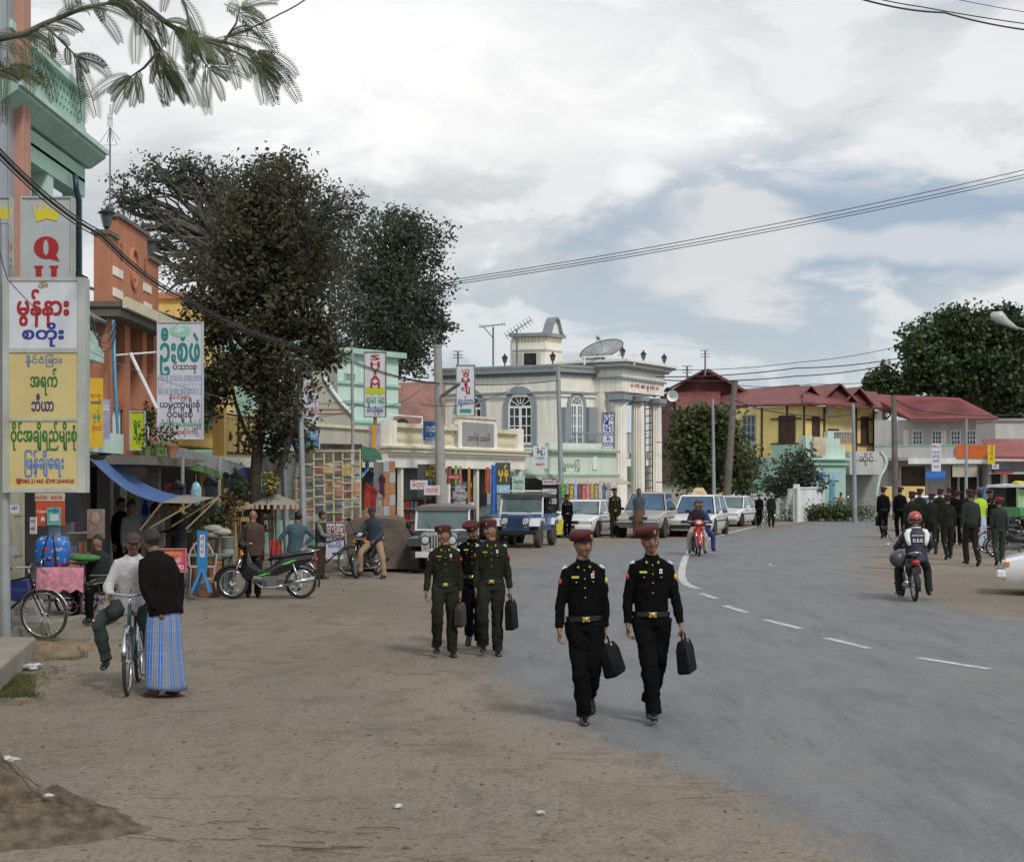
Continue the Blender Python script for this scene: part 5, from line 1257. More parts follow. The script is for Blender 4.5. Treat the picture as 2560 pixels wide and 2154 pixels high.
# --- cream balustrade building (B5)
f = Fac(tuple(Wp(962, 1200, 46).xy), tuple(Wp(1302, 1200, 54).xy)); Rc = build_root('cream_shop_row', 'single storey cream shop row with balustrade terrace and dark name panel', f); F5 = f
f.bx('wall', CREAM, Rc, 0, f.L, .14, 2.75, -5, -1.2); f.bx('cornice', CREAMD, Rc, -.1, f.L + .1, 3.02, 3.14, -.4, .30); f.bx('cornice', CREAM, Rc, -.05, f.L + .05, 2.92, 3.02, -.4, .20); f.bx('fascia', CREAM, Rc, -.1, f.L + .1, 2.55, 2.92, -1.2, .12); f.bx('terrace', CONC, Rc, 0, f.L, 2.75, 3.0, -5, -.4)
f.bx('cornice_lip', CREAMD, Rc, -.15, f.L + .15, 3.14, 3.20, -.4, .36)
zr0, zr1 = 3.22, 3.78
for (a, b, cnt) in ((972, 1060, 7), (1094, 1134, 4), (1226, 1292, 6)):
 ua, ub = f.at(a, 1100)[0], f.at(b, 1100)[0]; f.bx('rail', CREAMD, Rc, ua, ub, zr1, zr1 + .14, -.12, .14); f.bx('rail_base', CREAM, Rc, ua, ub, zr0 - .02, zr0 + .05, -.1, .12)
 baluster_row(f, Rc, ua + .15, ub - .15, zr0 + .05, zr1, .0, cnt * 2, CREAMD, r=.085)
for a in (962, 1060, 1134, 1218, 1285): ua = f.at(a, 1100)[0]; f.bx('pedestal', CREAM, Rc, ua, ua + .42, zr0 - .02, zr1 + .20, -.15, .17)
ua, ub = f.at(1134, 1100)[0], f.at(1228, 1100)[0]; f.bx('name_panel_frame', CREAM, Rc, ua, ub, 3.2, 4.22, .02, .20); f.bx('name_panel_cap', CREAMD, Rc, ua - .06, ub + .06, 4.22, 4.30, -.02, .26)
np_ = f.bx('name_panel', GREYW, Rc, ua + .22, ub - .22, 3.30, 4.08, .20, .23); text('ဘက်စုံ သမဝါ', .26, Rc, f.tm(Rc, (ua + ub) / 2, 3.55, .235), mat('dark_print', (.05, .05, .05), var=0), bold=.02)
q = MB(); q.tube([f.p(.2, 4.15, 0), f.p(2.2, 4.15, 0), f.p(2.2, 3.9, 0)], .025, 6); q.build('pipe_rail', WHITEW, Rc, world=True)
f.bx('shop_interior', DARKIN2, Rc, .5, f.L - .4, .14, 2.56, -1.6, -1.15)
for a in (1000, 1118, 1190, 1296): ua = f.at(a, 1100)[0]; f.bx('pillar', CREAM, Rc, ua, ua + .12, .14, 2.56, -.1, .05)
shutter = f.el('roller_shutter', mat('grey_green_shutter', (.085, .10, .095), r=.5, m=.3, var=.15), Rc, 1056, 1135, 1165, 1250, -.9, -.82)
dd = f.el('door_panel', mat('dark_grey_door', (.05, .055, .06), r=.5), Rc, 1180, 1212, 1180, 1310, -1.1, -1.0)
SAGE = wmat_('sage_green_paint', (.56, .64, .56), streak=.2); SAGEL = wmat_('pale_sage_paint', (.64, .70, .64), streak=.2); SAGED = wmat_('sage_trim_paint', (.28, .40, .33), streak=.2)
# --- mint single storey shop (B8)
f = Fac(tuple(Wp(1302, 1200, 62).xy), tuple(Wp(1545, 1200, 65).xy), 1.127); Rn = build_root('mint_shop', 'low mint green shop with moulded parapet and cloth awning below the white arcade building', f); F8 = f
f.bx('wall', SAGE, Rn, 0, f.L, .14, 2.5, -4, -1.0); f.bx('parapet', SAGE, Rn, -.2, f.L - .1, 2.3, 3.35, -.2, .02); f.bx('parapet_raised', SAGEL, Rn, 1.4, f.L - .9, 3.35, 3.55, -.2, .03)
for z in (2.30, 3.20): f.bx('moulding', SAGED, Rn, -.25, f.L - .05, z, z + .09, .0, .22)
for u in (1.3, f.L - 1.3):
 q = MB(); q.prism([(-.12, -.28), (.12, -.28), (.16, .1), (0, .32), (-.16, .1)], .02, .07, lambda a, b, d, u=u: f.p(u + a, 2.85 + b, d)); q.build('shield', SAGEL, Rn, world=True)
text('ရွှေမြင့်', .34, Rn, f.tm(Rn, f.L / 2, 2.72, .03), mat('grey_green_print', (.15, .25, .2), var=0), bold=.02)
f.bx('shop_interior', DARKIN2, Rn, .2, f.L - .3, .14, 2.25, -1.1, -.95)
q = MB(); a0, a1 = f.at(1330, 1190)[0], f.at(1538, 1190)[0]; q.loft([[f.p(u, 2.32, .0), f.p(u, 2.34, .0), f.p(u, 2.06, 1.1), f.p(u, 2.03, 1.1)] for u in (a0, (a0 + a1) / 2, a1)]); q.build('awning', mat('beige_awning_cloth', (.42, .40, .33), r=.9, var=.1), Rn, world=True)
# --- white arcade building (B7)
K7 = 1.133; ZK = lambda z: CH + (z - CH) * K7 if z > .5 else z
C0 = Wp(1096, 1000, 70.7).xy; C1 = Wp(1392, 1000, 68).xy; C2 = Wp(1488, 1000, 69.35).xy
f = Fac(tuple(C0), tuple(C1), K7); g_ = Fac(tuple(C1), tuple(C2), K7); ZT = 6.72
Rw = build_root('white_arcade_building', 'two storey cream building with arched windows, toothed cornice, roof turret and column portico', f)
q = MB(); q.prism([tuple(C0), tuple(C1), tuple(C2), (5.9, 79), (-2, 88)], .14, ZK(6.3), lambda x, y, d: Vector((x, y, d))); q.build('wall', CREAM, Rw, world=True)
for ff, L0, L1 in ((f, -.1, f.L + .08), (g_, -.06, g_.L)):
 ff.bx('string_course', BGREY, Rw, L0, L1, 5.62, 5.70, 0, .16); ff.bx('string_course', CREAM, Rw, L0, L1, 5.50, 5.62, 0, .10)
 ff.bx('parapet', CREAM, Rw, L0, L1, 5.7, 6.45, -.25, .03); ff.bx('cornice', BGREY, Rw, L0 - .05, L1 + .05, 6.45, 6.56, -.3, .28); ff.bx('cornice', CREAM, Rw, L0, L1, 6.56, 6.64, -.3, .22); ff.bx('cornice_top', BGREY, Rw, L0 - .05, L1, 6.64, 6.74, -.3, .34)
 nd = int((L1 - L0) / .13); pr = None
 for i in range(nd):
  u = L0 + (L1 - L0) * (i + .5) / nd
  if pr is None: pr = ff.bx('dentil', BGREY, Rw, u - .03, u + .03, 6.30, 6.43, .03, .16); u_0 = u
  else: o = pr.copy(); COL.objects.link(o); o.location = pr.location + (ff.p(u, 0) - ff.p(u_0, 0))
arch_window(f, Rw, *(lambda r: (r[0], r[1], r[2]))(f.r(1272, 1332, 1040, 1112)), f.at(1272, 1018)[1], BGREY, WHITEW, DGL)
arch_window(f, Rw, *(lambda r: (r[0], r[1], r[2]))(f.r(1150, 1206, 1040, 1106)), f.at(1150, 1022)[1], BGREY, WHITEW, DGL)
arch_window(g_, Rw, *(lambda r: (r[0], r[1], r[2]))(g_.r(1424, 1456, 1020, 1118)), g_.at(1424, 1012)[1], BGREY, WHITEW, WGL, door=True, sw=.16)
for a, b in ((1403, 1418), (1462, 1482)): g_.el('shutter', BGREY, Rw, a, b, 1018, 1108, .02, .30)
u0_, u1_, zb_, zt_ = g_.r(1410, 1486, 1084, 1122); g_.bx('balcony_slab', CREAM, Rw, u0_, u1_, zb_ - .2, zb_, 0, .7)
for i in range(16): u = u0_ + (u1_ - u0_) * i / 15; g_.bx('balcony_bar', BGREY, Rw, u, u + .025, zb_, zt_, .66, .69)
g_.bx('balcony_rail', BGREY, Rw, u0_, u1_, zt_, zt_ + .05, .63, .70)
# portico
Cp = Wp(1556, 1000, 68.55).xy; Ce = Wp(1660, 1000, 72.4).xy; pf = Fac(tuple(Cp), tuple(Ce), K7); pl_ = Fac(tuple(C2), tuple(Cp), K7)
back = -3.2
for nm, m_, z0, z1, o in (('architrave', CREAM, 5.72, 6.22, 0), ('string_course', BGREY, 6.22, 6.30, .10), ('frieze', CREAM, 6.30, 6.62, .02), ('cornice', BGREY, 6.62, 6.72, .20), ('cornice', CREAM, 6.72, 6.80, .30), ('cornice', BGREY, 6.80, 6.88, .42), ('cornice_top', CREAM, 6.88, 6.98, .50)):
 q = MB(); pf.box(q, -o, pf.L + o, z0, z1, back, .0 + o); q.build(nm, m_, Rw, world=True)
text('ပ က ဆ န တ ဝ', .26, Rw, pf.tm(Rw, pf.L / 2 + .1, 6.0, .012), mat('red_letter_paint', (.35, .03, .03), var=0), bold=.08, fit=3.0)
pl_.bx('wall', CREAM, Rw, 0, pl_.L * .35, .14, 5.72, -.2, .05)
for i in range(3):
 u = .35 + i * (pf.L - .7) / 2; P_ = pf.p(u, .14, -.30); q = MB(); n_ = 32
 q.loft([[P_ + Vector((r_ * K7 * (1 - (.09 if k % 2 else 0)) * math.cos(2 * PI * k / n_), r_ * K7 * (1 - (.09 if k % 2 else 0)) * math.sin(2 * PI * k / n_), ZK(z))) for k in range(n_)] for r_, z in ((.30, .3), (.29, 2.0), (.26, 5.2))])
 c_ = q.build('column', CREAM, Rw, world=True)
 q = MB(); q.box(P_ + Vector((0, 0, ZK(5.32) - .1)), (.70, .70, .14), M=Matrix.Rotation(math.atan2(pf.u.y, pf.u.x), 3, 'Z')); q.box(P_ + Vector((0, 0, ZK(5.72) - .40)), (.84, .84, .22), M=Matrix.Rotation(math.atan2(pf.u.y, pf.u.x), 3, 'Z')); cb = q.build('capital', BGREY, c_); cb.data.transform(wmat(c_).inverted()); q = MB(); q.box(P_ + Vector((0, 0, .1)), (.75, .75, .25), M=Matrix.Rotation(math.atan2(pf.u.y, pf.u.x), 3, 'Z')); cb = q.build('column_base', BGREY, c_); cb.data.transform(wmat(c_).inverted())
pf.bx('wall', CREAM, Rw, 0, pf.L - .2, .14, 5.72, back - 1, back); pf.bx('balcony_slab', CREAM, Rw, .1, pf.L, 3.1, 3.3, back, -.7)
for i in range(20): pf.bx('balcony_bar', BGREY, Rw, .3 + i * .17, .33 + i * .17, 3.3, 4.1, -.95, -.92)
pf.bx('balcony_rail', BGREY, Rw, .2, pf.L, 4.1, 4.15, -.97, -.90)
for u in (.9, 2.6): window(pf, Rw, u, u + .7, 3.4, 5.2, frame=BGREY, glass=DGL, n=back, cols=2, rows=4); pf.bx('doorway', DARKIN, Rw, u, u + .9, .14, 2.4, back, back + .03)
# turret
ft_ = Fac(tuple(Wp(1281, 1000, 70.2).xy), tuple(Wp(1364, 1000, 69.8).xy), K7); gt_ = Fac(tuple(Wp(1364, 1000, 69.8).xy), tuple(Wp(1404, 1000, 70.9).xy), K7)
zb_, z1_ = 6.7, CH + (HY - 850) / FPX * 62
q = MB(); q.prism([tuple(ft_.A.xy), tuple(ft_.B.xy), tuple(gt_.B.xy), (gt_.B.x - .2, gt_.B.y + 2), (ft_.A.x - .1, ft_.A.y + 2)], ZK(zb_), ZK(z1_ + .15), lambda x, y, d: Vector((x, y, d))); tu = q.build('turret', CREAM, Rw, world=True)
for ff in (ft_, gt_):
 ff.bx('turret_cornice', BGREY, tu, -.12, ff.L + .12, z1_ + .12, z1_ + .26, -.1, .18); ff.bx('turret_band', CREAM, tu, -.04, ff.L + .04, z1_ - .42, z1_ - .34, 0, .08)
 for i in range(int(ff.L / .16)): ff.bx('turret_dentil', CREAMD, tu, .04 + i * .16, .11 + i * .16, z1_ - .02, z1_ + .11, 0, .10)
q = MB(); ft_.box(q, .55, 1.2, zb_ + .02, z1_ - .55, .0, .02); q.build('turret_opening', DARKIN, tu, world=True)
ft_.bx('turret_shutter', GREYL, tu, .05, .48, zb_, z1_ - .55, .02, .10); ft_.bx('turret_shutter', GREYL, tu, 1.24, 1.34, zb_, z1_ - .55, .02, .45)
gc = gt_.L / 2; q = MB(); arcp = [(gc - .52, z1_ + .18), (gc - .40, z1_ + .36), (gc - .28, z1_ + .62), (gc - .12, z1_ + .84), (gc + .02, z1_ + .88), (gc + .16, z1_ + .82), (gc + .28, z1_ + .6), (gc + .38, z1_ + .36), (gc + .5, z1_ + .18)]
q.loft([[gt_.p(a, b, -.3), gt_.p(a, b, .22), gt_.p(gc + (a - gc) * 1.08, b + .07, .22), gt_.p(gc + (a - gc) * 1.08, b + .07, -.3)] for a, b in arcp]); q.build('turret_gable', BGREY, tu, world=True)
q = MB(); q.prism(arcp, -.02, .05, lambda a, b, d: gt_.p(a, b, d)); q.build('gable_face', CREAM, tu, world=True)
for i, (px_, d_) in enumerate(((1262, 69), (1382, 68), (1494, 69.2), (1557, 68.4), (1609, 70.2), (1661, 72))):
 z_ = ZK(6.75 if i < 3 else 6.98); x_ = (px_ - CX) / FPX * d_
 t = thing('roof_lantern', 'small black lantern on the white cornice, %s' % ('below the aerial mast', 'beside the roof turret', 'where the main cornice meets the portico', 'at the near corner of the portico roof', 'above the middle column of the portico', 'at the far end of the portico roof')[i], 'lantern', (x_, d_ + .1, z_), 0, 'lanterns along the white roofline')
 q = MB(); q.lathe([(.05, 0), (.03, .05), (.03, .15)], n=8); q.build('stem', BLKM, t); q = MB(); q.lathe([(.07, .15), (.13, .38)], n=6); q.build('glass', mat('smoky_lamp_glass', (.10, .11, .12)), t); q = MB(); q.lathe([(.16, .38), (.05, .5), (.001, .6)], n=6); q.build('cap', BLKM, t)
# --- yellow and maroon house (B9)
D9 = 96.0
f = Fac(tuple(Wp(1800, 1000, 100).xy), tuple(Wp(2012, 1000, D9).xy)); g9 = Fac(tuple(Wp(2012, 1000, D9).xy), tuple(Wp(2186, 1000, 99).xy))
R9 = build_root('yellow_timber_house', 'yellow two storey house with maroon shutters and three gabled maroon roofs', f)
z0, z1 = 2.6, CH + (HY - 1014) / FPX * D9
q = MB(); q.prism([tuple(f.A.xy), tuple(f.B.xy), tuple(g9.B.xy), (g9.B.x + 1, 108), (f.A.x, 110)], 0, z1, lambda x, y, d: Vector((x, y, d))); q.build('wall', YELLOWL, R9, world=True)
for px_ in (1905, 1968, 2011): u = f.at(px_, 1050)[0]; f.bx('timber', DWOOD, R9, u - .06, u + .06, z0 + .6, z1, 0, .06)
for y_ in (1046, 1108): a, b, _, zt = f.r(1928, 2006, y_, y_ + 4); f.bx('timber', DWOOD, R9, a, b, zt - .10, zt, .061, .12)
for px_ in (2060, 2140, 2184): u = g9.at(px_, 1050)[0]; g9.bx('timber', DWOOD, R9, u - .06, u + .06, z0 + .8, z1, 0, .06)
for y_ in (1046, 1108):
 for a_, b_ in ((2014, 2058), (2142, 2182)): a, b, _, zt = g9.r(a_, b_, y_, y_ + 4); g9.bx('timber', DWOOD, R9, a, b, zt - .10, zt, .061, .12)
window(f, R9, *f.r(1858, 1888, 1040, 1104), frame=BGREY, glass=DGL, cols=3, rows=3, fw=.09)
window(f, R9, *f.r(1950, 1986, 1042, 1106), frame=DWOOD, glass=DWOOD, cols=2, rows=1, fw=.08)
window(g9, R9, *g9.r(2032, 2046, 1044, 1090), frame=DWOOD, glass=DWOOD, cols=1, rows=1, fw=.08); window(g9, R9, *g9.r(2154, 2168, 1044, 1106), frame=DWOOD, glass=DWOOD, cols=1, rows=1, fw=.08)
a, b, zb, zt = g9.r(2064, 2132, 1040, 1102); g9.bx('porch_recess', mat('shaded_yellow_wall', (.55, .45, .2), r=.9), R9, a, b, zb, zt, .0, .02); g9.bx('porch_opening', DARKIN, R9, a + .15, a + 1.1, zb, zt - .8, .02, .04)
q = MB(); K = 10; q.loft([[g9.p(a + (b - a) * i / K, zt + .10 + .55 * math.sin(PI * i / K), .02), g9.p(a + (b - a) * i / K, zt + .10 + .55 * math.sin(PI * i / K), .12), g9.p(a + (b - a) * i / K, zt + .9, .12), g9.p(a + (b - a) * i / K, zt + .9, .02)] for i in range(K + 1)]); q.build('porch_arch', GREYL, R9, world=True)
for i in range(18): u = a + (b - a) * i / 17; g9.bx('porch_baluster', GREYL, R9, u, u + .05, zb - .1, zb + .55, .05, .10)
g9.bx('porch_rail', GREYL, R9, a, b, zb + .55, zb + .65, .03, .14)
E_ = lambda px, py, d: Wp(px, py, d)
gable_sheet('roof', MAROONR, R9, [E_(1772, 1020, 101), E_(2022, 1014, 95), E_(1998, 966, 100), E_(1780, 985, 105)], .15, ribs=40)
gable_sheet('roof', MAROONR, R9, [E_(2008, 1010, 94.6), E_(2204, 1024, 97.5), E_(2190, 985, 101), E_(2005, 972, 99)], .15, ribs=34)
for pk, wd in (((2024, 973), 26), ((2096, 968), 32), ((2144, 977), 26)):   # three small gables
 p = E_(pk[0], pk[1], 98.0); q = MB(); L_, R_ = E_(pk[0] - wd * .9, pk[1] + 32, 97), E_(pk[0] + wd * .9, pk[1] + 34, 97); bk_ = E_(pk[0] - 70, pk[1] + 4, 104)
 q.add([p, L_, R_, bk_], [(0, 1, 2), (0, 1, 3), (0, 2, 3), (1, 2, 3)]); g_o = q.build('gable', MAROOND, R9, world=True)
 gable_sheet('gable_roof', MAROONR, R9, [L_ + Vector((-.4, -.5, -.1)), bk_ + Vector((-3, 0, -1.0)), bk_ + Vector((0, 0, .1)), p + Vector((0, -.6, .15))], .1); gable_sheet('gable_roof', MAROONR, R9, [R_ + Vector((.4, -.5, -.1)), R_ + Vector((0, 4, 0)), bk_ + Vector((0, 0, .1)), p + Vector((0, -.6, .15))], .1)
# tall rear gable
pk, el_, er_ = E_(1762, 928, 103), E_(1683, 972, 103), E_(1872, 992, 103)
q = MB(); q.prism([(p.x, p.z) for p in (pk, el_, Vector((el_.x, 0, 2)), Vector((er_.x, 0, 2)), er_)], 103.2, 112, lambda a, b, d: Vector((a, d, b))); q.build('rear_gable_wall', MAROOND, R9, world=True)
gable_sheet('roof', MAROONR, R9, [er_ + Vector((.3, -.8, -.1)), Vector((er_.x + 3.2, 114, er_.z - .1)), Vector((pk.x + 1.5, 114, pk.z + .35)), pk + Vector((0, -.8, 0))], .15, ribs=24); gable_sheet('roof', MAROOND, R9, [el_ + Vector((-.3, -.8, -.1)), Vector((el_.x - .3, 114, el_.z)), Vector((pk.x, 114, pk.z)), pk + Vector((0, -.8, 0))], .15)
gable_sheet('skirt_roof', MAROONR, R9, [E_(1690, 1028, 99), E_(1800, 1030, 99), E_(1800, 982, 103), E_(1690, 984, 103)], .12, ribs=16)
# --- mint annex with stepped parapet (B11)
f = Fac(tuple(Wp(1862, 1200, 92).xy), tuple(Wp(2022, 1200, 88).xy)); g = Fac(tuple(Wp(2022, 1200, 88).xy), tuple(Wp(2114, 1200, 89).xy))
Ra = build_root('mint_annex', 'mint green corner annex with stepped parapet and peeling sign in front of the yellow house', f)
q = MB(); q.prism([tuple(f.A.xy), tuple(f.B.xy), tuple(g.B.xy), (g.B.x, 96), (f.A.x, 98)], 0, 3.6, lambda x, y, d: Vector((x, y, d))); q.build('wall', MINT, Ra, world=True)
f.bx('parapet', MINT, Ra, f.at(1930, 1100)[0], f.L, 3.6, 4.3, -.3, 0); f.bx('parapet', MINTL, Ra, f.at(1998, 1100)[0], f.L, 4.3, 4.8, -.3, .01)
for a, b, z0, z1 in ((2014, 2030, 3.4, 4.75), (2028, 2112, 3.4, 4.2), (2060, 2100, 4.2, 4.65), (2068, 2084, 4.65, 5.05)): ua, ub = g.at(a, 1100)[0], g.at(b, 1100)[0]; g.bx('stepped_parapet', MINTL, Ra, ua, ub, z0, z1, -.3, .02 + .01 * (z0 > 4))
g.bx('moulding', MINTL, Ra, -.1, g.L + .15, 3.4, 3.5, 0, .3); g.bx('moulding', MINT, Ra, -.05, g.L + .1, 3.1, 3.2, 0, .18)
g.el('door', mat('pale_blue_door', (.32, .48, .55), r=.6), Ra, 2034, 2062, 1200, 1282, .02, .07); g.el('door', mat('blue_board', (.12, .30, .50), r=.6), Ra, 2074, 2084, 1196, 1282, .02, .08)
g.el('wall_sign', mat('blue_board', (.12, .30, .50)), Ra, 2032, 2062, 1180, 1200, .07, .12); g.el('wall_sign', mat('sky_blue_sign', (.30, .48, .62), r=.5), Ra, 2071, 2097, 1181, 1200, .07, .12)
sg = g.el('peeling_sign', mat('peeling_cream_paint', (.55, .47, .33), r=.8, var=.2, dirt=.4), Ra, 2026, 2056, 1092, 1140, .25, .33)
window(f, Ra, *f.r(1868, 1896, 1208, 1238), frame=MINTD, glass=DGL, cols=5, rows=1, fw=.07, sill=False)
# grey curved canopy
f = Fac(tuple(Wp(2112, 1200, 91).xy), tuple(Wp(2212, 1200, 91).xy)); Rk = build_root('curved_canopy_shop', 'grey shop with bulging curved fascia between mint annex and grey shop house', f)
f.bx('wall', GREYW, Rk, 0, f.L, 0, 2.6, -5, -1.5); pr_ = [(2120, 1128), (2198, 1128), (2207, 1140), (2211, 1155), (2206, 1172), (2196, 1188), (2190, 1186), (2122, 1186)]
q = MB(); q.prism([f.at(*p) for p in pr_], -4, .3, lambda a, b, d: f.p(a, b, d)); q.build('curved_fascia', GREYL, Rk, world=True)
q = MB(); q.loft([[f.p(*f.at(*p), .3), f.p(*f.at(*p), .4), f.p(f.at(*p)[0] + .16, f.at(*p)[1], .4), f.p(f.at(*p)[0] + .16, f.at(*p)[1], .3)] for p in ((2196, 1128), (2206, 1140), (2210, 1155), (2205, 1172), (2194, 1190), (2188, 1215), (2184, 1250))]); q.build('canopy_rib', MINTL, Rk, world=True)
f.el('fascia_sign', GREYL, Rk, 2134, 2190, 1136, 1150, .3, .34); text('ဆိုင်', .5, Rk, f.tm(Rk, f.at(2150, 1150)[0] + .3, 3.5, .35), mat('dark_print', (.05, .05, .05)))
f.el('yellow_bench_wall', YELLOWL, Rk, 2195, 2300, 1215, 1252, .9, 1.1)
# --- grey shop house with red roof (B10)
f = Fac(tuple(Wp(2186, 1200, 98).xy), tuple(Wp(2480, 1200, 96).xy)); Rq = build_root('grey_shophouse', 'long grey two storey shophouse with red sheet roof, green balcony and white fascia', f)
f.bx('wall', GREYL, Rq, 0, f.at(2440, 1100)[0], 0, 6.1, -8, 0); f.bx('roof_gable_wall', GREYW, Rq, .0, .4, 5.9, 6.7, -4, -.2)
gable_sheet('roof', REDR, Rq, [E_(2278, 1052, 96), E_(2496, 1050, 94.6), E_(2398, 1000, 101), E_(2170, 990, 103)], .15, ribs=44)
gable_sheet('roof', REDR, Rq, [E_(2278, 1052, 96.2), E_(2180, 1020, 104), E_(2165, 1000, 107), E_(2172, 991, 103.2)], .12)
f.el('eave_board', CREAM, Rq, 2278, 2490, 1048, 1054, .6, .7)
for px_ in (2284, 2332, 2379, 2418): window(f, Rq, *f.r(px_, px_ + 20, 1078, 1110), frame=WHITEW, glass=DGL, cols=3, rows=3, fw=.08, sill=False, shutter=GREYL if px_ < 2400 else None)
for a, b in ((2258, 2272), (2354, 2366)): f.el('door', CREAM, Rq, a, b, 1076, 1112, .0, .05)
f.el('balcony_floor', WHITEW, Rq, 2272, 2475, 1146, 1160, 0, 1.5); f.el('balcony_rail', MINTD, Rq, 2188, 2392, 1113, 1117, 1.3, 1.4); f.el('balcony_floor', GREYW, Rq, 2188, 2272, 1144, 1152, 0, 1.5)
a, b, zb, zt = f.r(2188, 2390, 1117, 1144)
for i in range(54): u = a + (b - a) * i / 53; f.bx('balcony_slat', GREYL, Rq, u, u + .11, zb, zt, 1.33, 1.37)
f.el('orange_banner', mat('orange_banner_cloth', (.62, .14, .035), r=.8), Rq, 2390, 2468, 1113, 1147, 1.5, 1.54)
for a, b, m_ in ((2222, 2246, GREYW), (2254, 2312, DARKIN2), (2374, 2392, DARKIN), (2395, 2440, DARKIN)): f.el('shutter' if m_ is GREYW else 'shop_opening', m_, Rq, a, b, 1166, 1262, .02, .06)
for a in (2248, 2314, 2372, 2394, 2442): f.el('pillar', GREYL, Rq, a, a + 5, 1162, 1262, .06, .22)
f.el('hanging_cloth', mat('cream_cloth', (.50, .46, .38), r=.9), Rq, 2381, 2442, 1162, 1192, 1.3, 1.34)
q = MB(); a, b, zb, zt = f.r(2315, 2364, 1176, 1198); q.loft([[f.p(a, zt, 1.2), f.p(b, zt, 1.2)], [f.p(a, zb + .15, 1.7), f.p(b, zb + .15, 1.7)], [f.p(a + .1, zb, 1.7), f.p(b - .1, zb - .1, 1.7)]], cap=False, closed=False); q.build('blue_awning', mat('blue_tarpaulin', (.03, .13, .42), r=.7), Rq, world=True)
# far right low red roof
Rv = thing('low_red_roofed_shop', 'low shop with wide red roof at the far right of the street', 'building', (Wp(2540, 1205, 94).x, 94, 0))
gable_sheet('roof', REDR, Rv, [E_(2478, 1146, 93), E_(2720, 1150, 93), E_(2720, 1104, 99), E_(2455, 1102, 99)], .15, ribs=40)
f = Fac(tuple(Wp(2470, 1200, 95).xy), tuple(Wp(2720, 1200, 95).xy)); f.bx('wall', GREYL, Rv, 0, f.L, 0, 3.4, -6, 0); f.bx('fascia', WHITEW, Rv, 0, f.L, 2.6, 2.75, 0, 1.2)
for a, b, m_ in ((2478, 2500, DARKIN), (2506, 2516, WHITEW), (2520, 2560, DARKIN2)): f.el('shop_opening', m_, Rv, a, b, 1178, 1262, .02, .06)
f.el('awning', mat('dark_blue_cloth', (.05, .06, .13), r=.8), Rv, 2466, 2512, 1172, 1182, 1.0, 1.6)
f.el('awning_trim', REDP, Rv, 2466, 2512, 1180, 1184, 1.6, 1.63)
f = Fac(tuple(Wp(2486, 1000, 120).xy), tuple(Wp(2700, 1000, 120).xy)); Rx = build_root('grey_block', 'plain grey walled block behind the low red roof', f); f.el('wall', GREYL, Rx, 2488, 2700, 1052, 1210, -5, 0); f.el('coping', GREYW, Rx, 2484, 2700, 1046, 1052, -5, .2)
# --- white compound wall with gate
WW = thing('white_compound_wall', 'long white roadside wall with pierced openings left of the metal gate', 'wall', (Wp(1880, 1205, 84).x, 84, 0))
f = Fac(tuple(Wp(1815, 1280, 83).xy), tuple(Wp(1935, 1280, 88).xy)); f.bx('wall', WHITEW, WW, 0, f.L, 0, 1.35, -.15, 0)
f.bx('coping', WHITEW, WW, -.05, f.L, 1.35, 1.45, -.2, .06)
for i in range(12): u = .3 + i * (f.L - .6) / 12; f.bx('opening', GREYW, WW, u, u + (f.L / 12) * .55, .75, 1.15, .002, .015)
WG = thing('metal_gate', 'white painted barred gate set back in the compound wall', 'gate', (Wp(1960, 1205, 84).x, 84, 0)); f = Fac(tuple(Wp(1944, 1290, 87.5).xy), tuple(Wp(1988, 1290, 80.5).xy))
for i in range(16): f.bx('bar', WHITEW, WG, i * f.L / 16, i * f.L / 16 + .07, .08, 1.75, 0, .04)
for z in (.2, .9, 1.65): f.bx('rail', WHITEW, WG, 0, f.L, z, z + .07, .04, .07)
WW2 = thing('white_compound_wall', 'short white wall right of the gate in front of the mint annex', 'wall', (Wp(2020, 1205, 81).x, 81, 0)); f = Fac(tuple(Wp(1992, 1290, 80.5).xy), tuple(Wp(2058, 1290, 84).xy)); f.bx('wall', WHITEW, WW2, 0, f.L, 0, 1.75, -.15, 0); f.bx('coping', WHITEW, WW2, -.04, f.L + .04, 1.75, 1.84, -.2, .05)
for a in (0, f.L - .2): f.bx('pier', WHITEW, WW2, a, a + .22, 0, 2.0, -.2, .08)
# ------------------------------------------------------------------ the trees in view
d = 34.0
tr_ = [Wp(640, 1300, d) * 1.0, Wp(638, 1200, d), Wp(645, 1110, d), Wp(660, 1010, d), Wp(652, 900, d)]; tr_[0].z = .1
tree('street_tree', 'leafy dark street tree with slim forked trunk on the pavement behind the men', tr_,
  [Lp(640, 560, d, 115, 120, 2.2), Lp(555, 680, d, 100, 110, 1.7), Lp(735, 640, d, 110, 120, 1.8), Lp(650, 760, d, 150, 110, 2.4), Lp(520, 800, d, 75, 85, .9), Lp(780, 800, d, 75, 70, .9), Lp(700, 900, d, 130, 110, 1.8), Lp(560, 940, d, 95, 80, .9), Lp(520, 1000, d, 55, 75, .5), Lp(690, 1040, d, 90, 90, 1.0), Lp(700, 470, d, 90, 90, 1.0), Lp(820, 880, d, 55, 45, .4), Lp(735, 1120, d, 70, 50, .35)],
  1700, 15, .150, LEAF_D, spread=.62, limbs=2, droop=.55, seed=3, shell=.42, aspect=.26, tr=(.15, .10))
o = None
b2 = MB(); p0, p1, p2, p3, p4 = Wp(665, 1280, d), Wp(690, 1200, d - .2), Wp(715, 1130, d - .3), Wp(735, 1050, d - .3), Wp(745, 980, d - .2)
b2.tube([p0, p1, p2, p3, p4], [.10, .085, .075, .06, .04], 10); b2.tube([Wp(636, 1225, d), Wp(600, 1190, d), Wp(585, 1170, d)], [.06, .05, .045], 8); b2.tube([Wp(640, 1120, d), Wp(610, 1070, d), Wp(590, 1010, d), Wp(575, 950, d)], [.06, .05, .04, .03], 8)
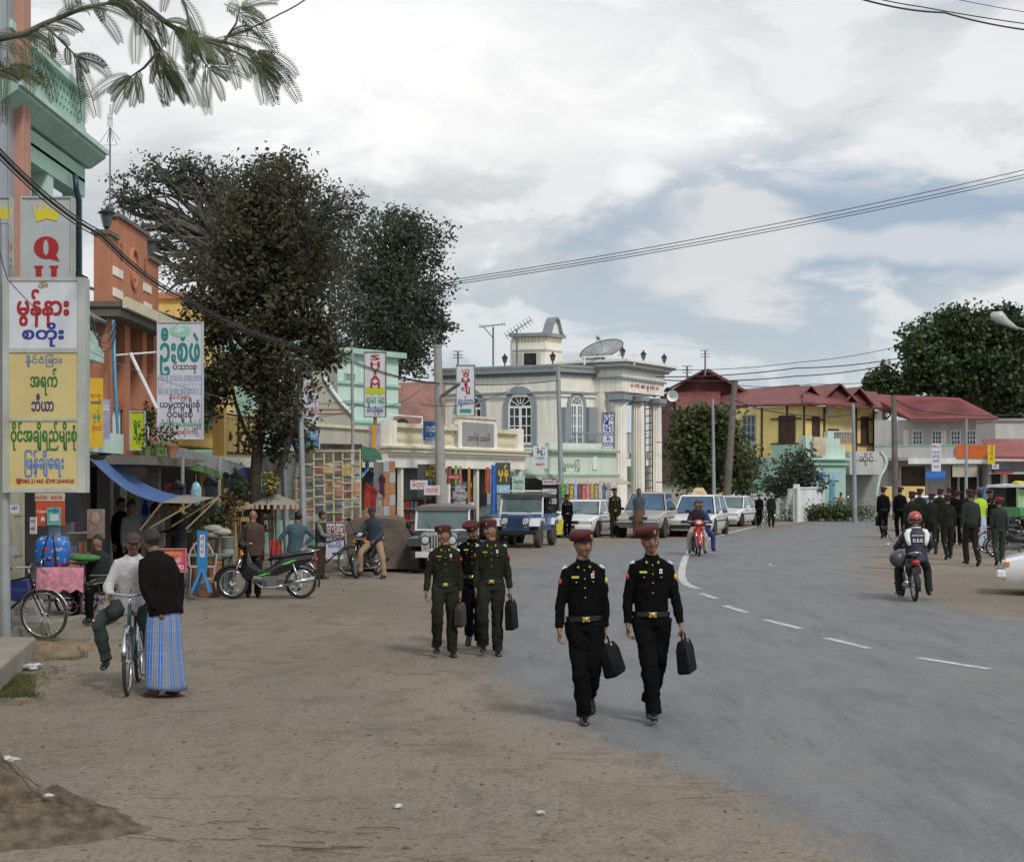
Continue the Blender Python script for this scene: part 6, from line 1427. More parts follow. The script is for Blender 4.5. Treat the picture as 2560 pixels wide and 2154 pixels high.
st_root = [x for x in COL.objects if x.name == 'street_tree'][0]
b2.build('forked_stem', BARK, st_root, smooth=True, world=True)
d = 62.0
def T(px, py, z=None): p = Wp(px, py, d); return p
tb = [Wp(560, 1190, d), Wp(565, 1000, d), Wp(600, 800, d), Wp(640, 700, d)]; tb[0].z = 0
tree('rain_tree', 'huge airy rain tree with bare grey limbs rising behind the orange shophouse', tb,
  [Lp(430, 440, d, 110, 60, 1.2), Lp(320, 500, d, 80, 75, 1), Lp(290, 610, d, 50, 80, .5), Lp(520, 460, d, 120, 75, 1.4), Lp(390, 560, d, 110, 80, .8), Lp(690, 440, d, 110, 60, 1.5), Lp(620, 520, d, 120, 90, 1.2), Lp(830, 510, d, 100, 70, 1.2), Lp(480, 700, d, 110, 100, .8), Lp(770, 620, d, 110, 100, 1.4), Lp(850, 700, d, 80, 120, 1.3), Lp(850, 590, d, 80, 70, .9)],
  1900, 7, .17, LEAF_G, bark=BARK2, spread=.40, limbs=3, droop=.1, seed=8, shell=.34, aspect=.30, tr=(.55, .28))
d = 70.0
tb = [Wp(985, 1190, d), Wp(985, 1000, d), Wp(975, 860, d)]; tb[0].z = 0
tree('mango_tree', 'dense dark rounded tree behind the lit sign boards and rusty roof', tb,
  [Lp(960, 570, d, 110, 70, 1.2), Lp(1040, 600, d, 85, 80, 1), Lp(910, 660, d, 85, 100, 1.1), Lp(1060, 720, d, 75, 95, 1.1), Lp(970, 720, d, 120, 110, 1.8), Lp(1030, 830, d, 105, 90, 1.6), Lp(900, 800, d, 100, 110, 1.6), Lp(1000, 900, d, 95, 60, 1.0), Lp(1110, 820, d, 40, 50, .3), Lp(860, 900, d, 60, 70, .6)],
  1500, 14, .20, LEAF_G, bark=BARK2, spread=.5, limbs=2, droop=.2, seed=12, shell=.42, aspect=.32, tr=(.4, .22))
d = 78.0
tb = [Wp(1765, 1270, d), Wp(1765, 1180, d), Wp(1760, 1100, d)]; tb[0].z = 0
tree('roadside_tree', 'bright green bushy tree between the white portico and yellow house', tb,
  [Lp(1745, 1055, d, 55, 42, 1), Lp(1790, 1070, d, 50, 50, 1), Lp(1720, 1100, d, 50, 60, 1), Lp(1800, 1140, d, 60, 50, 1), Lp(1745, 1180, d, 65, 45, 1), Lp(1835, 1180, d, 45, 45, .7)],
  620, 18, .28, LEAF_B, spread=1.0, limbs=2, droop=.1, seed=21, shell=.5, tr=(.2, .12))
d = 84.0
tb = [Wp(1975, 1250, d), Wp(1975, 1200, d)]; tb[0].z = 0
tree('garden_shrub', 'spiky dark shrub growing behind the white compound wall', tb, [Lp(1960, 1190, d, 60, 45, 1), Lp(2000, 1160, d, 40, 50, .8), Lp(1925, 1215, d, 35, 30, .5), Lp(2030, 1205, d, 35, 30, .5)], 260, 10, .24, LEAF_G, spread=.8, limbs=2, seed=22, shell=.5, tr=(.1, .06))
tb = [Wp(1870, 1260, 80), Wp(1868, 1200, 80)]; tb[0].z = 0
tree('garden_shrub', 'thin olive bush between the leaning wooden pole and white wall', tb, [Lp(1870, 1165, 80, 40, 50, 1), Lp(1850, 1210, 80, 30, 30, .5)], 120, 9, .24, LEAF_B, spread=.8, limbs=2, seed=23, shell=.5, tr=(.08, .05))
d = 135.0
tb = [Wp(2452, 1190, d), Wp(2450, 1050, d), Wp(2440, 960, d)]; tb[0].z = 0
tree('banyan_tree', 'very large dark tree towering over the red roofs at the far right', tb,
  [Lp(2310, 870, d, 70, 70, 1), Lp(2400, 820, d, 90, 60, 1.2), Lp(2500, 830, d, 90, 70, 1.2), Lp(2280, 940, d, 45, 50, .5), Lp(2370, 930, d, 110, 80, 1.5), Lp(2480, 930, d, 110, 90, 1.6), Lp(2560, 880, d, 70, 90, 1), Lp(2560, 990, d, 80, 80, 1), Lp(2420, 1000, d, 80, 45, .7), Lp(2640, 940, d, 80, 110, 1), Lp(2510, 1030, d, 60, 40, .5)],
  2400, 14, .44, LEAF_C, bark=BARK2, spread=.55, limbs=2, seed=31, shell=.42, tr=(.8, .4), aspect=.4)
tb = [Wp(2205, 1190, d), Wp(2205, 1000, d)]; tb[0].z = 0
tree('distant_tree', 'smaller dark tree just left of the very large one above the red roof', tb, [Lp(2205, 945, d, 40, 28, 1), Lp(2180, 975, d, 30, 22, .6), Lp(2240, 970, d, 35, 30, .7)], 260, 10, .5, LEAF_C, seed=32, limbs=2, spread=.8, shell=.5, tr=(.25, .15))
hd_ = MB(); C = []; rn = np.random.default_rng(9)
p = Wp(2080, 1275, 82); C = rn.normal(size=(2500, 3)) * [1.0, .4, .22] + [p.x, p.y, .45]; C = C[C[:, 2] > 0]
h = leafcloud('trimmed_hedge', C - [p.x, p.y, 0], np.full(len(C), .14), LEAF_B, None, rng=rn, kind=None, aspect=.5); h.location = (p.x, p.y, 0); tag(h, 'low trimmed hedge at the roadside in front of the mint annex', 'hedge')
# ---- overhanging branch with feathery fronds, top left
FROND = mat('fern_leaf', (.030, .050, .014), r=.5, var=.3, sc_=3, col2=(.07, .10, .03), island=.5, trans=.35)
d = 7.2; random.seed(13)
fr = thing('flame_tree', 'feathery flame tree branches hanging into the picture over the street', 'tree', (-5.2, 6.4, 0))
q = MB(); q.tube([(-5.2, 6.4, 0), (-5.15, 6.5, 2.0), (-4.9, 6.7, 3.8), (-4.2, 7.0, 4.9)], [.17, .14, .12, .09], 10); q.build('trunk', BARK2, fr, smooth=True, world=True)
br = [[(-260, 40), (-60, 110), (60, 85), (110, 60), (210, 20), (290, 5)], [(-200, -60), (120, -70), (330, -10), (420, 60), (475, 95), (560, 105), (640, 130)], [(120, -70), (250, -20), (330, 40), (370, 85), (395, 130), (405, 165)],
  [(420, -80), (465, 20), (478, 85)], [(475, 95), (540, 110), (610, 140), (650, 170)], [(330, -10), (400, 50), (440, 66)], [(-200, 120), (-60, 130), (0, 100), (60, 85)], [(395, 130), (360, 170), (330, 190)], [(110, 60), (160, 110), (190, 140)], [(-120, 200), (-40, 190), (20, 170)], [(560, 105), (590, 60), (600, 20)], [(475, 95), (500, 140), (520, 170)]]
bm_ = MB(); tips = []
for i, pl in enumerate(br):
 pts = [Wp(x, y, d + .5 * math.sin(i * 1.3) * (k / len(pl))) for k, (x, y) in enumerate(pl)]
 bm_.tube(pts, [.013 * (1 - .75 * k / len(pts)) * (1.5 if i < 2 else .6) for k in range(len(pts))], 6)
 for k in range(len(pts) - 1):
  for t_ in (.25, .7):
   P_ = pts[k].lerp(pts[k + 1], t_)
   if P_.x > Wp(-150, 0, d).x: tips.append((P_, (pts[k + 1] - pts[k]).normalized(), k / len(pts)))
 tips.append((pts[-1], (pts[-1] - pts[-2]).normalized(), 1)); tips.append((pts[-1], (pts[-1] - pts[-2]).normalized(), 1))
bm_.build('branches', BARK2, fr, smooth=True, world=True)
Vf = []; Ff = []; rach = MB()
def frond(P0, dirn, L):
 side = random.choice((-1, 1)); pts = []; cur = P0.copy(); dv = dirn.copy(); n_ = 13
 for k in range(n_ + 1):
  pts.append(cur.copy()); dv = (dv + Vector((0, 0, -.03 - .007 * k))).normalized(); cur += dv * L / n_
 rach.tube(pts[::3] + [pts[-1]], .0022, 4)
 pl_n = Vector((random.uniform(-.5, .5), -1, random.uniform(-.8, .8))).normalized()
 for k in range(1, n_ + 1):
  for h_ in (0, .5):
   if k == n_ and h_: continue
   a = pts[k].lerp(pts[min(k + 1, n_)], h_); t_ = (pts[min(k + 1, n_)] - pts[k - 1]).normalized(); s_ = t_.cross(pl_n).normalized()
   ln = L * .21 * math.sin(PI * (.12 + .80 * (k + h_) / (n_ + 1))) ** .8
   for sg_ in (-1, 1):
    dd_ = (s_ * sg_ + t_ * .5 + Vector((0, 0, -.12))).normalized(); w_ = t_ * .0030
    o_ = len(Vf); Vf.extend([a - w_ * .3, a + dd_ * ln * .5 - w_, a + dd_ * ln, a + dd_ * ln * .5 + w_]); Ff.append((o_, o_ + 1, o_ + 2, o_ + 3))
for P_, dv, kk in tips:
 for _ in range(1 if kk < .4 else 2):
  dn = (dv * random.uniform(.3, 1.0) + Vector((random.uniform(-.45, .95), random.uniform(-.5, .5), random.uniform(-.65, .25)))).normalized()
  frond(P_, dn, random.uniform(.12, .24))
for (x, y, dx, dy, L_) in ((190, 150, .45, -.8, .34), (185, 140, .15, -.9, .36), (575, 90, 1, .1, .26), (650, 130, 1, -.25, .26), (655, 150, .9, -.55, .30), (620, 150, .7, -.7, .30), (600, 40, .8, -.45, .30), (560, 10, .9, -.4, .3), (345, 185, -.6, -.7, .26), (470, 160, .5, -.8, .3), (420, 150, .7, -.7, .3), (20, 130, -.2, -1, .34), (60, 100, .2, -1, .3), (0, 150, .1, -1, .36), (90, 120, .35, -.8, .3), (-10, 60, .0, -1, .3)):
 frond(Wp(x, y, d), Vector((dx, random.uniform(-.2, .2), dy)).normalized(), L_ * .85)
o = npmesh('fronds', np.array([tuple(v) for v in Vf]) - np.array([-5.2, 6.4, 0]), np.array(Ff), FROND, fr); o['kind'] = 'stuff'
o = rach.build('frond_stalks', BARK2, fr, world=True, recalc=False); o['kind'] = 'stuff'
# ------------------------------------------------------------------ poles, wires, signs
GALV = mat('galvanised_steel', (.36, .39, .41), r=.5, m=.5, var=.12, streak=.2)
CPOLE = mat('concrete_pole', (.34, .335, .32), r=.85, var=.12, streak=.3)
WPOLE = mat('weathered_wood_pole', (.15, .135, .12), r=.9, var=.3, sc_=4, bump=.5)
CABLE = mat('black_cable', (.025, .025, .027), r=.6, var=.1)
GCABLE = mat('grey_cable', (.16, .17, .18), r=.6, var=.1)
def P3(px, py, d): return Wp(px, py, d)
def pole(label, px, pt, d, r0, r1, m, pxb=None, base=None, name='utility_pole', cap=True, arm=None):
 top = Wp(px, pt, d); b = Wp(pxb if pxb is not None else px, 1400, d); b.z = .0 if base is None else base
 t = thing(name, label, 'pole', b); q = MB(); q.tube([b, b.lerp(top, .5), top], [r0, (r0 + r1) / 2, r1], 14); q.build('shaft', m, t, smooth=30, world=True)
 if cap: q = MB(); q.tube([top, top + Vector((0, 0, .06))], r1 * 1.15, 12); q.build('cap', m, t, world=True)
 return t
def cable(label, pts, r, m=CABLE, sag=0.0, name='overhead_cable', group=None, n=14):
 a = [Vector(p) for p in pts]; out = []
 for i in range(len(a) - 1):
  for k in range(n): t_ = k / n; p = a[i].lerp(a[i + 1], t_); p.z -= sag * 4 * t_ * (1 - t_); out.append(p)
 out.append(a[-1]); q = MB(); q.tube(out, r, 5); o = q.build(name, m, smooth=True, recalc=False); return tag(o, label, 'cable', group)
pole('tall concrete lamp pole leaning by the balustrade shop row', 1094, 868, 45.5, .17, .12, CPOLE, pxb=1106)
q = MB(); q.tube([Wp(1104, 990, 45.3), Wp(1150, 958, 44.6)], .055, 8); x = [o for o in COL.objects if o.get('label', '').startswith('tall concrete lamp pole')][0]; q.build('lamp_arm', STEEL, x, world=True)
pole('grey steel pole in front of the plastic sheeted stall', 752, 1052, 33.4, .085, .06, GALV, pxb=762)
pole('short bright steel pole between the tree and the stall', 708, 1128, 35.5, .075, .07, GALV, pxb=719)
pole('thin galvanised pole behind the blue drain pipe', 880, 862, 38, .045, .035, GALV, pxb=884)
pole('slim steel pole in front of the white arcade corner', 1395, 915, 61.9, .12, .085, GALV, pxb=1406)
pole('blue grey lamp pole before the bright green tree', 1782, 1000, 72, .10, .06, GALV, pxb=1786)
pole('leaning weathered wooden pole beside the compound wall', 1837, 955, 76, .22, .15, WPOLE, pxb=1812)
pole('steel pole in front of the mint annex corner', 2133, 1010, 78, .12, .08, GALV, pxb=2138)
pole('thick wooden pole before the grey shophouse balcony', 2234, 990, 84, .20, .14, WPOLE, pxb=2240)
pole('slim pole in front of the orange banner', 2416, 1050, 80, .10, .06, GALV, pxb=2415)
pole('grey sign post at the left edge carrying the lightbox sign', 8, 560, 19.0, .065, .06, GALV, pxb=14)
# cables
for i, (dz, rr) in enumerate(((0, .019), (.045, .009), (-.05, .008))):
 cable(('thickest cable of the bundle sweeping down from the left edge', 'upper thin cable of the bundle along the shop fronts', 'lower thin cable of the bundle along the shop fronts')[i], [P3(-60, 320, 13) + Vector((0, 0, dz)), P3(250, 585, 19) + Vector((0, 0, dz)), P3(460, 745, 25) + Vector((0, 0, dz)), P3(715, 856, 31) + Vector((0, 0, dz)), P3(880, 905, 38) + Vector((0, 0, dz)), P3(1096, 958, 45.3) + Vector((0, 0, dz * .3)), P3(1396, 950, 61.9)], rr, sag=.10, group='cables bundled along the shop fronts')
cable('thin wire crossing the lit lightbox sign', [P3(-40, 420, 12), P3(20, 700, 17), P3(250, 890, 24), P3(640, 1010, 34)], .006, GCABLE, .1)
for i, (y0, y1) in enumerate(((706, 418), (712, 430), (718, 438))):
 cable(('upper', 'middle', 'lower')[i] + ' wire of the long high span crossing the open sky', [P3(1085, y0, 50), P3(2640, y1 - 12, 50)], .013, CABLE, .24, group='high wires across the sky', n=30)
cable('heavy black cable cutting the top right corner of the sky', [P3(2120, -12, 20), P3(2360, 32, 22), P3(2640, 82, 24)], .014, CABLE, .05); cable('second black cable just above at the top right corner', [P3(2120, -22, 20), P3(2300, 17, 22), P3(2660, 72, 24)], .009, CABLE, .02)
cable('thin wire at the very corner above the heavy black cables', [P3(2350, -10, 24), P3(2660, 45, 25)], .006, CABLE, .02); cable('twisted wire behind the feathery branch tips', [P3(560, 92, 14), P3(700, 35, 14), P3(800, -30, 14)], .008, GCABLE, .02)
for i, (a, b, c) in enumerate((((1640, 942), (1990, 920), (2260, 893)), ((1660, 950), (1990, 940), (2240, 908)), ((1660, 925), (2000, 905), (2260, 862)), ((1840, 962), (2030, 960), (2240, 945)), ((1836, 1000), (1980, 1035), (2134, 1035)), ((1410, 915), (1530, 950), (1640, 975)), ((1397, 960), (1500, 1000), (1620, 1010)), ((2240, 1000), (2330, 1030), (2560, 1035)))):
 cable('street wire %s' % ('sagging over the maroon rear gable', 'running just under the wire above the maroon roofs', 'faint and highest above the maroon roofs', 'from the wooden pole over the small gables', 'hanging across the yellow wall', 'from the arcade corner pole to the portico frieze', 'crossing the portico column capitals', 'in front of the far grey shophouse wall')[i], [P3(*a, 70), P3(*b, 74), P3(*c, 80)], .016 if i in (2, 3) else .026, CABLE, .12)
for i in range(5):
 cable(('top', 'second', 'third', 'fourth', 'lowest')[i] + ' loose service wire looping beside the orange pier', [P3(216 + i * 6, 770 + i * 8, 26), P3(240 + i * 5, 830 + 12 * i, 26.5), P3(290, 800 + i * 8, 28)], .008, GCABLE if i % 2 else CABLE, .12, group='service wires looping between mint and orange fronts')
for i, (a, b) in enumerate((((700, 1020), (890, 1015)), ((885, 1010), (1050, 975)), ((640, 960), (880, 1000)), ((1050, 1010), (1300, 960)), ((520, 1010), (660, 930)))):
 cable('thin service wire %s' % ('across the mint gabled house', 'behind the narrow red and white sign', 'leaving the tree crown to the thin pole', 'along the cream wall to the arcade corner', 'climbing from the banner into the tree')[i], [P3(*a, 37), P3(*b, 42)], .009, CABLE, .25)
INK = {k: mat('ink_' + k, v, r=.6, var=0) for k, v in dict(red=(.36, .015, .02), blue=(.03, .04, .30), skyb=(.10, .20, .50), green=(.02, .16, .03), purple=(.06, .03, .16), gold=(.35, .22, .04), teal=(.03, .22, .22), black=(.02, .02, .025), navy=(.03, .03, .10), yellow=(.65, .50, .03), white=(.75, .75, .75), orange=(.60, .12, .04), grey=(.2, .2, .22), jade=(.03, .30, .18)).items()}
SW = mat('white_sign_plastic', (.62, .64, .70), r=.35, var=.04, streak=.06); ST = mat('tan_sign_plastic', (.60, .49, .22), r=.35, var=.05, streak=.05); SF = mat('painted_sign_frame', (.46, .49, .45), r=.5, var=.1, streak=.3)
def board(label, x0, x1, y0, y1, d, m, frame=None, th=.05, yaw=0.0, name='shop_sign', cat='sign', group=None, fw=.03, tilt=0.0):
 a, b = Wp(x0, y1, d), Wp(x1, y0, d); w, h = b.x - a.x, b.z - a.z
 t = thing(name, label, cat, ((a.x + b.x) / 2, d, a.z), yaw, group)
 if tilt: t.rotation_euler = (R(tilt), 0, yaw)
 q = MB(); q.box((0, 0, h / 2), (w - (fw if frame else 0), th, h - (fw if frame else 0))); q.build('panel', m, t)
 if frame:
  q = MB()
  for s_ in (-1, 1): q.box((s_ * (w - fw) / 2, -.012, h / 2), (fw, th + .03, h)); q.box((0, -.010, fw / 2 if s_ < 0 else h - fw / 2), (w - 2 * fw, th + .026, fw))
  q.build('frame', frame, t)
 t['_g'] = (x0, y1, d, w, th); return t
def wr(t, s, px, py, hpx, ink, wpx=None, bold=.03, name='lettering', lift=.004):
 x0, y1, d, w, th = t['_g']; k = d / FPX
 return text(s, hpx * k * 1.25, t, TM(((px - x0) * k - w / 2, -th / 2 - lift, (y1 - py) * k)), INK[ink], bold=bold, name=name, fit=wpx * k if wpx else None)
def patch(t, name, m, x0, x1, y0, y1, off=.003, th=.004):
 X0, Y1, d, w, tt = t['_g']; k = d / FPX; a, b = (x0 - X0) * k - w / 2, (x1 - X0) * k - w / 2; c, e = (Y1 - y1) * k, (Y1 - y0) * k
 q = MB(); q.bb((a, -tt / 2 - off - th, c), (b, -tt / 2 - off, e)); return q.build(name, m, t)
# the big lightbox sign
t = board('tall lightbox sign with one white and two tan panels beside the left pole', 15, 218, 696, 1231, 19.0, SF, th=.22)
for nm, m_, y0, y1 in (('white_panel', SW, 705, 872), ('tan_panel', ST, 883, 1046), ('tan_panel', ST, 1053, 1219)): patch(t, nm, m_, 31, 201, y0, y1, off=-.002, th=.008)
for x0, x1, y0, y1 in ((15, 31, 696, 1231), (201, 213, 696, 1231), (31, 201, 696, 705), (31, 201, 872, 883), (31, 201, 1046, 1053), (31, 201, 1219, 1230)): patch(t, 'frame_bar', SF, x0, x1, y0, y1, off=0, th=.022)
L_ = .012
wr(t, 'ॐ', 115, 718, 20, 'gold', 26, .03, lift=L_); wr(t, 'မွန်နား', 115, 772, 50, 'red', 130, .055, lift=L_); wr(t, 'စတိုး', 115, 838, 32, 'blue', 104, .055, lift=L_)
wr(t, 'နိုင်ငံြခား', 117, 903, 16, 'skyb', 90, .02, lift=L_); wr(t, 'အရက်', 117, 955, 36, 'green', 68, .05, lift=L_); wr(t, 'ဘီယာ', 114, 1016, 34, 'purple', 56, .05, lift=L_)
wr(t, 'ဝိုင်အချိုရည်မျိုးစုံ', 117, 1090, 38, 'green', 164, .055, lift=L_); wr(t, 'ြဖန့်ချိေရး', 118, 1158, 36, 'skyb', 98, .055, lift=L_); wr(t, '☎085.21465 ✆09.2044030', 120, 1203, 11, 'red', 146, .05, lift=L_)
q = MB();
for y_ in (740, 810, 1120): q.tube([Wp(0, y_, 19.0), Wp(20, y_, 19.0)], .02, 6)
q.build('bracket', STEEL, t, world=True)
# the tall vertical sign with the crown
def crown_sign(label, x0, x1, d, cx, dim=False, half=False):
 t = board(label, x0, x1, 494, 722, d, mat('pale_grey_sign', (.44, .46, .48), r=.4, var=.04), frame=SF, th=.14, fw=.02)
 k = d / FPX; X0, Y1, _, w, th = t['_g']; L = lambda x, y: ((x - X0) * k - w / 2, (Y1 - y) * k)
 def flat(nm, poly, ink, nl=.006):
  q = MB(); q.prism([L(*p) for p in poly], -th / 2 - .004, -th / 2 - nl - .004, lambda a, b, dd: Vector((a, dd, b))); q.build(nm, ink, t)
 cr = [(-25, 50), (-36, 6), (-22, 30), (-17, 2), (-7, 27), (0, 0), (8, 27), (18, 3), (22, 30), (36, 10), (27, 48), (0, 42)]
 if not half: flat('crown_emblem', [(cx + x, 507 + y) for x, y in cr], mat('crown_yellow', (.66, .55, .03), var=0))
 else: flat('crown_emblem', [(min(max(cx + x, x0 + 3), x1 - 3), 507 + y) for x, y in cr], mat('crown_yellow', (.66, .55, .03), var=0))
 n = 28; rd_ = INK['red']
 o_ = [(cx + 31 * math.cos(2 * PI * i / n), 621 + 28 * math.sin(2 * PI * i / n)) for i in range(n)]; i_ = [(cx - 1 + 7 * math.cos(2 * PI * i / n), 620 + 20 * math.sin(2 * PI * i / n)) for i in range(n)]
 y = -th / 2 - .009; q = MB(); q.loft([[Vector((L(*p)[0], y, L(*p)[1])) for p in ring] for ring in (o_, i_)], cap=False)
 q.build('letter_Q'.lower(), rd_, t); flat('letter_tail', [(cx + 6, 636), (cx + 20, 632), (cx + 33, 655), (cx + 8, 648)], rd_)
 for dx in (-30, 8): flat('letter_stroke', [(cx + dx, 666), (cx + dx + 22, 666), (cx + dx + 22, 671), (cx + dx + 18, 671), (cx + dx + 18, 716), (cx + dx + 4, 716), (cx + dx + 4, 671), (cx + dx, 671)], rd_)
 return t
crown_sign('tall pale sign with yellow crown and big red letter Q above the lightbox', 57, 185, 21.2, 120)
crown_sign('reflected crown and letter Q sign built as a board, cut off by the pink post', -62, 31, 22.0, 3)  # the tall sign's reflection in the shop front, modelled as an added printed board
# vertical white banner sign
t = board('long white banner sign with large teal lettering hung in front of the orange shop', 394, 509, 805, 1098, 29.0, SW, frame=SW, th=.07, fw=.015)
patch(t, 'gradient_band', mat('lilac_band', (.38, .42, .55), r=.5, var=.15, sc_=3), 397, 506, 938, 984)
q = MB(); k_ = 29 / FPX; q.ell((0, -.04, (1098 - 827) * k_), (.20, .006, .13), 20, 8); q.build('emblem_disc', mat('mint_disc', (.30, .58, .46), var=0), t)
wr(t, 'ॐ', 449, 827, 18, 'white', 22, .04, lift=.012); wr(t, 'ဦးစံဖဲ', 451, 880, 66, 'teal', 100, .05); wr(t, 'ပိသားစု', 463, 918, 16, 'black', 60, .03)
wr(t, 'ကုန်မျိုးစုံေရာင်းဝယ်ေရး', 451, 962, 26, 'white', 104, .04, lift=.010); wr(t, 'နိုင်ငံြခား', 451, 993, 11, 'red', 54, .02); wr(t, 'ယမကာမျိုးစုံ', 451, 1012, 18, 'navy', 100, .035); wr(t, 'ဝိုင်မျိုးစုံ', 451, 1036, 20, 'navy', 64, .035)
wr(t, 'ကိတ်မုန့်အေအးေရခဲမုန့်', 452, 1061, 14, 'jade', 104, .03); wr(t, 'ြဖန့်ချိေရးဆိုင်ကြီး', 452, 1080, 12, 'red', 94, .02)
q = MB(); q.tube([Wp(286, 888, 28.6), Wp(395, 880, 29.0)], .02, 6); q.tube([Wp(325, 882, 28.7), Wp(392, 1021, 28.7)], .035, 6); q.build('bracket', WHITEW, t, world=True)
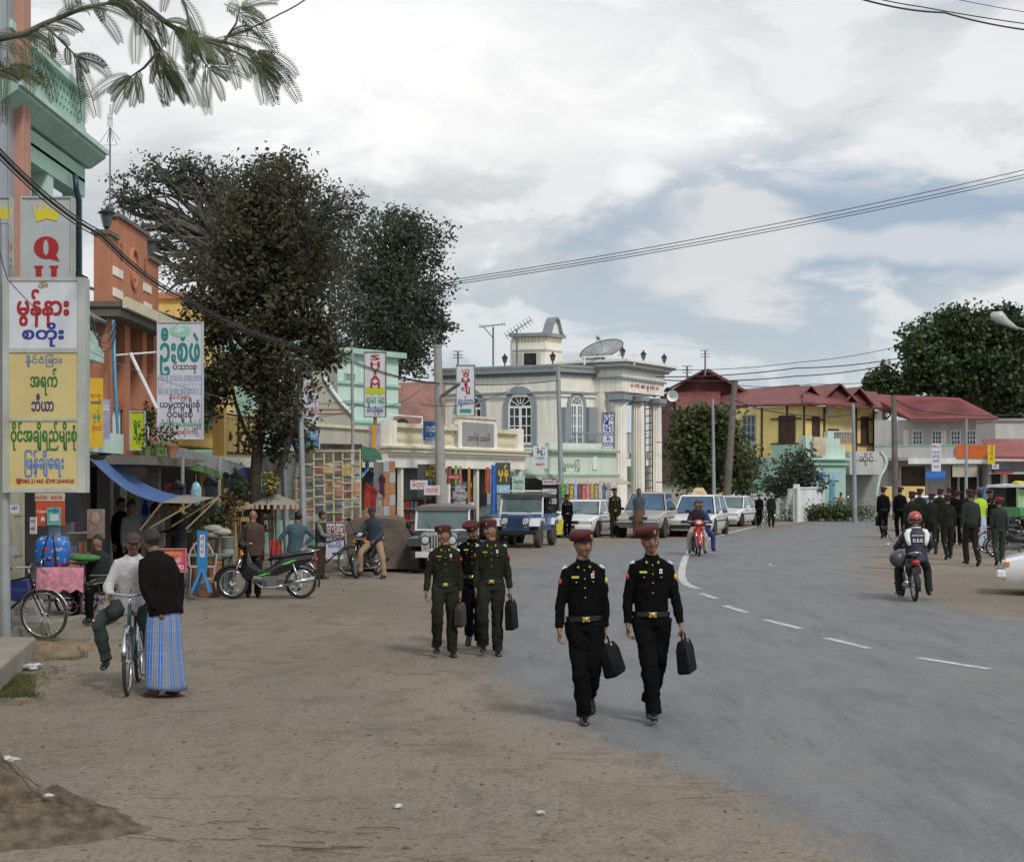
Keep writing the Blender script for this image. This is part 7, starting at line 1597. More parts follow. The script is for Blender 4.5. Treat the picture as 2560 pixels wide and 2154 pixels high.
# other signs: (label, x0, x1, y0, y1, depth, panel, frame, [(text, px, py, h, ink, w)])
YS = mat('amber_sign', (.66, .42, .02), r=.45, var=.08); LS = mat('lime_sign', (.48, .55, .03), r=.5, var=.08); BS = mat('blue_sign', (.03, .14, .40), r=.4, var=.1); DS = mat('charcoal_sign', (.065, .07, .072), r=.7, var=.1); LB = mat('light_blue_sign', (.30, .52, .68), r=.5, var=.08)
for lab, x0, x1, y0, y1, d, m_, fr_, tx, yaw in (
 ('amber advertising box on the mint shop wall beside the lightbox', 216, 257, 945, 1118, 25.5, YS, None, [('ရတနာ', 240, 988, 10, 'orange', 26), ('အေအးဆိုင်', 240, 1006, 10, 'purple', 26), ('မုန့်', 241, 1040, 18, 'jade', 20), ('စုံလင်', 243, 1070, 14, 'orange', 24)], 14),
 ('small blue and white poster between amber box and orange pier', 256, 275, 998, 1098, 26.2, mat('lavender_poster', (.33, .33, .52), var=.2, sc_=6), None, [('ဆေး', 265, 1020, 18, 'white', 14)], 14),
 ('lime green sign hanging on a white bracket under the orange balcony', 325, 364, 1027, 1126, 28.6, LS, SF, [('ရွှေ', 344, 1060, 26, 'green', 18), ('ဆိုင်', 344, 1095, 12, 'green', 20)], 0),
 ('narrow white sign with red stacked letters SHYAM', 910, 966, 879, 1043, 42.0, SW, mat('dark_sign_frame', (.16, .15, .14), r=.6), [('ရှမ်း မ်း', 938, 1000, 22, 'jade', 44), ('မဂလိုဈေး', 938, 1026, 12, 'blue', 40)], 0),
 ('narrow white sign with red and blue lettering beside the lamp pole', 1140, 1188, 912, 1040, 46.5, SW, mat('dark_sign_frame', (.16, .15, .14)), [('ယ', 1164, 928, 14, 'red', 18), ('မို့', 1164, 950, 18, 'red', 22), ('ဗျု', 1164, 972, 14, 'red', 22), ('ဆွယ်တာ', 1164, 1004, 16, 'blue', 38)], 0),
 ('blue sign with white lettering on the balustrade', 1058, 1098, 1053, 1110, 46.2, BS, None, [('ကမ္ဘာ', 1078, 1072, 20, 'white', 26), ('အလှကုန်', 1078, 1096, 9, 'white', 30)], 0),
 ('white shop sign half hidden in the leaves of the street tree', 757, 795, 942, 1060, 39.0, SW, None, [('ပန်း', 780, 962, 16, 'red', 26), ('အလှ', 780, 1000, 14, 'blue', 24), ('ဆိုင်', 782, 1030, 14, 'red', 26)], 0),
 ('sky blue advertising board with white cups at the green awning', 724, 800, 1072, 1122, 38.0, mat('sky_gradient_sign', (.16, .38, .62), r=.4, var=.3, sc_=2), SW, [('CS', 786, 1086, 14, 'white', 18), ('○○○', 745, 1104, 16, 'white', 34), ('fresh', 782, 1102, 7, 'navy', 20)], 0),
 ('white sign with tall blue lettering hung on the first portico column', 1504, 1537, 1030, 1134, 67, SW, mat('dark_sign_frame', (.16, .15, .14)), [('ြပိုင်', 1521, 1046, 14, 'blue', 26), ('ဦး', 1521, 1064, 13, 'blue', 20), ('လှိုင်', 1521, 1084, 14, 'blue', 26), ('ဝ', 1521, 1098, 9, 'blue', 10), ('ထား', 1521, 1110, 12, 'blue', 26)], 0),
 ('leaning white poster board above the mint shop', 1333, 1369, 1115, 1170, 61.3, SW, None, [('နီဖြူ', 1352, 1128, 10, 'black', 20), ('ပဒုမ္မာ', 1350, 1144, 9, 'jade', 22), ('အေရာင်း', 1350, 1160, 8, 'red', 22)], 0),
 ('small white hanging sign with orange lettering, left one of the pair', 1026, 1069, 1200, 1223, 43.5, SW, None, [('မိတ္တူ', 1047, 1211, 14, 'orange', 32)], 0),
 ('small white hanging sign with orange lettering, lower right one of the pair', 1060, 1100, 1213, 1237, 43.3, SW, None, [('ကတ်စုံ', 1080, 1225, 14, 'orange', 30)], 0),
 ('charcoal shop board with yellow over blue lettering', 1044, 1100, 1160, 1242, 46.0, DS, None, [('မြတ်', 1078, 1182, 22, 'yellow', 26), ('ဗူး', 1080, 1200, 12, 'skyb', 22)], 0),
 ('charcoal shop board with yellow lettering and pale blue poster below', 1238, 1276, 1156, 1236, 48.0, DS, None, [('မှန်', 1258, 1182, 22, 'yellow', 26)], 0),
 ('small dark red sign above the hanging scarves', 1119, 1151, 1186, 1197, 44.5, mat('red_sign', (.42, .04, .04), r=.5), None, [('Internet', 1135, 1192, 5, 'white', 24)], 0),
 ('upper white sign of the stack by the arcade pole', 1355, 1393, 1195, 1212, 51.0, SW, DS, [('ဆေးဆိုင်', 1374, 1204, 8, 'red', 30)], 0),
 ('middle white sign of the stack by the arcade pole', 1355, 1393, 1219, 1236, 51.0, SW, DS, [('စာအုပ်', 1374, 1228, 8, 'grey', 30)], 0),
 ('lowest white sign of the stack by the arcade pole', 1372, 1393, 1243, 1260, 51.0, SW, DS, [('ဖုန်း', 1382, 1252, 8, 'grey', 15)], 0),
 ('pale mint glass board with black script next to the shop row', 1280, 1312, 1190, 1255, 50.5, mat('pale_mint_glass', (.42, .58, .54), r=.2), None, [('ပိတုကာ', 1296, 1204, 9, 'black', 26), ('အထည်', 1296, 1220, 6, 'grey', 20)], 0),
 ('white and red sign panel on the far grey shophouse balcony', 2329, 2352, 1108, 1178, 92.0, SW, None, [('NILU', 2340, 1116, 8, 'red', 20), ('စားေသာက်', 2340, 1130, 5, 'navy', 18), ('ဆိုင်ကြီး', 2340, 1141, 6, 'navy', 18), ('ထမင်း', 2340, 1152, 6, 'navy', 16), ('အေအး', 2340, 1166, 6, 'red', 14)], 0),
 ('yellow vertical sign with red lettering beside the orange banner', 2469, 2487, 1112, 1160, 91.0, mat('yellow_sign', (.62, .50, .02), r=.5), None, [('ကို', 2478, 1120, 8, 'red', 8), ('ကို', 2478, 1132, 8, 'red', 8), ('ဇော်', 2478, 1146, 8, 'red', 8)], 0),
 ('tiny white sign under the yellow vertical one', 2480, 2497, 1160, 1172, 91.5, SW, None, [('ဆိုင်', 2488, 1166, 5, 'blue', 10)], 0),
 ('white framed board with red and blue lettering by the covered cart', 806, 864, 1304, 1398, 35.2, SW, mat('grey_board_frame', (.30, .30, .29)), [('ေရွှြပည်', 842, 1322, 26, 'red', 48), ('တွန့်အင်ကျင်', 836, 1347, 14, 'skyb', 46), ('စီမံကိန်း', 838, 1364, 12, 'skyb', 34), ('▬▬', 846, 1382, 12, 'blue', 30)], 0),
 ('pink sign with yellow lettering on the small table front', 397, 466, 1370, 1430, 25.6, mat('pink_sign', (.62, .07, .14), r=.5, var=.1), mat('pale_pink_edge', (.5, .2, .22)), [('ေကာ်ကာ', 432, 1383, 12, 'yellow', 46), ('အေအးဆိုင်', 432, 1400, 9, 'white', 44), ('ပလာဇာ', 434, 1417, 14, 'white', 50)], 6)):
 t = board(lab, x0, x1, y0, y1, d, m_, fr_, th=.05, yaw=R(yaw), fw=.02 if d < 60 else .05)
 for s_, px, py, h, ink, w in tx: wr(t, s_, px, py, h, ink, w, .045)
 if 'SHYAM' in lab:
  patch(t, 'lime_band', LS, 914, 962, 968, 985, .002)
  for i, c in enumerate('SHYAM'):
   yy = 895 + i * 17; wr(t, c, 938, yy, 15, 'red', 24, .07)
   if c in 'HYAM':
    for sx_ in ((-9, 9) if c != 'Y' else (0,)): patch(t, 'serif', INK['red'], 938 + sx_ - 4, 938 + sx_ + 4, yy + 5.2, yy + 7, .003, .003)
  wr(t, 'ြမန်မာ့', 938, 976, 10, 'jade', 36); q = MB(); q.tube([Wp(938, 1043, 42.03), Wp(938, 1062, 42.1)], .05, 8); q.build('post', ORANGE, t, world=True)
 if 'beside the lamp pole' in lab: patch(t, 'green_band', INK['jade'], 1150, 1178, 1022, 1032, .002)
 if 'portico column' in lab: patch(t, 'lime_band', LS, 1506, 1535, 1120, 1133, .002)
 if 'pale blue poster' in lab: patch(t, 'blue_poster', LB, 1241, 1275, 1212, 1232, .002); wr(t, 'ပွဲခ', 1258, 1222, 9, 'white', 18, lift=.009)
 if 'white lettering on the balustrade' in lab: patch(t, 'white_strip', SW, 1058, 1098, 1101, 1110, .002)
# banner of orange and lilac cloth on the corner post
b_ = board('torn orange and lilac cloth banner on the corner pedestal', 922, 950, 1062, 1122, 43.0, mat('lilac_torn_cloth', (.45, .40, .50), r=.9, var=.3, sc_=3), None, .02, name='cloth_banner', cat='banner'); patch(b_, 'orange_strip', ORNP, 930, 940, 1062, 1120)
# aerials and dishes
def aerial(label, px, pt, pb, d, kind=0, m=GCABLE):
 a, b = Wp(px, pb, d), Wp(px, pt, d); t = thing('roof_aerial', label, 'aerial', a); q = MB(); q.tube([a, b], .035 * d / 60, 6); q.build('mast', m, t, world=True); q = MB(); s_ = d / FPX
 if kind == 0:   # flat comb antenna
  for i in range(9): x = (-34 + i * 8) * s_; q.tube([b + Vector((x, -.3, .06)), b + Vector((x * .9, .4, .10))], .018, 4)
  q.tube([b + Vector((-36 * s_, 0, -.02)), b + Vector((30 * s_, 0, .14))], .022, 4); q.tube([b + Vector((-24 * s_, 0, 0)), b + Vector((0, 0, -28 * s_))], .02, 4); q.tube([b + Vector((0, .3, .14)), b + Vector((0, -.4, .04))], .02, 4)
 elif kind == 1: # yagi tilted
  e0, e1 = b + Vector((-26 * s_, 0, -18 * s_)), b + Vector((36 * s_, 0, 22 * s_)); q.tube([e0, e1], .02, 4)
  for i in range(9): c = e0.lerp(e1, i / 8); q.tube([c + Vector((-.10, -.25, .14)), c + Vector((.10, .25, -.14))], .015, 4)
 elif kind == 2: # cross of rods
  for z in (0, -9, -16): q.tube([b + Vector((-12 * s_, 0, z * s_)), b + Vector((12 * s_, 0, z * s_))], .02, 4)
  q.tube([b + Vector((0, -.4, -.1)), b + Vector((0, .4, -.1))], .02, 4)
 else:           # ground plane whip
  for dx in (-5, 5): q.tube([b + Vector((dx * s_, 0, 0)), b + Vector((dx * s_, 0, 34 * s_))], .010, 4)
  q.tube([b, b + Vector((0, 0, 56 * s_))], .010, 4); q.tube([b + Vector((-6 * s_, 0, 22 * s_)), b + Vector((6 * s_, 0, 22 * s_))], .010, 4)
  for k in range(6): a_ = k * PI / 3; q.tube([b, b + Vector((26 * s_ * math.cos(a_), 26 * s_ * math.sin(a_), -34 * s_ - (k % 2) * .06))], .007, 4)
  q.tube([b + Vector((-16 * s_, 0, -45 * s_)), b + Vector((16 * s_, 0, -45 * s_))], .006, 4)
 q.build('elements', m, t, world=True)
aerial('flat comb television aerial on the tallest mast of the white arcade roof', 1233, 817, 915, 69.5, 0); aerial('tilted television aerial on the mast left of the roof turret', 1292, 822, 912, 69.3, 1)
aerial('small rod aerial near the left end of the white arcade roof', 1145, 878, 915, 71, 2); aerial('cross shaped aerial on the maroon rear gable', 1763, 876, 940, 102, 2); aerial('small aerial at the right of the portico roof', 1718, 915, 945, 76, 2)
aerial('tall whip aerial with drooping rods between mint and orange fronts', 275, 318, 560, 38, 3)
def dish(label, c, r_, normal, m, d):
 t = thing('satellite_dish', label, 'satellite dish', c); nrm = Vector(normal).normalized(); q = nrm.to_track_quat('Z', 'Y').to_matrix().to_4x4(); M_ = Matrix.Translation((0, 0, r_ * .7)) @ q
 b = MB(M_); b.lathe([(r_ * k / 6, r_ * .28 * (k / 6) ** 2) for k in range(7)], n=24);
 o = b.build('reflector', m, t, smooth=True); b = MB(M_)
 for k in range(12): a = PI * k / 6; b.tube([(r_ * j / 4 * math.cos(a), r_ * j / 4 * math.sin(a), r_ * .28 * (j / 4) ** 2 - .012) for j in range(5)], .012, 4)
 b.torus((0, 0, r_ * .28), r_, .02, 'Z', 26, 4); b.build('ribs', CABLE, o)
 b = MB(M_)
 for k in range(3): a = 2 * PI * k / 3; b.tube([(r_ * .8 * math.cos(a), r_ * .8 * math.sin(a), r_ * .2), (0, 0, r_ * .85)], .014, 4)
 b.ell((0, 0, r_ * .85), (.09, .09, .12), 8, 6); b.build('feed', STEEL, t)
 b = MB(); b.tube([(0, 0, 0), (0, 0, r_ * .7)], .05, 6); b.tube([(-r_ * .5, 0, 0), (0, 0, r_ * .6)], .03, 5); b.tube([(r_ * .5, 0, 0), (0, 0, r_ * .6)], .03, 5); b.build('stand', STEEL, t)
MESHD = mat('pale_mesh_dish', (.40, .42, .42), r=.5, m=.3, var=.1, alpha=.55); MESHK = mat('dark_mesh_dish', (.06, .07, .06), r=.6, m=.2, var=.1, alpha=.7)
p = Wp(1508, 905, 71); dish('large pale mesh satellite dish on the portico end of the white roof', (p.x, 71, 7.3), 1.05, (-.35, -.5, 1.0), MESHD, 71)
p = Wp(1008, 1050, 50); dish('dark mesh satellite dish standing behind the balustrade', (p.x, 50, 3.1), .62, (-.9, -.75, .25), MESHK, 50)
p = Wp(1680, 990, 73); t = thing('loudspeaker', 'white horn loudspeaker fixed at the right end of the portico', 'loudspeaker', p); q = MB(); q.lathe([(.05, .4), (.08, .2), (.12, .05), (.26, -.25), (.28, -.27), (.24, -.22), (.05, .1)], (0, 0, 0), 20, 'Y'); q.build('horn', WHITEW, t, smooth=40); q = MB(); q.tube([(0, .3, 0), (-.45, .3, .1)], .03, 6); q.ell((-.15, .2, .32), (.18, .2, .12)); q.build('driver', BLKM, t)
# rooftop rail and ladder scaffold by the portico
t = thing('iron_frame', 'rusty iron ladder frame standing among the portico columns', 'frame', (Wp(1625, 1205, 70).x, 70, 0)); q = MB()
for x in (1612, 1630): q.tube([Wp(x, 1000, 69.5), Wp(x + 2, 1320, 69.5)], .03, 5)
for y_ in range(1005, 1310, 18): q.tube([Wp(1612, y_, 69.5), Wp(1631, y_ - 3, 69.5)], .022, 4)
for y_ in (1105, 1205): q.tube([Wp(1640, y_, 71.5), Wp(1690, y_, 71.5)], .022, 5);
q.build('bars', mat('rust_iron', (.10, .055, .045), r=.8, var=.3), t, world=True)
t = thing('roof_rail', 'bent pipe rail on the white roof beside the dish', 'rail', Wp(1462, 912, 68.6)); q = MB(); q.tube([Wp(1452, 894, 68.6), Wp(1597, 886, 68.6)], .04, 6)
for x, y_ in ((1461, 890), (1585, 884)): q.tube([Wp(x, y_, 68.6), Wp(x, 912, 68.6)], .05, 6)
q.build('pipes', WHITEW, t, world=True)
# street lamp reaching in from the far right
t = thing('street_lamp', 'grey street lamp head on an arm reaching in from the right over the big tree', 'street lamp', (Wp(2700, 1205, 46).x, 46, 0)); q = MB(); q.tube([Wp(2700, 1500, 46), Wp(2690, 860, 46), Wp(2640, 850, 46), Wp(2540, 818, 46)], [.09, .06, .035, .03], 8); q.build('pole', GALV, t, world=True, smooth=True)
q = MB(); q.tube([Wp(2545, 822, 46), Wp(2520, 808, 46), Wp(2498, 792, 46), Wp(2478, 786, 46)], [(.04, .04), (.10, .07), (.20, .12), (.08, .06)], 12); q.build('lamp_head', mat('grey_lamp_housing', (.45, .47, .48), r=.3), t, world=True, smooth=True)
# ------------------------------------------------------------------ vehicles on the street
def gp(px, py): p = Gp(px, py); return (p.x, p.y, 0)
def offs(p, dx=0, dy=0): return (p[0] + dx, p[1] + dy, 0)
def park(px, py, yaw, half): p = gp(px, py); a = R(yaw); return (p[0] - math.sin(a) * half, p[1] + math.cos(a) * half, 0)
j_ = jeep('grey open jeep with dark fenders and round headlights behind the three soldiers', park(1097, 1434, -3, 1.45), R(-3), DGREY, mat('grey_jeep_grille', (.36, .37, .37), r=.45, dirt=.2), mat('grey_canvas_roof', (.17, .165, .16), r=.9, var=.1), BLKP, plate=(-.36, mat('pale_red_plate', (.60, .58, .57), r=.5))); j_.scale = (.90, .90, .90)
jeep('blue and white jeep with roof rack parked beyond the grey jeep', park(1290, 1369, -13, 1.5), R(-13), BLUEP, BLUEP, mat('dark_canvas_roof', (.07, .07, .065), r=.9, var=.2), CARW, white=CARW, rack=True, plate=(.0, BLKM))
car('white parked saloon car behind the officer holding a yellow bag', park(1426, 1344, -20, 2.1), R(-20), CARW, 'sedan', Wd=1.70, L=4.2, Hh=1.42)
car('dusty grey double pickup truck parked between the two officers and the taxi', park(1596, 1345, -18, 2.3), R(-18), CARG, 'pickup', WGL2, Wd=1.74, L=4.7, Hh=1.72, cat='pickup truck', name='parked_pickup', wheelr=.36)
car('white estate car taxi with a triangular roof sign', park(1724, 1342, -17, 2.2), R(-17), CARW, 'wagon', WGL2, Wd=1.72, L=4.4, Hh=1.60, sign=True, name='parked_taxi', wheelr=.32)
car('white car parked behind the taxi by the compound wall', park(1800, 1316, -25, 2), R(-25), CARW, 'sedan', Wd=1.7, L=4.0, Hh=1.45)
car('white car cut off by the right edge of the picture', (11.50, 28.2, 0), R(-110), CARW, 'sedan', Wd=1.72, L=4.5, Hh=1.40)
car('white car whose roof shows between the soldiers on the right', (Wp(2322, 1205, 66).x, 66, 0), R(160), CARW, 'wagon', WGL2, Hh=1.52)
car('dark blue van behind the soldiers near the green truck bus', (Wp(2478, 1205, 74).x, 74, 0), R(170), BLUEP, 'wagon', WGL2, Hh=1.85, name='parked_van', cat='van')
car('dark blue car mostly hidden between the two jeeps', (Wp(1212, 1205, 53).x, 54, 0), R(20), DGREY, 'sedan', Hh=1.30)
# green truck bus
p = (Wp(2556, 1205, 68).x, 68, 0); t = thing('truck_bus', 'green open backed truck bus with pale roof canopy at the right edge', 'bus', p, R(6)); GRB = mat('green_bus_paint', (.07, .30, .10), r=.4, var=.1)
q = MB(); q.bb((-.85, -1.6, .55), (.85, 1.8, 1.0)); q.build('body', GRB, t, bevel=.03); q = MB(); q.bb((-.85, -1.62, .45), (.85, -1.55, .62)); q.build('step', BLKM, t)
for k in (-1, 1):
 q = MB(); q.bb((k * .86 - .06, -1.6, 1.0), (k * .86 + .06, -1.4, 1.85)); q.build('post', mat('pale_green_paint', (.35, .55, .30)), t); wheel(t, (k * .72, -.9, .33), .33); wheel(t, (k * .72, 1.3, .33), .33)
 q = MB(); q.bb((k * .62 - .16, -1.58, 1.02), (k * .62 + .16, -1.5, 1.8)); q.build('side_panel', mat('pale_green_paint', (.35, .55, .30)), t)
q = MB(); q.bb((-.4, -1.2, 1.15), (.4, -1.15, 1.65)); q.build('rear_window', mat('cream_panel', (.5, .5, .4)), t); q = MB(); q.bb((-.85, -.2, 1.0), (.85, 1.7, 1.85)); q.build('cabin', DARKIN, t)
q = MB(); q.loft([[Vector(v) for v in ((-x, y, 1.88), (x, y, 1.88), (x * .92, y, 1.98), (0, y, 2.03), (-x * .92, y, 1.98))] for y, x in ((-1.95, .98), (1.7, .98))]); q.build('canopy', mat('pale_canopy', (.55, .58, .56), r=.7), t)
for x, m_ in ((-.2, YELP), (.15, GRNP), (.5, BLUEP)): q = MB(); q.ell((x, 0, 2.05), (.22, .4, .12), 10, 6); q.build('roof_bundle', m_, t, smooth=True)
# motorbikes
GRNSTR = mat('bright_green_decal', (.10, .55, .05), r=.4, var=0)
motorbike('black motorbike with bright green stripes parked side on in the dirt', (-4.42, 27.45, 0), R(-84), accent=GRNSTR, lean=-4)
motorbike('small black motorbike ridden by the man in the denim jacket', offs(gp(912, 1445), .0, .55), R(-16), lean=0)
motorbike('bright red motorbike coming along the curved centre line', offs(gp(1752, 1391), .0, .75), R(-3), paint=REDPT)
motorbike('silver grey motorbike seen from behind with a red tail light', offs(gp(2304, 1505), -.02, .80), R(176), paint=DGREY, lean=3)
motorbike('distant blue motorbike in front of the mint annex', offs(gp(2108, 1302), 0, .6), R(2), paint=BLUEP, detail=0)
mb = motorbike('black motorbike parked among several at the shop row pillars', offs(gp(1000, 1362), -.2, .7), R(35), detail=0, group='motorbikes parked at the shop row')
for i, (x, y, a, nm) in enumerate(((978, 1368, 50, 'leftmost'), (1028, 1358, 28, 'third'), (1058, 1352, 40, 'fourth'), (1243, 1345, 60, 'last'))): dup(mb, offs(gp(x, y), -.2, .7), R(a), ('motorbike %s of the row parked at the shop row pillars' % nm) if i != 3 else 'motorbike half hidden behind the two jeeps at the shop row', 'motorbikes parked at the shop row')
dup(mb, (Wp(2546, 1205, 47).x, 47, 0), R(100), 'dark motorbike parked at the right edge beside the bicycle'); dup(mb, (Wp(2560, 1205, 42).x, 42.5, 0), R(80), 'dark motorbike nearest the camera in the right edge cluster')
bicycle('black roadster bicycle leaning at the slab, cut off by the left edge', (Wp(20, 1205, 20.4).x - .02, 20.4, 0), R(82), BLKM, lean=-4)
bicycle('bicycle with blue forks ridden by the man in the white jacket', (-3.86, 15.5, 0), R(8), mat('teal_bike_frame', (.03, .08, .10), r=.4))
bicycle('plain dark bicycle propped behind the boy in the striped vest', (Wp(822, 1205, 34.2).x, 34.2, 0), R(70), BLKM, lean=3)
bicycle('bicycle parked at the right edge beside the soldiers', (Wp(2532, 1205, 44).x, 44.5, 0), R(70), BLKM, lean=3); bicycle('small dark bicycle walked by the distant man in a grey helmet', (Wp(1922, 1205, 74).x, 74, 0), R(10), BLKM); bicycle('pale bicycle leaning on the white compound wall', (Wp(1868, 1205, 80).x, 81, 0), R(80), WHITEW)
# side car trishaw with purple frame at the left
PURP = mat('purple_paint', (.12, .045, .16), r=.35, var=.1, coat=.3)
t = bicycle('purple trishaw cycle with pink cloth and green cushions outside the cream doors', (Wp(165, 1205, 22.2).x, 22.2, 0), R(-80), PURP, name='trishaw', step=True); t['category'] = 'trishaw'
q = MB(); q.tube([(-.7, -.5, .33), (-.7, .5, .33)], .02, 6); q.tube([(-.7, -.5, .33), (0, -.36, .5)], .018, 6); q.tube([(-.7, .3, .33), (0, .3, .5)], .018, 6); q.build('sidecar_frame', PURP, t)
spoked(t, (-.98, .05, .335), .335, .04, .022, 24, tyre=DUSTRUB)
q = MB(); q.bb((-.90, -.35, .42), (-.45, .45, .52)); q.bb((-.90, .40, .52), (-.45, .48, .95)); q.build('sidecar_seat', PURP, t, bevel=.02)
for c, r_ in (((-.66, .0, .56), (.24, .26, .07)), ((-.2, .26, .98), (.18, .22, .06)), ): q = MB(); q.ell(c, r_, 16, 8); q.build('green_cushion', mat('bright_green_cushion', (.06, .20, .045), r=.9, var=.3, sc_=30), t, smooth=True)
q = MB(); n = 14; q.loft([[Vector((x, -.40 + .66 * k / n, z + .03 * math.sin(k * 1.7) * (1 if z < .6 else 0))) for k in range(n + 1)] for x, z in ((.16, .52), (.13, .72), (.05, .86), (-.10, .86), (-.18, .70), (-.2, .48))], cap=False, closed=False); q.build('pink_cloth', mat('pink_checked_cloth', (.48, .20, .26), r=.95, var=.25, sc_=12), t, smooth=True)
t = thing('bag', 'large blue patterned carrier bag with black straps standing on the trishaw', 'bag', (Wp(132, 1205, 22.5).x, 22.5, .82)); q = MB(); q.ell((0, 0, .24), (.25, .17, .25), 24, 14, fn=lambda p: Vector([math.copysign(abs(c) ** .55, c) for c in p]) * (1 + .06 * mnoise.noise(p * 3)))
BAGM = bpy.data.materials.new('blue_patterned_plastic'); BAGM.use_nodes = True; nt = NT(BAGM.node_tree); oo = nt.n('ShaderNodeTexCoord').outputs['Object']; vo = nt.n('ShaderNodeTexVoronoi', {'Vector': oo, 'Scale': 14.0}); cc = nt.mix(nt.sstep(vo.outputs['Distance'], .35, .25), (.02, .14, .50), (.25, .42, .62)); cc = nt.mix(nt.sstep(nt.noise(oo, 7), .6, .64), cc, (.45, .04, .06)); BAGM.node_tree.links.new(cc, BAGM.node_tree.nodes['Principled BSDF'].inputs['Base Color'])
q.build('bag_body', BAGM, t, smooth=True);
for x in (-.10, .12): q = MB(); q.tube([(x, -.20, .02), (x * .8, -.21, .26), (x * .3, -.12, .50)], .012, 5); q.build('strap', BLKM, t)
# crates by the left pole
def crate(label, x0, x1, y0, y1, d, m, txt=None, ink='grey', th=.3, z=None):
 a, b = Wp(x0, y1, d), Wp(x1, y0, d); t = thing('carton', label, 'carton', ((a.x + b.x) / 2, d + th / 2, a.z if z is None else z), R(4)); q = MB(); q.bb(((a.x - b.x) / 2, -th / 2, 0), ((b.x - a.x) / 2, th / 2, b.z - a.z)); q.build('box', m, t, bevel=.008)
 q = MB(); q.bb(((a.x - b.x) / 2 - .002, -.03, (b.z - a.z) - .001), ((b.x - a.x) / 2 + .002, .03, (b.z - a.z) + .002)); q.build('tape', mat('tape_tan', (.4, .33, .2), r=.3), t)
 if txt: text(txt, (b.z - a.z) * .30, t, TM((0, -th / 2 - .003, (b.z - a.z) * .55)), INK[ink], bold=.03, fit=(b.x - a.x) * .8)
 return t
CW = mat('white_carton', (.50, .50, .48), r=.8, var=.06, dirt=.2); CBL = mat('blue_carton', (.03, .05, .28), r=.5, var=.1)
crate('lower white carton printed with grey capitals behind the roadster wheel', 28, 96, 1550, 1592, 21.2, CW, 'GRAND ROYAL', z=.14); crate('upper white carton printed with grey capitals stacked on the lower one', 26, 92, 1502, 1548, 21.2, CW, 'GRAND ROYAL'); crate('shiny blue carton on top of the white cartons', 22, 66, 1450, 1500, 21.2, CBL, 'Andaman', 'skyb'); crate('blue carton at the very left edge beside the other blue one', -30, 10, 1450, 1502, 21.1, CBL, 'Andaman', 'skyb'); crate('white carton at the left edge under the blue one', -34, 4, 1504, 1560, 21.1, CW, None)
# ------------------------------------------------------------------ people
def pp(label, px, pyf, pyt, yaw, v=.016, hat_extra=1.015, d=None, **k):
 dd = FPX * CH / (pyf - HY) if d is None else d; H = min(1.86, (pyf - pyt) / FPX * dd / hat_extra); return person(label, ((px - CX) / FPX * dd, dd, 0), R(yaw), H, v=v, **k)
walk1 = dict(lL=((.03, .05, -1), (-.02, .55, -1)), lR=((-.02, -.10, -1), (.03, .0, -1)), footL=42)
walk2 = dict(lR=((.02, .16, -1), (-.02, .45, -1)), lL=((.04, -.20, -1), (-.07, .04, -1)), footR=38)
# the two in front
A = pp('soldier in black uniform and maroon beret looking aside, left one of the front pair', 1461, 1808, 1322, 4, bulk=.93, v=.009, detail=2, lean=2, head=(20, 3, 3), lL=((-.02, -.10, -1), (.02, 1.15, -.9)), lR=((.10, -.10, -1), (.10, .10, -1)), footL=55, aL=((.20, .12, -1), (.03, .02, -1)), aR=((-.22, .02, -1), (-.06, -.16, -1)), curlL=1.45, curlR=.7, armpatch=YELP, side=-2)
B = pp('soldier in black uniform facing straight ahead with squared shoulders, right one of the front pair', 1628, 1806, 1318, -3, bulk=.95, v=.009, detail=2, head=(4, 5, -4), lL=((-.05, .14, -1), (-.20, .62, -1)), lR=((.16, -.26, -1), (.10, .02, -1)), footL=42, footR=-8, aL=((.26, .03, -1), (.20, -.12, -1)), aR=((-.24, .06, -1), (.0, -.12, -1)), curlL=1.45, curlR=.6, armpatch=ORNP, twist=4)
for pr_, lab, tl, yw in ((A, 'black leather briefcase swinging by the knee of the soldier looking aside', -16, R(66)), (B, 'black leather briefcase carried by the right one of the front pair', -7, R(70))):
 h = hand_at(pr_, 1); briefcase(lab, h + Vector((.0, -.01, -.0)), yw, tilt=tl, w=.28, h=.27, d=.11)
# the three behind
C_ = pp('soldier in green looking aside with dark maroon bag, left of the group of three', 1112, 1640, 1312, 6, v=.011, top=GREENU, bot=GREENU, head=(-48, 2, 0), lR=((-.06, -.48, -1), (.0, .42, -1)), lL=((.02, -.04, -1), (.02, .03, -1)), footR=10, aL=((.16, .04, -1), (.03, -.06, -1)), aR=((-.26, .05, -1), (-.10, -.14, -1)), curlL=1.4, nametag=GRNP, armpatch=REDP)
D_ = pp('soldier in black looking down, behind and between the two in green', 1182, 1618, 1305, -4, v=.012, head=(-8, 26, 4), lR=((.05, .10, -1), (-.02, .55, -1)), lL=((.02, -.1, -1), (.0, .05, -1)), footR=40)
E1 = pp('soldier in green stepping forward with a black bag, right of the group of three', 1228, 1638, 1299, 2, v=.011, top=GREENU, bot=GREENU, head=(-42, 2, -3), lR=((-.08, -.42, -1), (.05, .42, -1)), lL=((-.02, -.04, -1), (.02, .02, -1)), footR=5, aL=((.22, .03, -1), (.10, -.06, -1)), aR=((-.14, .04, -1), (-.02, -.14, -1)), curlL=1.4, nametag=GRNP)
h = hand_at(C_, 1); briefcase('dark maroon brown bag held by the left green soldier of the three', h, R(80), m=mat('maroon_brown_leather', (.022, .009, .009), r=.5), w=.30, h=.27)
h = hand_at(E1, 1); briefcase('black bag hanging from the hand of the right green soldier of the three', h, R(78), tilt=-3, w=.33, h=.34)
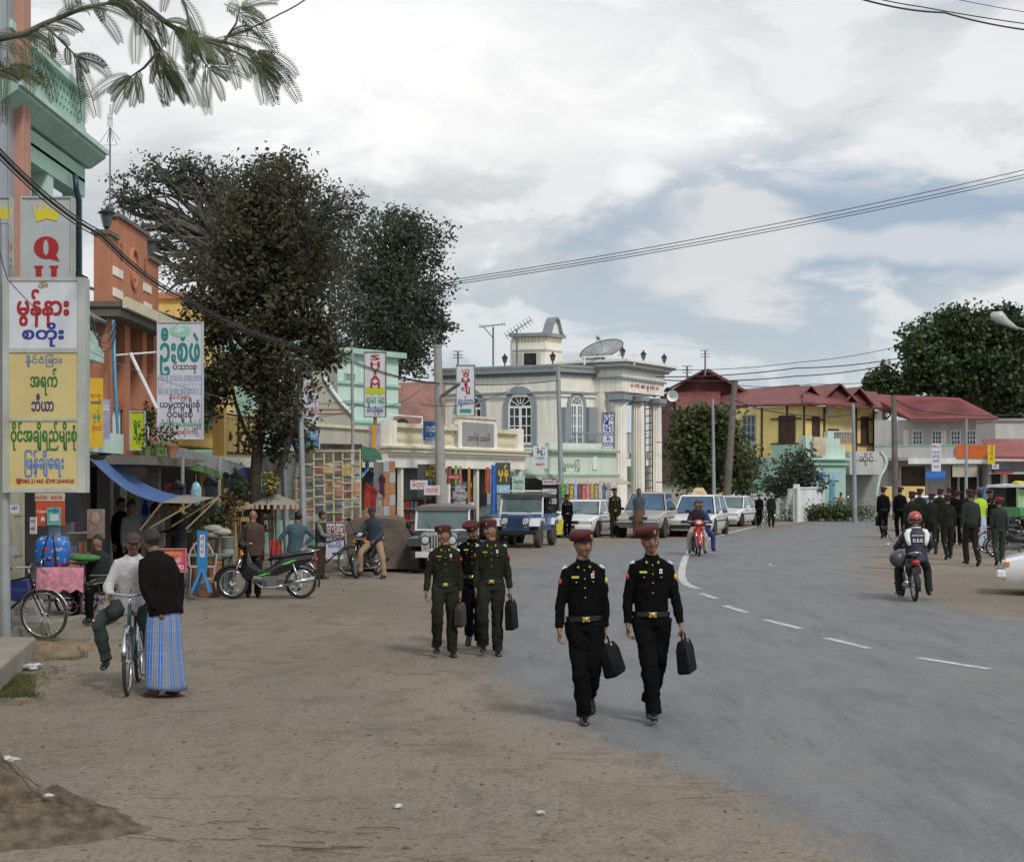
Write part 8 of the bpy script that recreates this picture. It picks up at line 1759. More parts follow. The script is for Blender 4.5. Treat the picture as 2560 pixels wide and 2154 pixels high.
# lungi man and cyclist
PLAID = bpy.data.materials.new('blue_plaid_cotton'); PLAID.use_nodes = True; nt = NT(PLAID.node_tree); oo = nt.n('ShaderNodeTexCoord').outputs['Object']; sp_ = nt.n('ShaderNodeSeparateXYZ', {0: oo}).outputs
ang = nt.math('ARCTAN2', sp_[1], sp_[0]); def_ = nt.math('FRACT', nt.math('MULTIPLY', ang, 1.75)); st_ = nt.math('FRACT', nt.math('MULTIPLY', ang, 7.0)); wz = nt.math('FRACT', nt.math('MULTIPLY', sp_[2], 9.0)); nn_ = nt.noise(oo, 6)
cc = nt.mix(nt.sstep(def_, .42, .50), (.035, .15, .55), (.20, .21, .24)); cc = nt.mix(nt.math('MULTIPLY', nt.sstep(st_, .80, .86), .75), cc, (.45, .55, .68)); cc = nt.mix(nt.math('MULTIPLY', nt.sstep(wz, .85, .92), .15), cc, (.40, .50, .60)); cc = nt.mix(nt.math('MULTIPLY', nt.sstep(nt.noise(nt.map(oo, scale=(1, 1, .35)), 7, 5), .42, .62), .55), cc, (.16, .20, .27))
PLAID.node_tree.links.new(cc, PLAID.node_tree.nodes['Principled BSDF'].inputs['Base Color']); PLAID.node_tree.nodes['Principled BSDF'].inputs['Roughness'].default_value = .9
SAND = mat('sandal_brown', (.12, .07, .04), r=.7); SANDB = mat('sandal_black', (.02, .02, .02), r=.6)
person('elderly man in dark jacket and blue checked longyi leaning over with hands behind his back', (-3.42, 14.95, 0), R(-128), 1.66, v=.012, lean=16, head=(-6, 6, 0), top=mat('dark_brown_jacket', (.006, .0045, .004), spec=.12, r=.85, var=.3, bump=.4, bsc=10), topk='jacket', bot=PLAID, botk='longyi', hat=None, shoe=SAND, skin=SKIN2, belt=False, aL=((.25, .34, -1), (-.30, .45, -1)), aR=((-.25, .34, -1), (.40, .42, -1)), lL=((.0, -.12, -1), (.0, .05, -1)), lR=((.0, .08, -1), (.0, .12, -1)), curlR=1.3, curlL=1.2)
CYC = person('man in white zipped jacket and brown cap sitting astride a bicycle', (-3.90, 15.62, 0), R(8), 1.58, v=.011, seat=.88, lean=12, side=2, head=(14, 0, 0), top=mat('white_windbreaker', (.46, .44, .45), r=.5, var=.1, bump=.3, bsc=9), topk='jacket', bot=mat('dark_green_trousers', (.020, .032, .030), r=.9, var=.2), shoe=BLACKL, hat='cap', hatm=mat('brown_cap', (.065, .04, .033), r=.9), skin=SKIN2,
  aR=((-.42, -.25, -1), (.18, -1.0, -.45)), aL=((.38, -.25, -1), (-.10, -1.0, -.45)), lR=((-.62, -.72, -.42), (.20, .12, -1)), lL=((.32, -.40, -.9), (.08, .10, -1)), curlR=1.2, curlL=1.2, footR=14)
q = MB(); q.tube([(0, -.155, .98), (0, -.17, 1.15), (0, -.155, 1.36)], .006, 5); q.build('zip', BLKM, CYC)
# men at the motorbikes
pp('bald man in brown jacket seen from behind leaning on the green striped motorbike', 632, 1492, 1272, 186, v=.014, top=mat('brown_corduroy', (.065, .038, .028), r=.9, var=.2), topk='jacket', bot=mat('black_trousers', (.012, .012, .013), r=.9), hat=None, hair=None, belt=False, aL=((.16, .05, -1), (-.30, -.25, -1)), aR=((-.14, .05, -1), (.20, .15, -1)), skin=SKIN, head=(0, 18, 0))
pp('man in teal shirt seen from behind with his hand on his hip', 738, 1476, 1275, 200, v=.014, top=mat('teal_denim_shirt', (.050, .095, .125), r=.85, var=.2, bump=.3, bsc=12), topk='shirt', bot=mat('light_grey_trousers', (.35, .34, .33), r=.9), hat=None, belt=False, aR=((-.80, .25, -.75), (.75, -.15, -.7)), aL=((.75, -.25, -.9), (.35, -.3, -1)), side=-6, head=(6, 4, 0), detail=0)
pp('boy in dark striped vest over pale sleeves handing something to the seated rider', 802, 1446, 1276, 72, v=.014, top=mat('grey_sleeved_shirt', (.20, .19, .17), r=.9, var=.3), topk='shirt', bot=mat('brown_trousers', (.04, .022, .018), r=.9), hat=None, belt=False, aL=((.1, -.6, -1), (.0, -1, -.12)), aR=((-.1, -.5, -1), (.1, -1, -.2)), detail=0, head=(0, 12, 0))
v_ = [o for o in COL.objects if o.get('label', '').startswith('boy in dark striped')][0]; q = MB(v_ and Matrix.Identity(4));
q.loft([[Vector((.178 * math.cos(a) * .87, .135 * math.sin(a) * .87, z)) for a in [2 * PI * i / 20 for i in range(20)]] for z in (.80, .95, 1.10, 1.22)], cap=False); q.build('knitted_vest', mat('striped_knit', (.02, .03, .028), r=.95, var=.5, sc_=2), v_, smooth=True)
person('man in denim jacket and beige trousers sitting on the small black motorbike', (-3.02, 33.45, 0), R(-20), 1.66, v=.014, seat=.82, top=mat('dark_denim', (.032, .048, .062), r=.9, var=.2), topk='jacket', bot=mat('beige_trousers', (.30, .22, .14), r=.9, var=.1), hat='cap', hatm=mat('dark_cap', (.03, .03, .028), r=.9), belt=False, lR=((-.30, -.75, -.55), (-.05, .1, -1)), lL=((.42, -.45, -.72), (.06, .10, -1)), aL=((.2, -.1, -1), (-.3, -.6, -.5)), aR=((-.45, -.5, -.9), (-.35, -.8, -.1)), lean=6, head=(-14, 16, 0), detail=0, skin=SKIN2)
# people on the far side
pp('officer in black uniform carrying a yellow shopping bag before the white saloon', 1418, 1345, 1237, 4, v=.018, hat='beret', nametag=YELP, **walk1)
b_ = thing('shopping_bag', 'bright yellow and pale shopping bag beside the officer at the white saloon', 'bag', (Wp(1396, 1205, 56.5).x, 56.5, .15)); q = MB(); q.loft([[Vector(v) for v in ((-.14, -.03, 0), (.12, -.05, 0), (.12, .05, 0), (-.14, .03, 0))], [Vector(v) for v in ((-.02, -.03, .50), (.20, -.03, .55), (.20, .03, .55), (-.02, .03, .50))]]); q.build('bag_side', mat('yellow_plastic', (.62, .55, .02), r=.5), b_); q = MB(); q.loft([[Vector(v) for v in ((-.34, -.06, .08), (-.14, -.06, 0), (-.14, .0, 0), (-.34, .0, .08))], [Vector(v) for v in ((-.16, -.06, .48), (-.02, -.06, .50), (-.02, 0, .50), (-.16, 0, .48))]]); q.build('pale_bag', mat('pale_lilac_plastic', (.5, .52, .62), r=.5), b_)
pp('soldier in green standing at the rear of the white saloon car', 1537, 1344, 1210, 8, v=.018, top=GREENU, bot=GREENU, armpatch=REDP)
pp('man in slate shirt and brown longyi walking in front of the grey pickup', 1597, 1345, 1220, 12, v=.018, top=mat('slate_shirt', (.055, .065, .08), r=.9), topk='shirt', bot=mat('brown_longyi', (.12, .06, .04), r=.95, var=.2), botk='longyi', hat=None, shoe=SANDB, belt=False, sleeve='short', skin=SKIN2, detail=0)
def rider(label, loc, yaw, H, top, bot, hat, hatm, v=.018, **k):
 kk = dict(seat=.80, lR=((-.34, -.80, -.50), (.02, .15, -1)), lL=((.34, -.80, -.50), (-.02, .15, -1)), aL=((.35, -.35, -1), (-.02, -1, -.12)), aR=((-.35, -.35, -1), (.02, -1, -.12)), lean=8, topk='jacket', belt=False, detail=0, curlL=1.2, curlR=1.2); kk.update(k)
 return person(label, loc, R(yaw), H, v=v, top=top, bot=bot, hat=hat, hatm=hatm, **kk)
x, y, _ = gp(1752, 1391); rider('rider in dark jumper and pale trousers on the red motorbike', (x, y + .95, 0), -3, 1.72, mat('navy_jumper', (.014, .014, .020), r=.95), mat('pale_grey_trousers', (.36, .34, .32), r=.9), None, None, detail=1)
rider('passenger in blue behind the rider of the red motorbike', (x + .16, y + 1.45, 0), 12, 1.66, mat('royal_blue_cloth', (.03, .05, .20), r=.9), mat('royal_blue_cloth', (.03, .05, .20)), None, None, lR=((-.5, -.7, -.5), (-.05, .1, -1)), lL=((.5, -.7, -.45), (.05, .1, -1)), lean=4)
BSB = mat('navy_racing_jacket', (.018, .020, .045), r=.6, var=.1); x, y, _ = gp(2304, 1505)
D0 = rider('rider in navy and white jacket with red helmet seen from behind', (x + .02, y + .42, 0), 177, 1.68, BSB, mat('black_trousers', (.012, .012, .013)), 'helmet', mat('red_helmet', (.42, .055, .06), r=.25, var=.2, coat=.5), v=.012, lR=((-.40, -.72, -.50), (-.02, .30, -1)), lL=((.40, -.72, -.50), (.02, .30, -1)), aL=((.55, -.25, -1), (.05, -1, -.30)), aR=((-.55, -.25, -1), (-.05, -1, -.30)), bulk=1.08, lean=10)
for k in (-1, 1): q = MB(Matrix.Translation((0, 0, .80)) @ Matrix.Rotation(R(10), 4, 'X')); q.tube([(k * .10, .105, .455), (k * .150, .115, .42), (k * .178, .112, .36), (k * .165, .125, .26), (k * .14, .13, .16)], [(.02, .02), (.045, .03), (.052, .032), (.045, .028), (.028, .02)], 10); q.build('white_shoulder_stripe', WHITEP, D0, smooth=True)
q = MB(Matrix.Translation((0, 0, .80)) @ Matrix.Rotation(R(10), 4, 'X')); q.torus((0, .01, .485), .095, .012, 'Z', 20, 6); q.build('white_collar', WHITEP, D0, smooth=True)
ML = Matrix.Translation((0, 0, .80)) @ Matrix.Rotation(R(10), 4, 'X'); text('D.S.G', .085, D0, ML @ TM((0, .172, .24), (-1, 0, 0), (0, 0, 1)), INK['white'], bold=.05, fit=.17); text('RACING TEAM', .035, D0, ML @ TM((0, .170, .33), (-1, 0, 0), (0, 0, 1)), INK['white'], bold=.05, fit=.20)
t = thing('helmet', 'dark spare helmet hanging at the side of the grey motorbike', 'helmet', (x - .36, y + .25, .62)); q = MB(); q.ell((0, 0, .13), (.14, .15, .15), 16, 10); q.build('shell', mat('dark_grey_shell', (.06, .065, .07), r=.35), t, smooth=True)
x, y, _ = gp(2108, 1302); rider('distant rider in tan jacket and cap on the blue motorbike', (x, y + .7, 0), 0, 1.66, mat('tan_jacket', (.20, .16, .11)), mat('grey_trousers2', (.05, .05, .06)), 'cap', mat('dark_cap', (.03, .03, .028)), v=.022)
pp('distant soldier in black walking beside the man with the bicycle', 1898, 1317, 1236, 5, v=.022, detail=0, **walk1); pp('distant man in dark green with grey helmet walking a bicycle', 1928, 1317, 1232, 0, v=.022, detail=0, top=GREENU, bot=GREENU, hat='helmet', hatm=mat('grey_helmet', (.20, .22, .26), r=.4), topk='jacket')
pp('person in pale lilac shirt and dark skirt near the metal gate', 2016, 1300, 1232, 170, v=.022, detail=0, top=mat('lilac_shirt', (.50, .48, .58), r=.9), topk='shirt', bot=mat('purple_skirt', (.08, .05, .09)), botk='longyi', hat=None, shoe=SANDB, belt=False, fem=True)
b_ = thing('carrier_bag', 'small pink carrier bag held by the person in lilac', 'bag', (Wp(2027, 1205, 83).x, 83.2, .45)); q = MB(); q.ell((0, 0, .1), (.10, .08, .16), 10, 8); q.build('bag_body', mat('pink_plastic', (.6, .2, .25), r=.5), b_, smooth=True)
# soldiers walking away on the right
bk = dict(v=.017, detail=0, aL=((.16, .06, -1), (.04, -.14, -1)), aR=((-.18, .0, -1), (-.06, -.1, -1)))
S = pp('tall soldier in black walking away with a bag, leftmost of the right hand troop', 2208, 1345, 1209, 184, **bk, **walk1); h = hand_at(S, 1); briefcase('black bag carried by the leftmost soldier of the right hand troop', h, R(80), w=.36, h=.34)
pp('soldier in black walking away second from the end of the troop', 2250, 1345, 1209, 178, **bk, **walk2)
pp('soldier in green walking away half hidden by the red helmeted rider', 2280, 1396, 1231, 186, top=GREENU, bot=GREENU, bulk=1.05, **bk, **walk1)
pp('soldier in green between the red helmet and the middle of the troop', 2328, 1384, 1236, 176, top=GREENU, bot=GREENU, **bk, **walk2)
pp('soldier in green with pale trouser hems walking left of the broad shouldered one', 2369, 1398, 1239, 182, top=GREENU, bot=GREENU, **bk, **walk1)
pp('broad shouldered soldier in dark green, tallest in the middle of the troop', 2427, 1414, 1228, 188, top=mat('dark_green_uniform_cloth', (.014, .024, .018), r=.88, var=.2), bot=GREENU, bulk=1.06, **bk, **walk2)
pp('soldier in green with bright red beret at the right end of the troop', 2497, 1412, 1246, 174, top=mat('dark_green_uniform_cloth', (.014, .024, .018)), bot=mat('mid_green_trousers', (.022, .034, .024), r=.9), hatm=mat('bright_red_felt', (.34, .02, .03), r=.8), **bk, **walk1)
pp('farther soldier whose beret tilts above the second green back', 2299, 1362, 1215, 190, top=GREENU, bot=GREENU, **bk); pp('farther soldier in the gap right of the white car roof', 2350, 1360, 1216, 176, top=GREENU, bot=GREENU, **bk)
pp('small farther soldier partly behind the middle pair of berets', 2392, 1362, 1226, 170, **bk); pp('farther soldier just left of the lime shirted woman', 2421, 1355, 1222, 185, top=GREENU, bot=GREENU, **bk); pp('distant soldier at the head of the troop near the pillar', 2372, 1340, 1214, 185, **bk)
pp('soldier in black turning back towards the camera near the green truck bus', 2475, 1368, 1224, 10, v=.018, aL=((.3, -.1, -1), (-.3, -.6, -.7)))
pp('woman in lime green blouse and pale skirt among the soldiers', 2450, 1372, 1220, 190, v=.018, detail=0, top=mat('lime_blouse', (.42, .60, .04), r=.9), topk='shirt', bot=mat('pale_blue_skirt', (.45, .52, .62)), botk='longyi', hat=None, shoe=SANDB, belt=False, fem=True, sleeve='short')
# shop people, left
sh = dict(v=.016, detail=0, hat=None, belt=False)
person('shopper in black jacket looking down at a stall under the blue awning', (Wp(447, 1205, 27.4).x, 27.4, .14), R(-60), 1.64, top=mat('black_jacket_cloth', (.012, .016, .018), r=.9), topk='jacket', bot=BLACKU, aL=((.1, -.2, -1), (0, -1, -.1)), aR=((-.1, -.2, -1), (0, -1, -.1)), head=(-10, 24, 0), **sh)
person('customer in grey shirt standing in the dark shop doorway', (Wp(328, 1205, 27.2).x, 27.2, .14), R(50), 1.62, top=mat('grey_check_shirt', (.20, .21, .22), r=.9), topk='shirt', bot=BLACKU, **sh); person('second customer in black behind the one in grey', (Wp(302, 1205, 27.8).x, 27.8, .14), R(60), 1.66, top=BLACKU, topk='shirt', bot=BLACKU, **sh)
person('shopper in pale grey cardigan with back turned under the blue awning', (Wp(386, 1205, 27.8).x, 27.8, .14), R(160), 1.56, top=mat('pale_grey_cardigan', (.36, .38, .39), r=.9), topk='jacket', bot=mat('grey_skirt', (.2, .2, .2)), botk='longyi', shoe=SANDB, fem=True, **sh)
person('seated person in black with striped sleeves beside the trishaw', (Wp(246, 1205, 22.6).x, 22.6, .14), R(-20), 1.6, seat=.45, top=mat('black_jacket_cloth', (.012, .016, .018)), topk='jacket', bot=BLACKU, lR=((-.1, -1, -.1), (0, 0, -1)), lL=((.1, -1, -.1), (0, 0, -1)), **sh)
# dog asleep
t = thing('dog', 'light brown dog curled up asleep under the trishaw', 'dog', gp(196, 1553)); FUR = mat('tan_fur', (.30, .18, .10), r=.95, var=.3, sc_=12, bump=.5, bsc=80); q = MB()
q.tube([(-.30, .05, .07), (-.15, .12, .10), (.05, .12, .11), (.20, .04, .10), (.24, -.08, .07)], [.06, .10, .11, .09, .05], 10); q.ell((-.34, -.02, .06), (.07, .06, .05)); q.ell((-.40, -.06, .045), (.045, .03, .03)); q.tube([(.24, -.05, .06), (.10, -.12, .04), (-.05, -.13, .03)], [.04, .025, .012], 8)
for x in (-.2, -.12, .12): q.tube([(x, .04, .06), (x - .05, -.08, .03), (x - .14, -.1, .025)], [.035, .024, .018], 8)
for k in (-1, 1): q.ell((-.33 + k * .0, -.02 + k * .045, .11), (.022, .014, .03))
o = q.build('body', FUR, t, recalc=False); remesh(o, .012, 2)
# ------------------------------------------------------------------ stalls, goods, street clutter
def cloth(label, x0, x1, y0, y1, d, m, name='hanging_cloth', cat='cloth', wav=5, amp=.05, taper=(0, 0), group=None, parent=None):
 a, b = Wp(x0, y0, d), Wp(x1, y1, d); n = 18; q = MB(); rows = 6; w = b.x - a.x
 q.loft([[Vector((a.x + taper[0] * d / FPX * (1 - r / rows) + (w - (taper[0] + taper[1]) * d / FPX * (1 - r / rows)) * k / n, d + amp * math.sin(k / n * wav * PI + r * .3) * (.4 + .6 * r / rows), a.z + (b.z - a.z) * r / rows)) for k in range(n + 1)] for r in range(rows + 1)], cap=False, closed=False)
 o = q.build(name, m, parent, smooth=True, world=parent is not None, recalc=False)
 return tag(o, label, cat, group) if parent is None else o
cm = lambda n, c, **k: mat(n, c, r=.92, var=.22, sc_=7, **k)
# blue tarpaulin awning with sticks
t = thing('tarpaulin_awning', 'blue tarpaulin awning stretched on sticks over the left shops', 'awning', (-6.8, 26.5, .14)); q = MB()
A_, B_, C_2, D_2 = Wp(222, 1144, 25.4), Wp(276, 1140, 27.6), Wp(452, 1238, 29.0), Wp(403, 1256, 26.0); n = 10
q.loft([[A_.lerp(D_2, i / n).lerp(B_.lerp(C_2, i / n), j / n) - Vector((0, 0, .30 * math.sin(PI * i / n) * .5 + .06 * math.sin(PI * j / n))) for j in range(n + 1)] for i in range(n + 1)], cap=False, closed=False); q.build('tarpaulin', mat('blue_tarp', (.075, .15, .34), r=.55, var=.12, bump=.3, bsc=10), t, smooth=True, world=True)
q = MB(); A2, B2, C2_, D2_ = Wp(403, 1256, 26.0), Wp(452, 1238, 29.0), Wp(540, 1243, 29.5), Wp(478, 1258, 26.5); q.loft([[A2.lerp(D2_, i / 4).lerp(B2.lerp(C2_, i / 4), j / 3) for j in range(4)] for i in range(5)], cap=False, closed=False); q.build('canvas_flap', mat('dusty_canvas', (.26, .25, .22), r=.95, var=.15), t, smooth=True, world=True)
for a, b in (((405, 1256, 26), (350, 1325, 26)), ((455, 1240, 29), (380, 1330, 26.2)), ((545, 1245, 29.4), (465, 1322, 27)), ((478, 1260, 26.5), (373, 1320, 26.2)), ((545, 1243, 29.4), (430, 1315, 26.6))): q = MB(); q.tube([Wp(*a), Wp(*b)], .017, 5); q.build('stick', mat('bamboo', (.30, .22, .12), r=.7), t, world=True)
# green edged long awning
t = thing('corrugated_awning', 'long grey awning with moss green edge over the yellow shop', 'awning', (-6.5, 33, .14)); q = MB(); P_ = [Wp(345, 1118, 29.5), Wp(395, 1103, 31.5), Wp(615, 1164, 36), Wp(575, 1186, 33.5)]
q.loft([[P_[0].lerp(P_[3], i / 24) + Vector((0, 0, .02 * (i % 2))), P_[1].lerp(P_[2], i / 24) + Vector((0, 0, .02 * (i % 2)))] for i in range(25)], cap=False, closed=False); q.build('sheet', CORR, t, world=True)
q = MB(); e0, e1 = P_[0], P_[3]; q.loft([[e0.lerp(e1, i / 6) + Vector((0, -.02, 0)), e0.lerp(e1, i / 6) + Vector((.02, -.03, -.13 - .02 * (i % 2)))] for i in range(7)], cap=False, closed=False); q.build('green_edge', mat('moss_green_tarp', (.07, .15, .04), r=.8, var=.3, sc_=5), t, world=True)
for px, d in ((456, 30.6), (548, 33)): q = MB(); a = Wp(px, 1140, d); q.tube([a, Vector((a.x, a.y, .14))], .04, 6); q.build('post', GREYW, t, world=True)
# green awning and plastic sheeted stall
t = thing('green_awning', 'dark green curved canvas awning behind the plastic sheeted stall', 'awning', (-4.3, 39, .14)); q = MB(); n = 8
q.loft([[Wp(x, y, d) for x, y, d in ((800 + 18 * i - (i > 6) * 8, 1108 + .5 * i * i * .35, 41), (800 + 19 * i, 1124 + .5 * i * i * .3, 39.6), (800 + 19.5 * i, 1148 + .2 * i, 38.8))] for i in range(n + 1)], cap=False, closed=False); q.build('canvas', mat('dark_green_canvas', (.018, .10, .055), r=.85, var=.2), t, smooth=True, world=True)
t = thing('market_stall', 'clothes stall with yellow wooden lattice wrapped in clear plastic sheet', 'stall', Wp(820, 1205, 36.4) * 1.0); t.location.z = .14
LAT = mat('yellow_lattice_wood', (.58, .52, .22), r=.7, var=.1); d = 36.4; k_ = d / FPX; rs = random.Random(5)
xs_ = [(737, 1125), (740, 1240), (780, 1128), (806, 1128), (830, 1126), (854, 1124), (878, 1123), (900, 1122)]
for x, y in ((740, 1185), (755, 1133), (784, 1131), (810, 1130), (833, 1128), (856, 1126), (879, 1124), (900, 1122)):
 q = MB(); a, b = Wp(x, y, d), Wp(x + 1.5, 1330, d); q.tube([a, b], .022, 5); q.build('upright', LAT, t, world=True)
cols_ = (740, 755, 784, 810, 833, 856, 879, 900)
for i in range(7):
 y = 1128 if i else 1190
 while y < 1325:
  q = MB(); q.tube([Wp(cols_[i], y, d - .04), Wp(cols_[i + 1], y - 1, d - .04)], .018, 4); q.build('crossbar', LAT, t, world=True); y += rs.choice((20, 27, 33))
q = MB(); q.bb(tuple(Wp(735, 1330, d + 2.4)), tuple(Wp(905, 1110, d + 2.5))); q.build('back_wall', DARKIN2, t, world=True)
PL = bpy.data.materials.new('clear_plastic_sheet'); PL.use_nodes = True; b_ = PL.node_tree.nodes['Principled BSDF']; nt = NT(PL.node_tree); oo = nt.n('ShaderNodeTexCoord').outputs['Object']
wv = nt.noise(nt.map(oo, rot=(0, .9, 0), scale=(1, 1, 6)), 1.1, 5, .6, .6); b_.inputs['Base Color'].default_value = (.75, .77, .78, 1); b_.inputs['Roughness'].default_value = .12
PL.node_tree.links.new(nt.sstep(wv, .48, .78, .10, .60), b_.inputs['Alpha'])
q = MB(); n = 16; q.loft([[Wp(734 + 168 * j / n, y, d - .14 - .05 * math.sin(j * 1.3 + y * .1)) for j in range(n + 1)] for y in (1122, 1165, 1210, 1255, 1300, 1325)], cap=False, closed=False); q.build('plastic_sheet', PL, t, smooth=True, world=True)
# folded and hanging garments, each its own thing
gc = [(.30, .03, .03), (.45, .06, .05), (.08, .03, .06), (.55, .38, .06), (.05, .07, .14), (.12, .13, .15), (.28, .07, .12), (.35, .33, .30), (.10, .16, .20), (.50, .20, .12)]
gn = ['dark red', 'red', 'plum', 'mustard', 'navy', 'charcoal', 'pink red', 'stone grey', 'slate blue', 'orange']
gm_ = [cm('garment_' + gn[i].replace(' ', '_'), c) for i, c in enumerate(gc)]
def garment(label, px, py, w, h, d, m, group, kind='shirt'):
 a = Wp(px, py, d); s = d / FPX; w *= s; h *= s; t = thing('garment', label, 'garment', (a.x, d, a.z - h), 0, group)
 q = MB(); q.prism([(-w * .5, h * .80), (-w * .18, h), (w * .18, h), (w * .5, h * .80), (w * .42, h * .62), (w * .33, h * .70), (w * .36, 0), (-w * .36, 0), (-w * .33, h * .70), (-w * .42, h * .62)], -.04, .04, lambda x, z, dd: Vector((x, dd + .03 * math.sin(x / w * 9), z))); q.build('cloth', m, t)
 q = MB(); q.tube([(-w * .2, 0, h * .98), (0, 0, h * 1.06), (w * .2, 0, h * .98)], .01, 4); q.tube([(0, 0, h * 1.05), (0, 0, h * 1.12)], .008, 4); q.build('hanger', STEEL, t); return t
for r_, (y, h) in enumerate(((1160, 24), (1200, 40), (1250, 44), (1288, 34))):
 for c, x in enumerate((748, 770, 797, 821, 845, 867, 890)):
  i = rs.randrange(10) if r_ else rs.choice((5, 7, 2));
  if r_ == 0 and 2 <= c <= 5: i = (0, 3)[c % 2]
  garment('%s garment in %s row of the sheeted stall, %s' % (gn[i], ('top', 'second', 'third', 'bottom')[r_], ('left end', 'second from left', 'third from left', 'middle', 'third from right', 'second from right', 'right end')[c]), x, y, 24, h, d + .5 + .3 * (c % 2), gm_[i], 'garments inside the plastic sheeted stall')
for i, (x, y, w, h, c) in enumerate(((918, 1208, 22, 62, 1), (932, 1215, 22, 60, 0), (948, 1232, 20, 56, 7), (926, 1176, 20, 36, 4), (955, 1185, 18, 60, 2), (898, 1245, 16, 60, 5))): garment('%s garment hanging beside the orange tiled pillar, %s' % (gn[c], ('longest red one', 'next to the longest red one', 'with a pale front', 'small one above the others', 'nearest the pillar', 'lowest by the drain pipe')[i]), x, y, w, h, 40.5, gm_[c], 'garments hanging beside the tiled pillar')
for i in range(13):
 c = (0, 7, 3, 8, 6, 9, 5, 3, 7, 1, 8, 7, 4)[i]; gmx = gm_[c] if i % 3 else cm('bright_print_%s' % ('leaf', 'sky', 'rose', 'sand', 'snow')[i // 3], ((.15, .40, .10), (.30, .45, .65), (.60, .25, .35), (.55, .50, .40), (.60, .62, .66))[i // 3])
 garment('dress on the rail under the beige awning, %s' % ('far left end', 'second', 'third', 'fourth', 'fifth', 'sixth', 'seventh', 'eighth', 'ninth', 'tenth', 'eleventh', 'twelfth', 'far right end')[i], 1408 + i * 10.3, 1206 + (i % 3) * 3, 12, 36 + (i * 7) % 12, 61.6, gmx, 'dresses on the rail under the beige awning')
# tiled pillar and wall tiles
t = thing('tiled_pillar', 'pillar tiled in orange brown and grey squares at the shop corner', 'pillar', (Wp(960, 1205, 43).x, 43, .14)); rs = random.Random(2)
f = Fac(tuple(Wp(912, 1205, 42.6).xy), tuple(Wp(988, 1205, 43.6).xy)); TO, TG = mat('orange_brown_tile', (.38, .17, .075), r=.4, var=.12), mat('grey_tile', (.36, .37, .39), r=.4, var=.1); f.bx('core', GREYW, t, .0, f.L, .14, 1.3, -.4, -.02); f.bx('core', GREYW, t, f.L * .62, f.L, 1.3, 2.7, -.4, -.02)
for r_ in range(8):
 for c in range(5):
  if r_ > 3 and c < 3: continue
  u = c * f.L / 5; f.bx('tile', TG if (r_ * 3 + c * 2) % 5 in (0,) or (r_ + c) % 6 == 4 else TO, t, u + .006, u + f.L / 5 - .006, .16 + r_ * .32, .16 + r_ * .32 + .308, -.02, .012)
t = thing('drain_pipe', 'bright blue plastic drain pipe with a bend below the white gutter', 'pipe', (Wp(885, 1205, 38.5).x, 38.5, .14)); q = MB(); q.tube([Wp(918, 1158, 40), Wp(918, 1172, 39.5), Wp(888, 1208, 38.5), Wp(884, 1310, 38.5)], .055, 10); q.build('pipe', mat('bright_blue_pvc', (.08, .36, .60), r=.35, var=.05), t, world=True, smooth=True); q = MB(); q.bb(tuple(Wp(909, 1155, 40.2)), tuple(Wp(962, 1146, 40.0))); q.build('gutter', WHITEW, t, world=True)
t = thing('drain_pipe', 'long bright blue water pipe running down the orange front', 'pipe', (-7.3, 28.2, .14)); q = MB(); q.tube([Wp(283, 800, 28), Wp(288, 960, 28), Wp(298, 1146, 28), Wp(338, 1148, 28.4), Wp(343, 1166, 28.4)], .030, 8); q.build('pipe', mat('bright_blue_pvc', (.08, .36, .60)), t, world=True, smooth=True)
# pots on the orange ledge
for i, (px, w, m_, lab) in enumerate(((368, 26, 'olive', 'olive plant pot'), (398, 34, 'green', 'green plant pot'), (430, 30, 'clay', 'terracotta plant pot'))):
 m__ = mat('pot_' + m_, {'olive': (.16, .20, .08), 'green': (.13, .22, .05), 'clay': (.32, .15, .07)}[m_], r=.8, var=.2); d = 28.6; a = Wp(px, 1160, d); s = d / FPX; t = thing('plant_pot', lab + ' on the ledge below the orange balcony', 'plant pot', (a.x, d, 2.58)); r = w * s / 2
 q = MB(); q.lathe([(r * .65, 0), (r * .95, r * 1.6), (r * 1.05, r * 1.6), (r * 1.05, r * 1.9), (r * .9, r * 1.9), (r * .88, r * 1.75), (.001, r * 1.75)], n=18); q.build('pot', m__, t, smooth=35)
 rn = np.random.default_rng(i); C = rn.normal(size=(60, 3)) * [.08, .08, .12] + [0, 0, r * 1.9 + .18]; leafcloud('foliage', C, np.full(60, .09), LEAF_C, t, up=.5, aspect=.25, rng=rn)
rn = np.random.default_rng(77)
def plant(label, px, py, d, rx, rz, n, sz, m, z0=None, name='potted_plant', pot=True):
 a = Wp(px, py, d); zb = .14 if z0 is None else z0; t = thing(name, label, 'plant', (a.x, d, zb)); C = rn.normal(size=(n, 3)) * [rx * d / FPX / 1.8, rx * d / FPX / 2, rz * d / FPX / 1.8] + [0, 0, a.z - zb]
 leafcloud('foliage', C, rn.uniform(.6, 1.2, n) * sz, m, t, up=.3, aspect=.3, rng=rn)
 q = MB();
 for k in range(5): q.tube([(0, 0, 0), (rn.uniform(-.1, .1), rn.uniform(-.1, .1), (a.z - zb) * .8)], .012, 5)
 q.build('stem', BARK, t)
 if pot: q = MB(); q.lathe([(.13, 0), (.18, .28), (.2, .28), (.2, .32), (.001, .3)], n=14); q.build('pot', mat('pot_clay', (.32, .15, .07), r=.8), t, smooth=35)
plant('leafy bush in a pot against the yellow shop front', 535, 1300, 31.5, 26, 22, 420, .12, LEAF_C); plant('reddish bush beside the tree trunk', 570, 1270, 32.5, 18, 36, 260, .12, mat('reddish_leaf', (.10, .06, .03), r=.6, var=.4, island=.6)); plant('pale green climbing plant left of the tree trunk', 598, 1240, 33, 14, 40, 200, .13, LEAF_B)
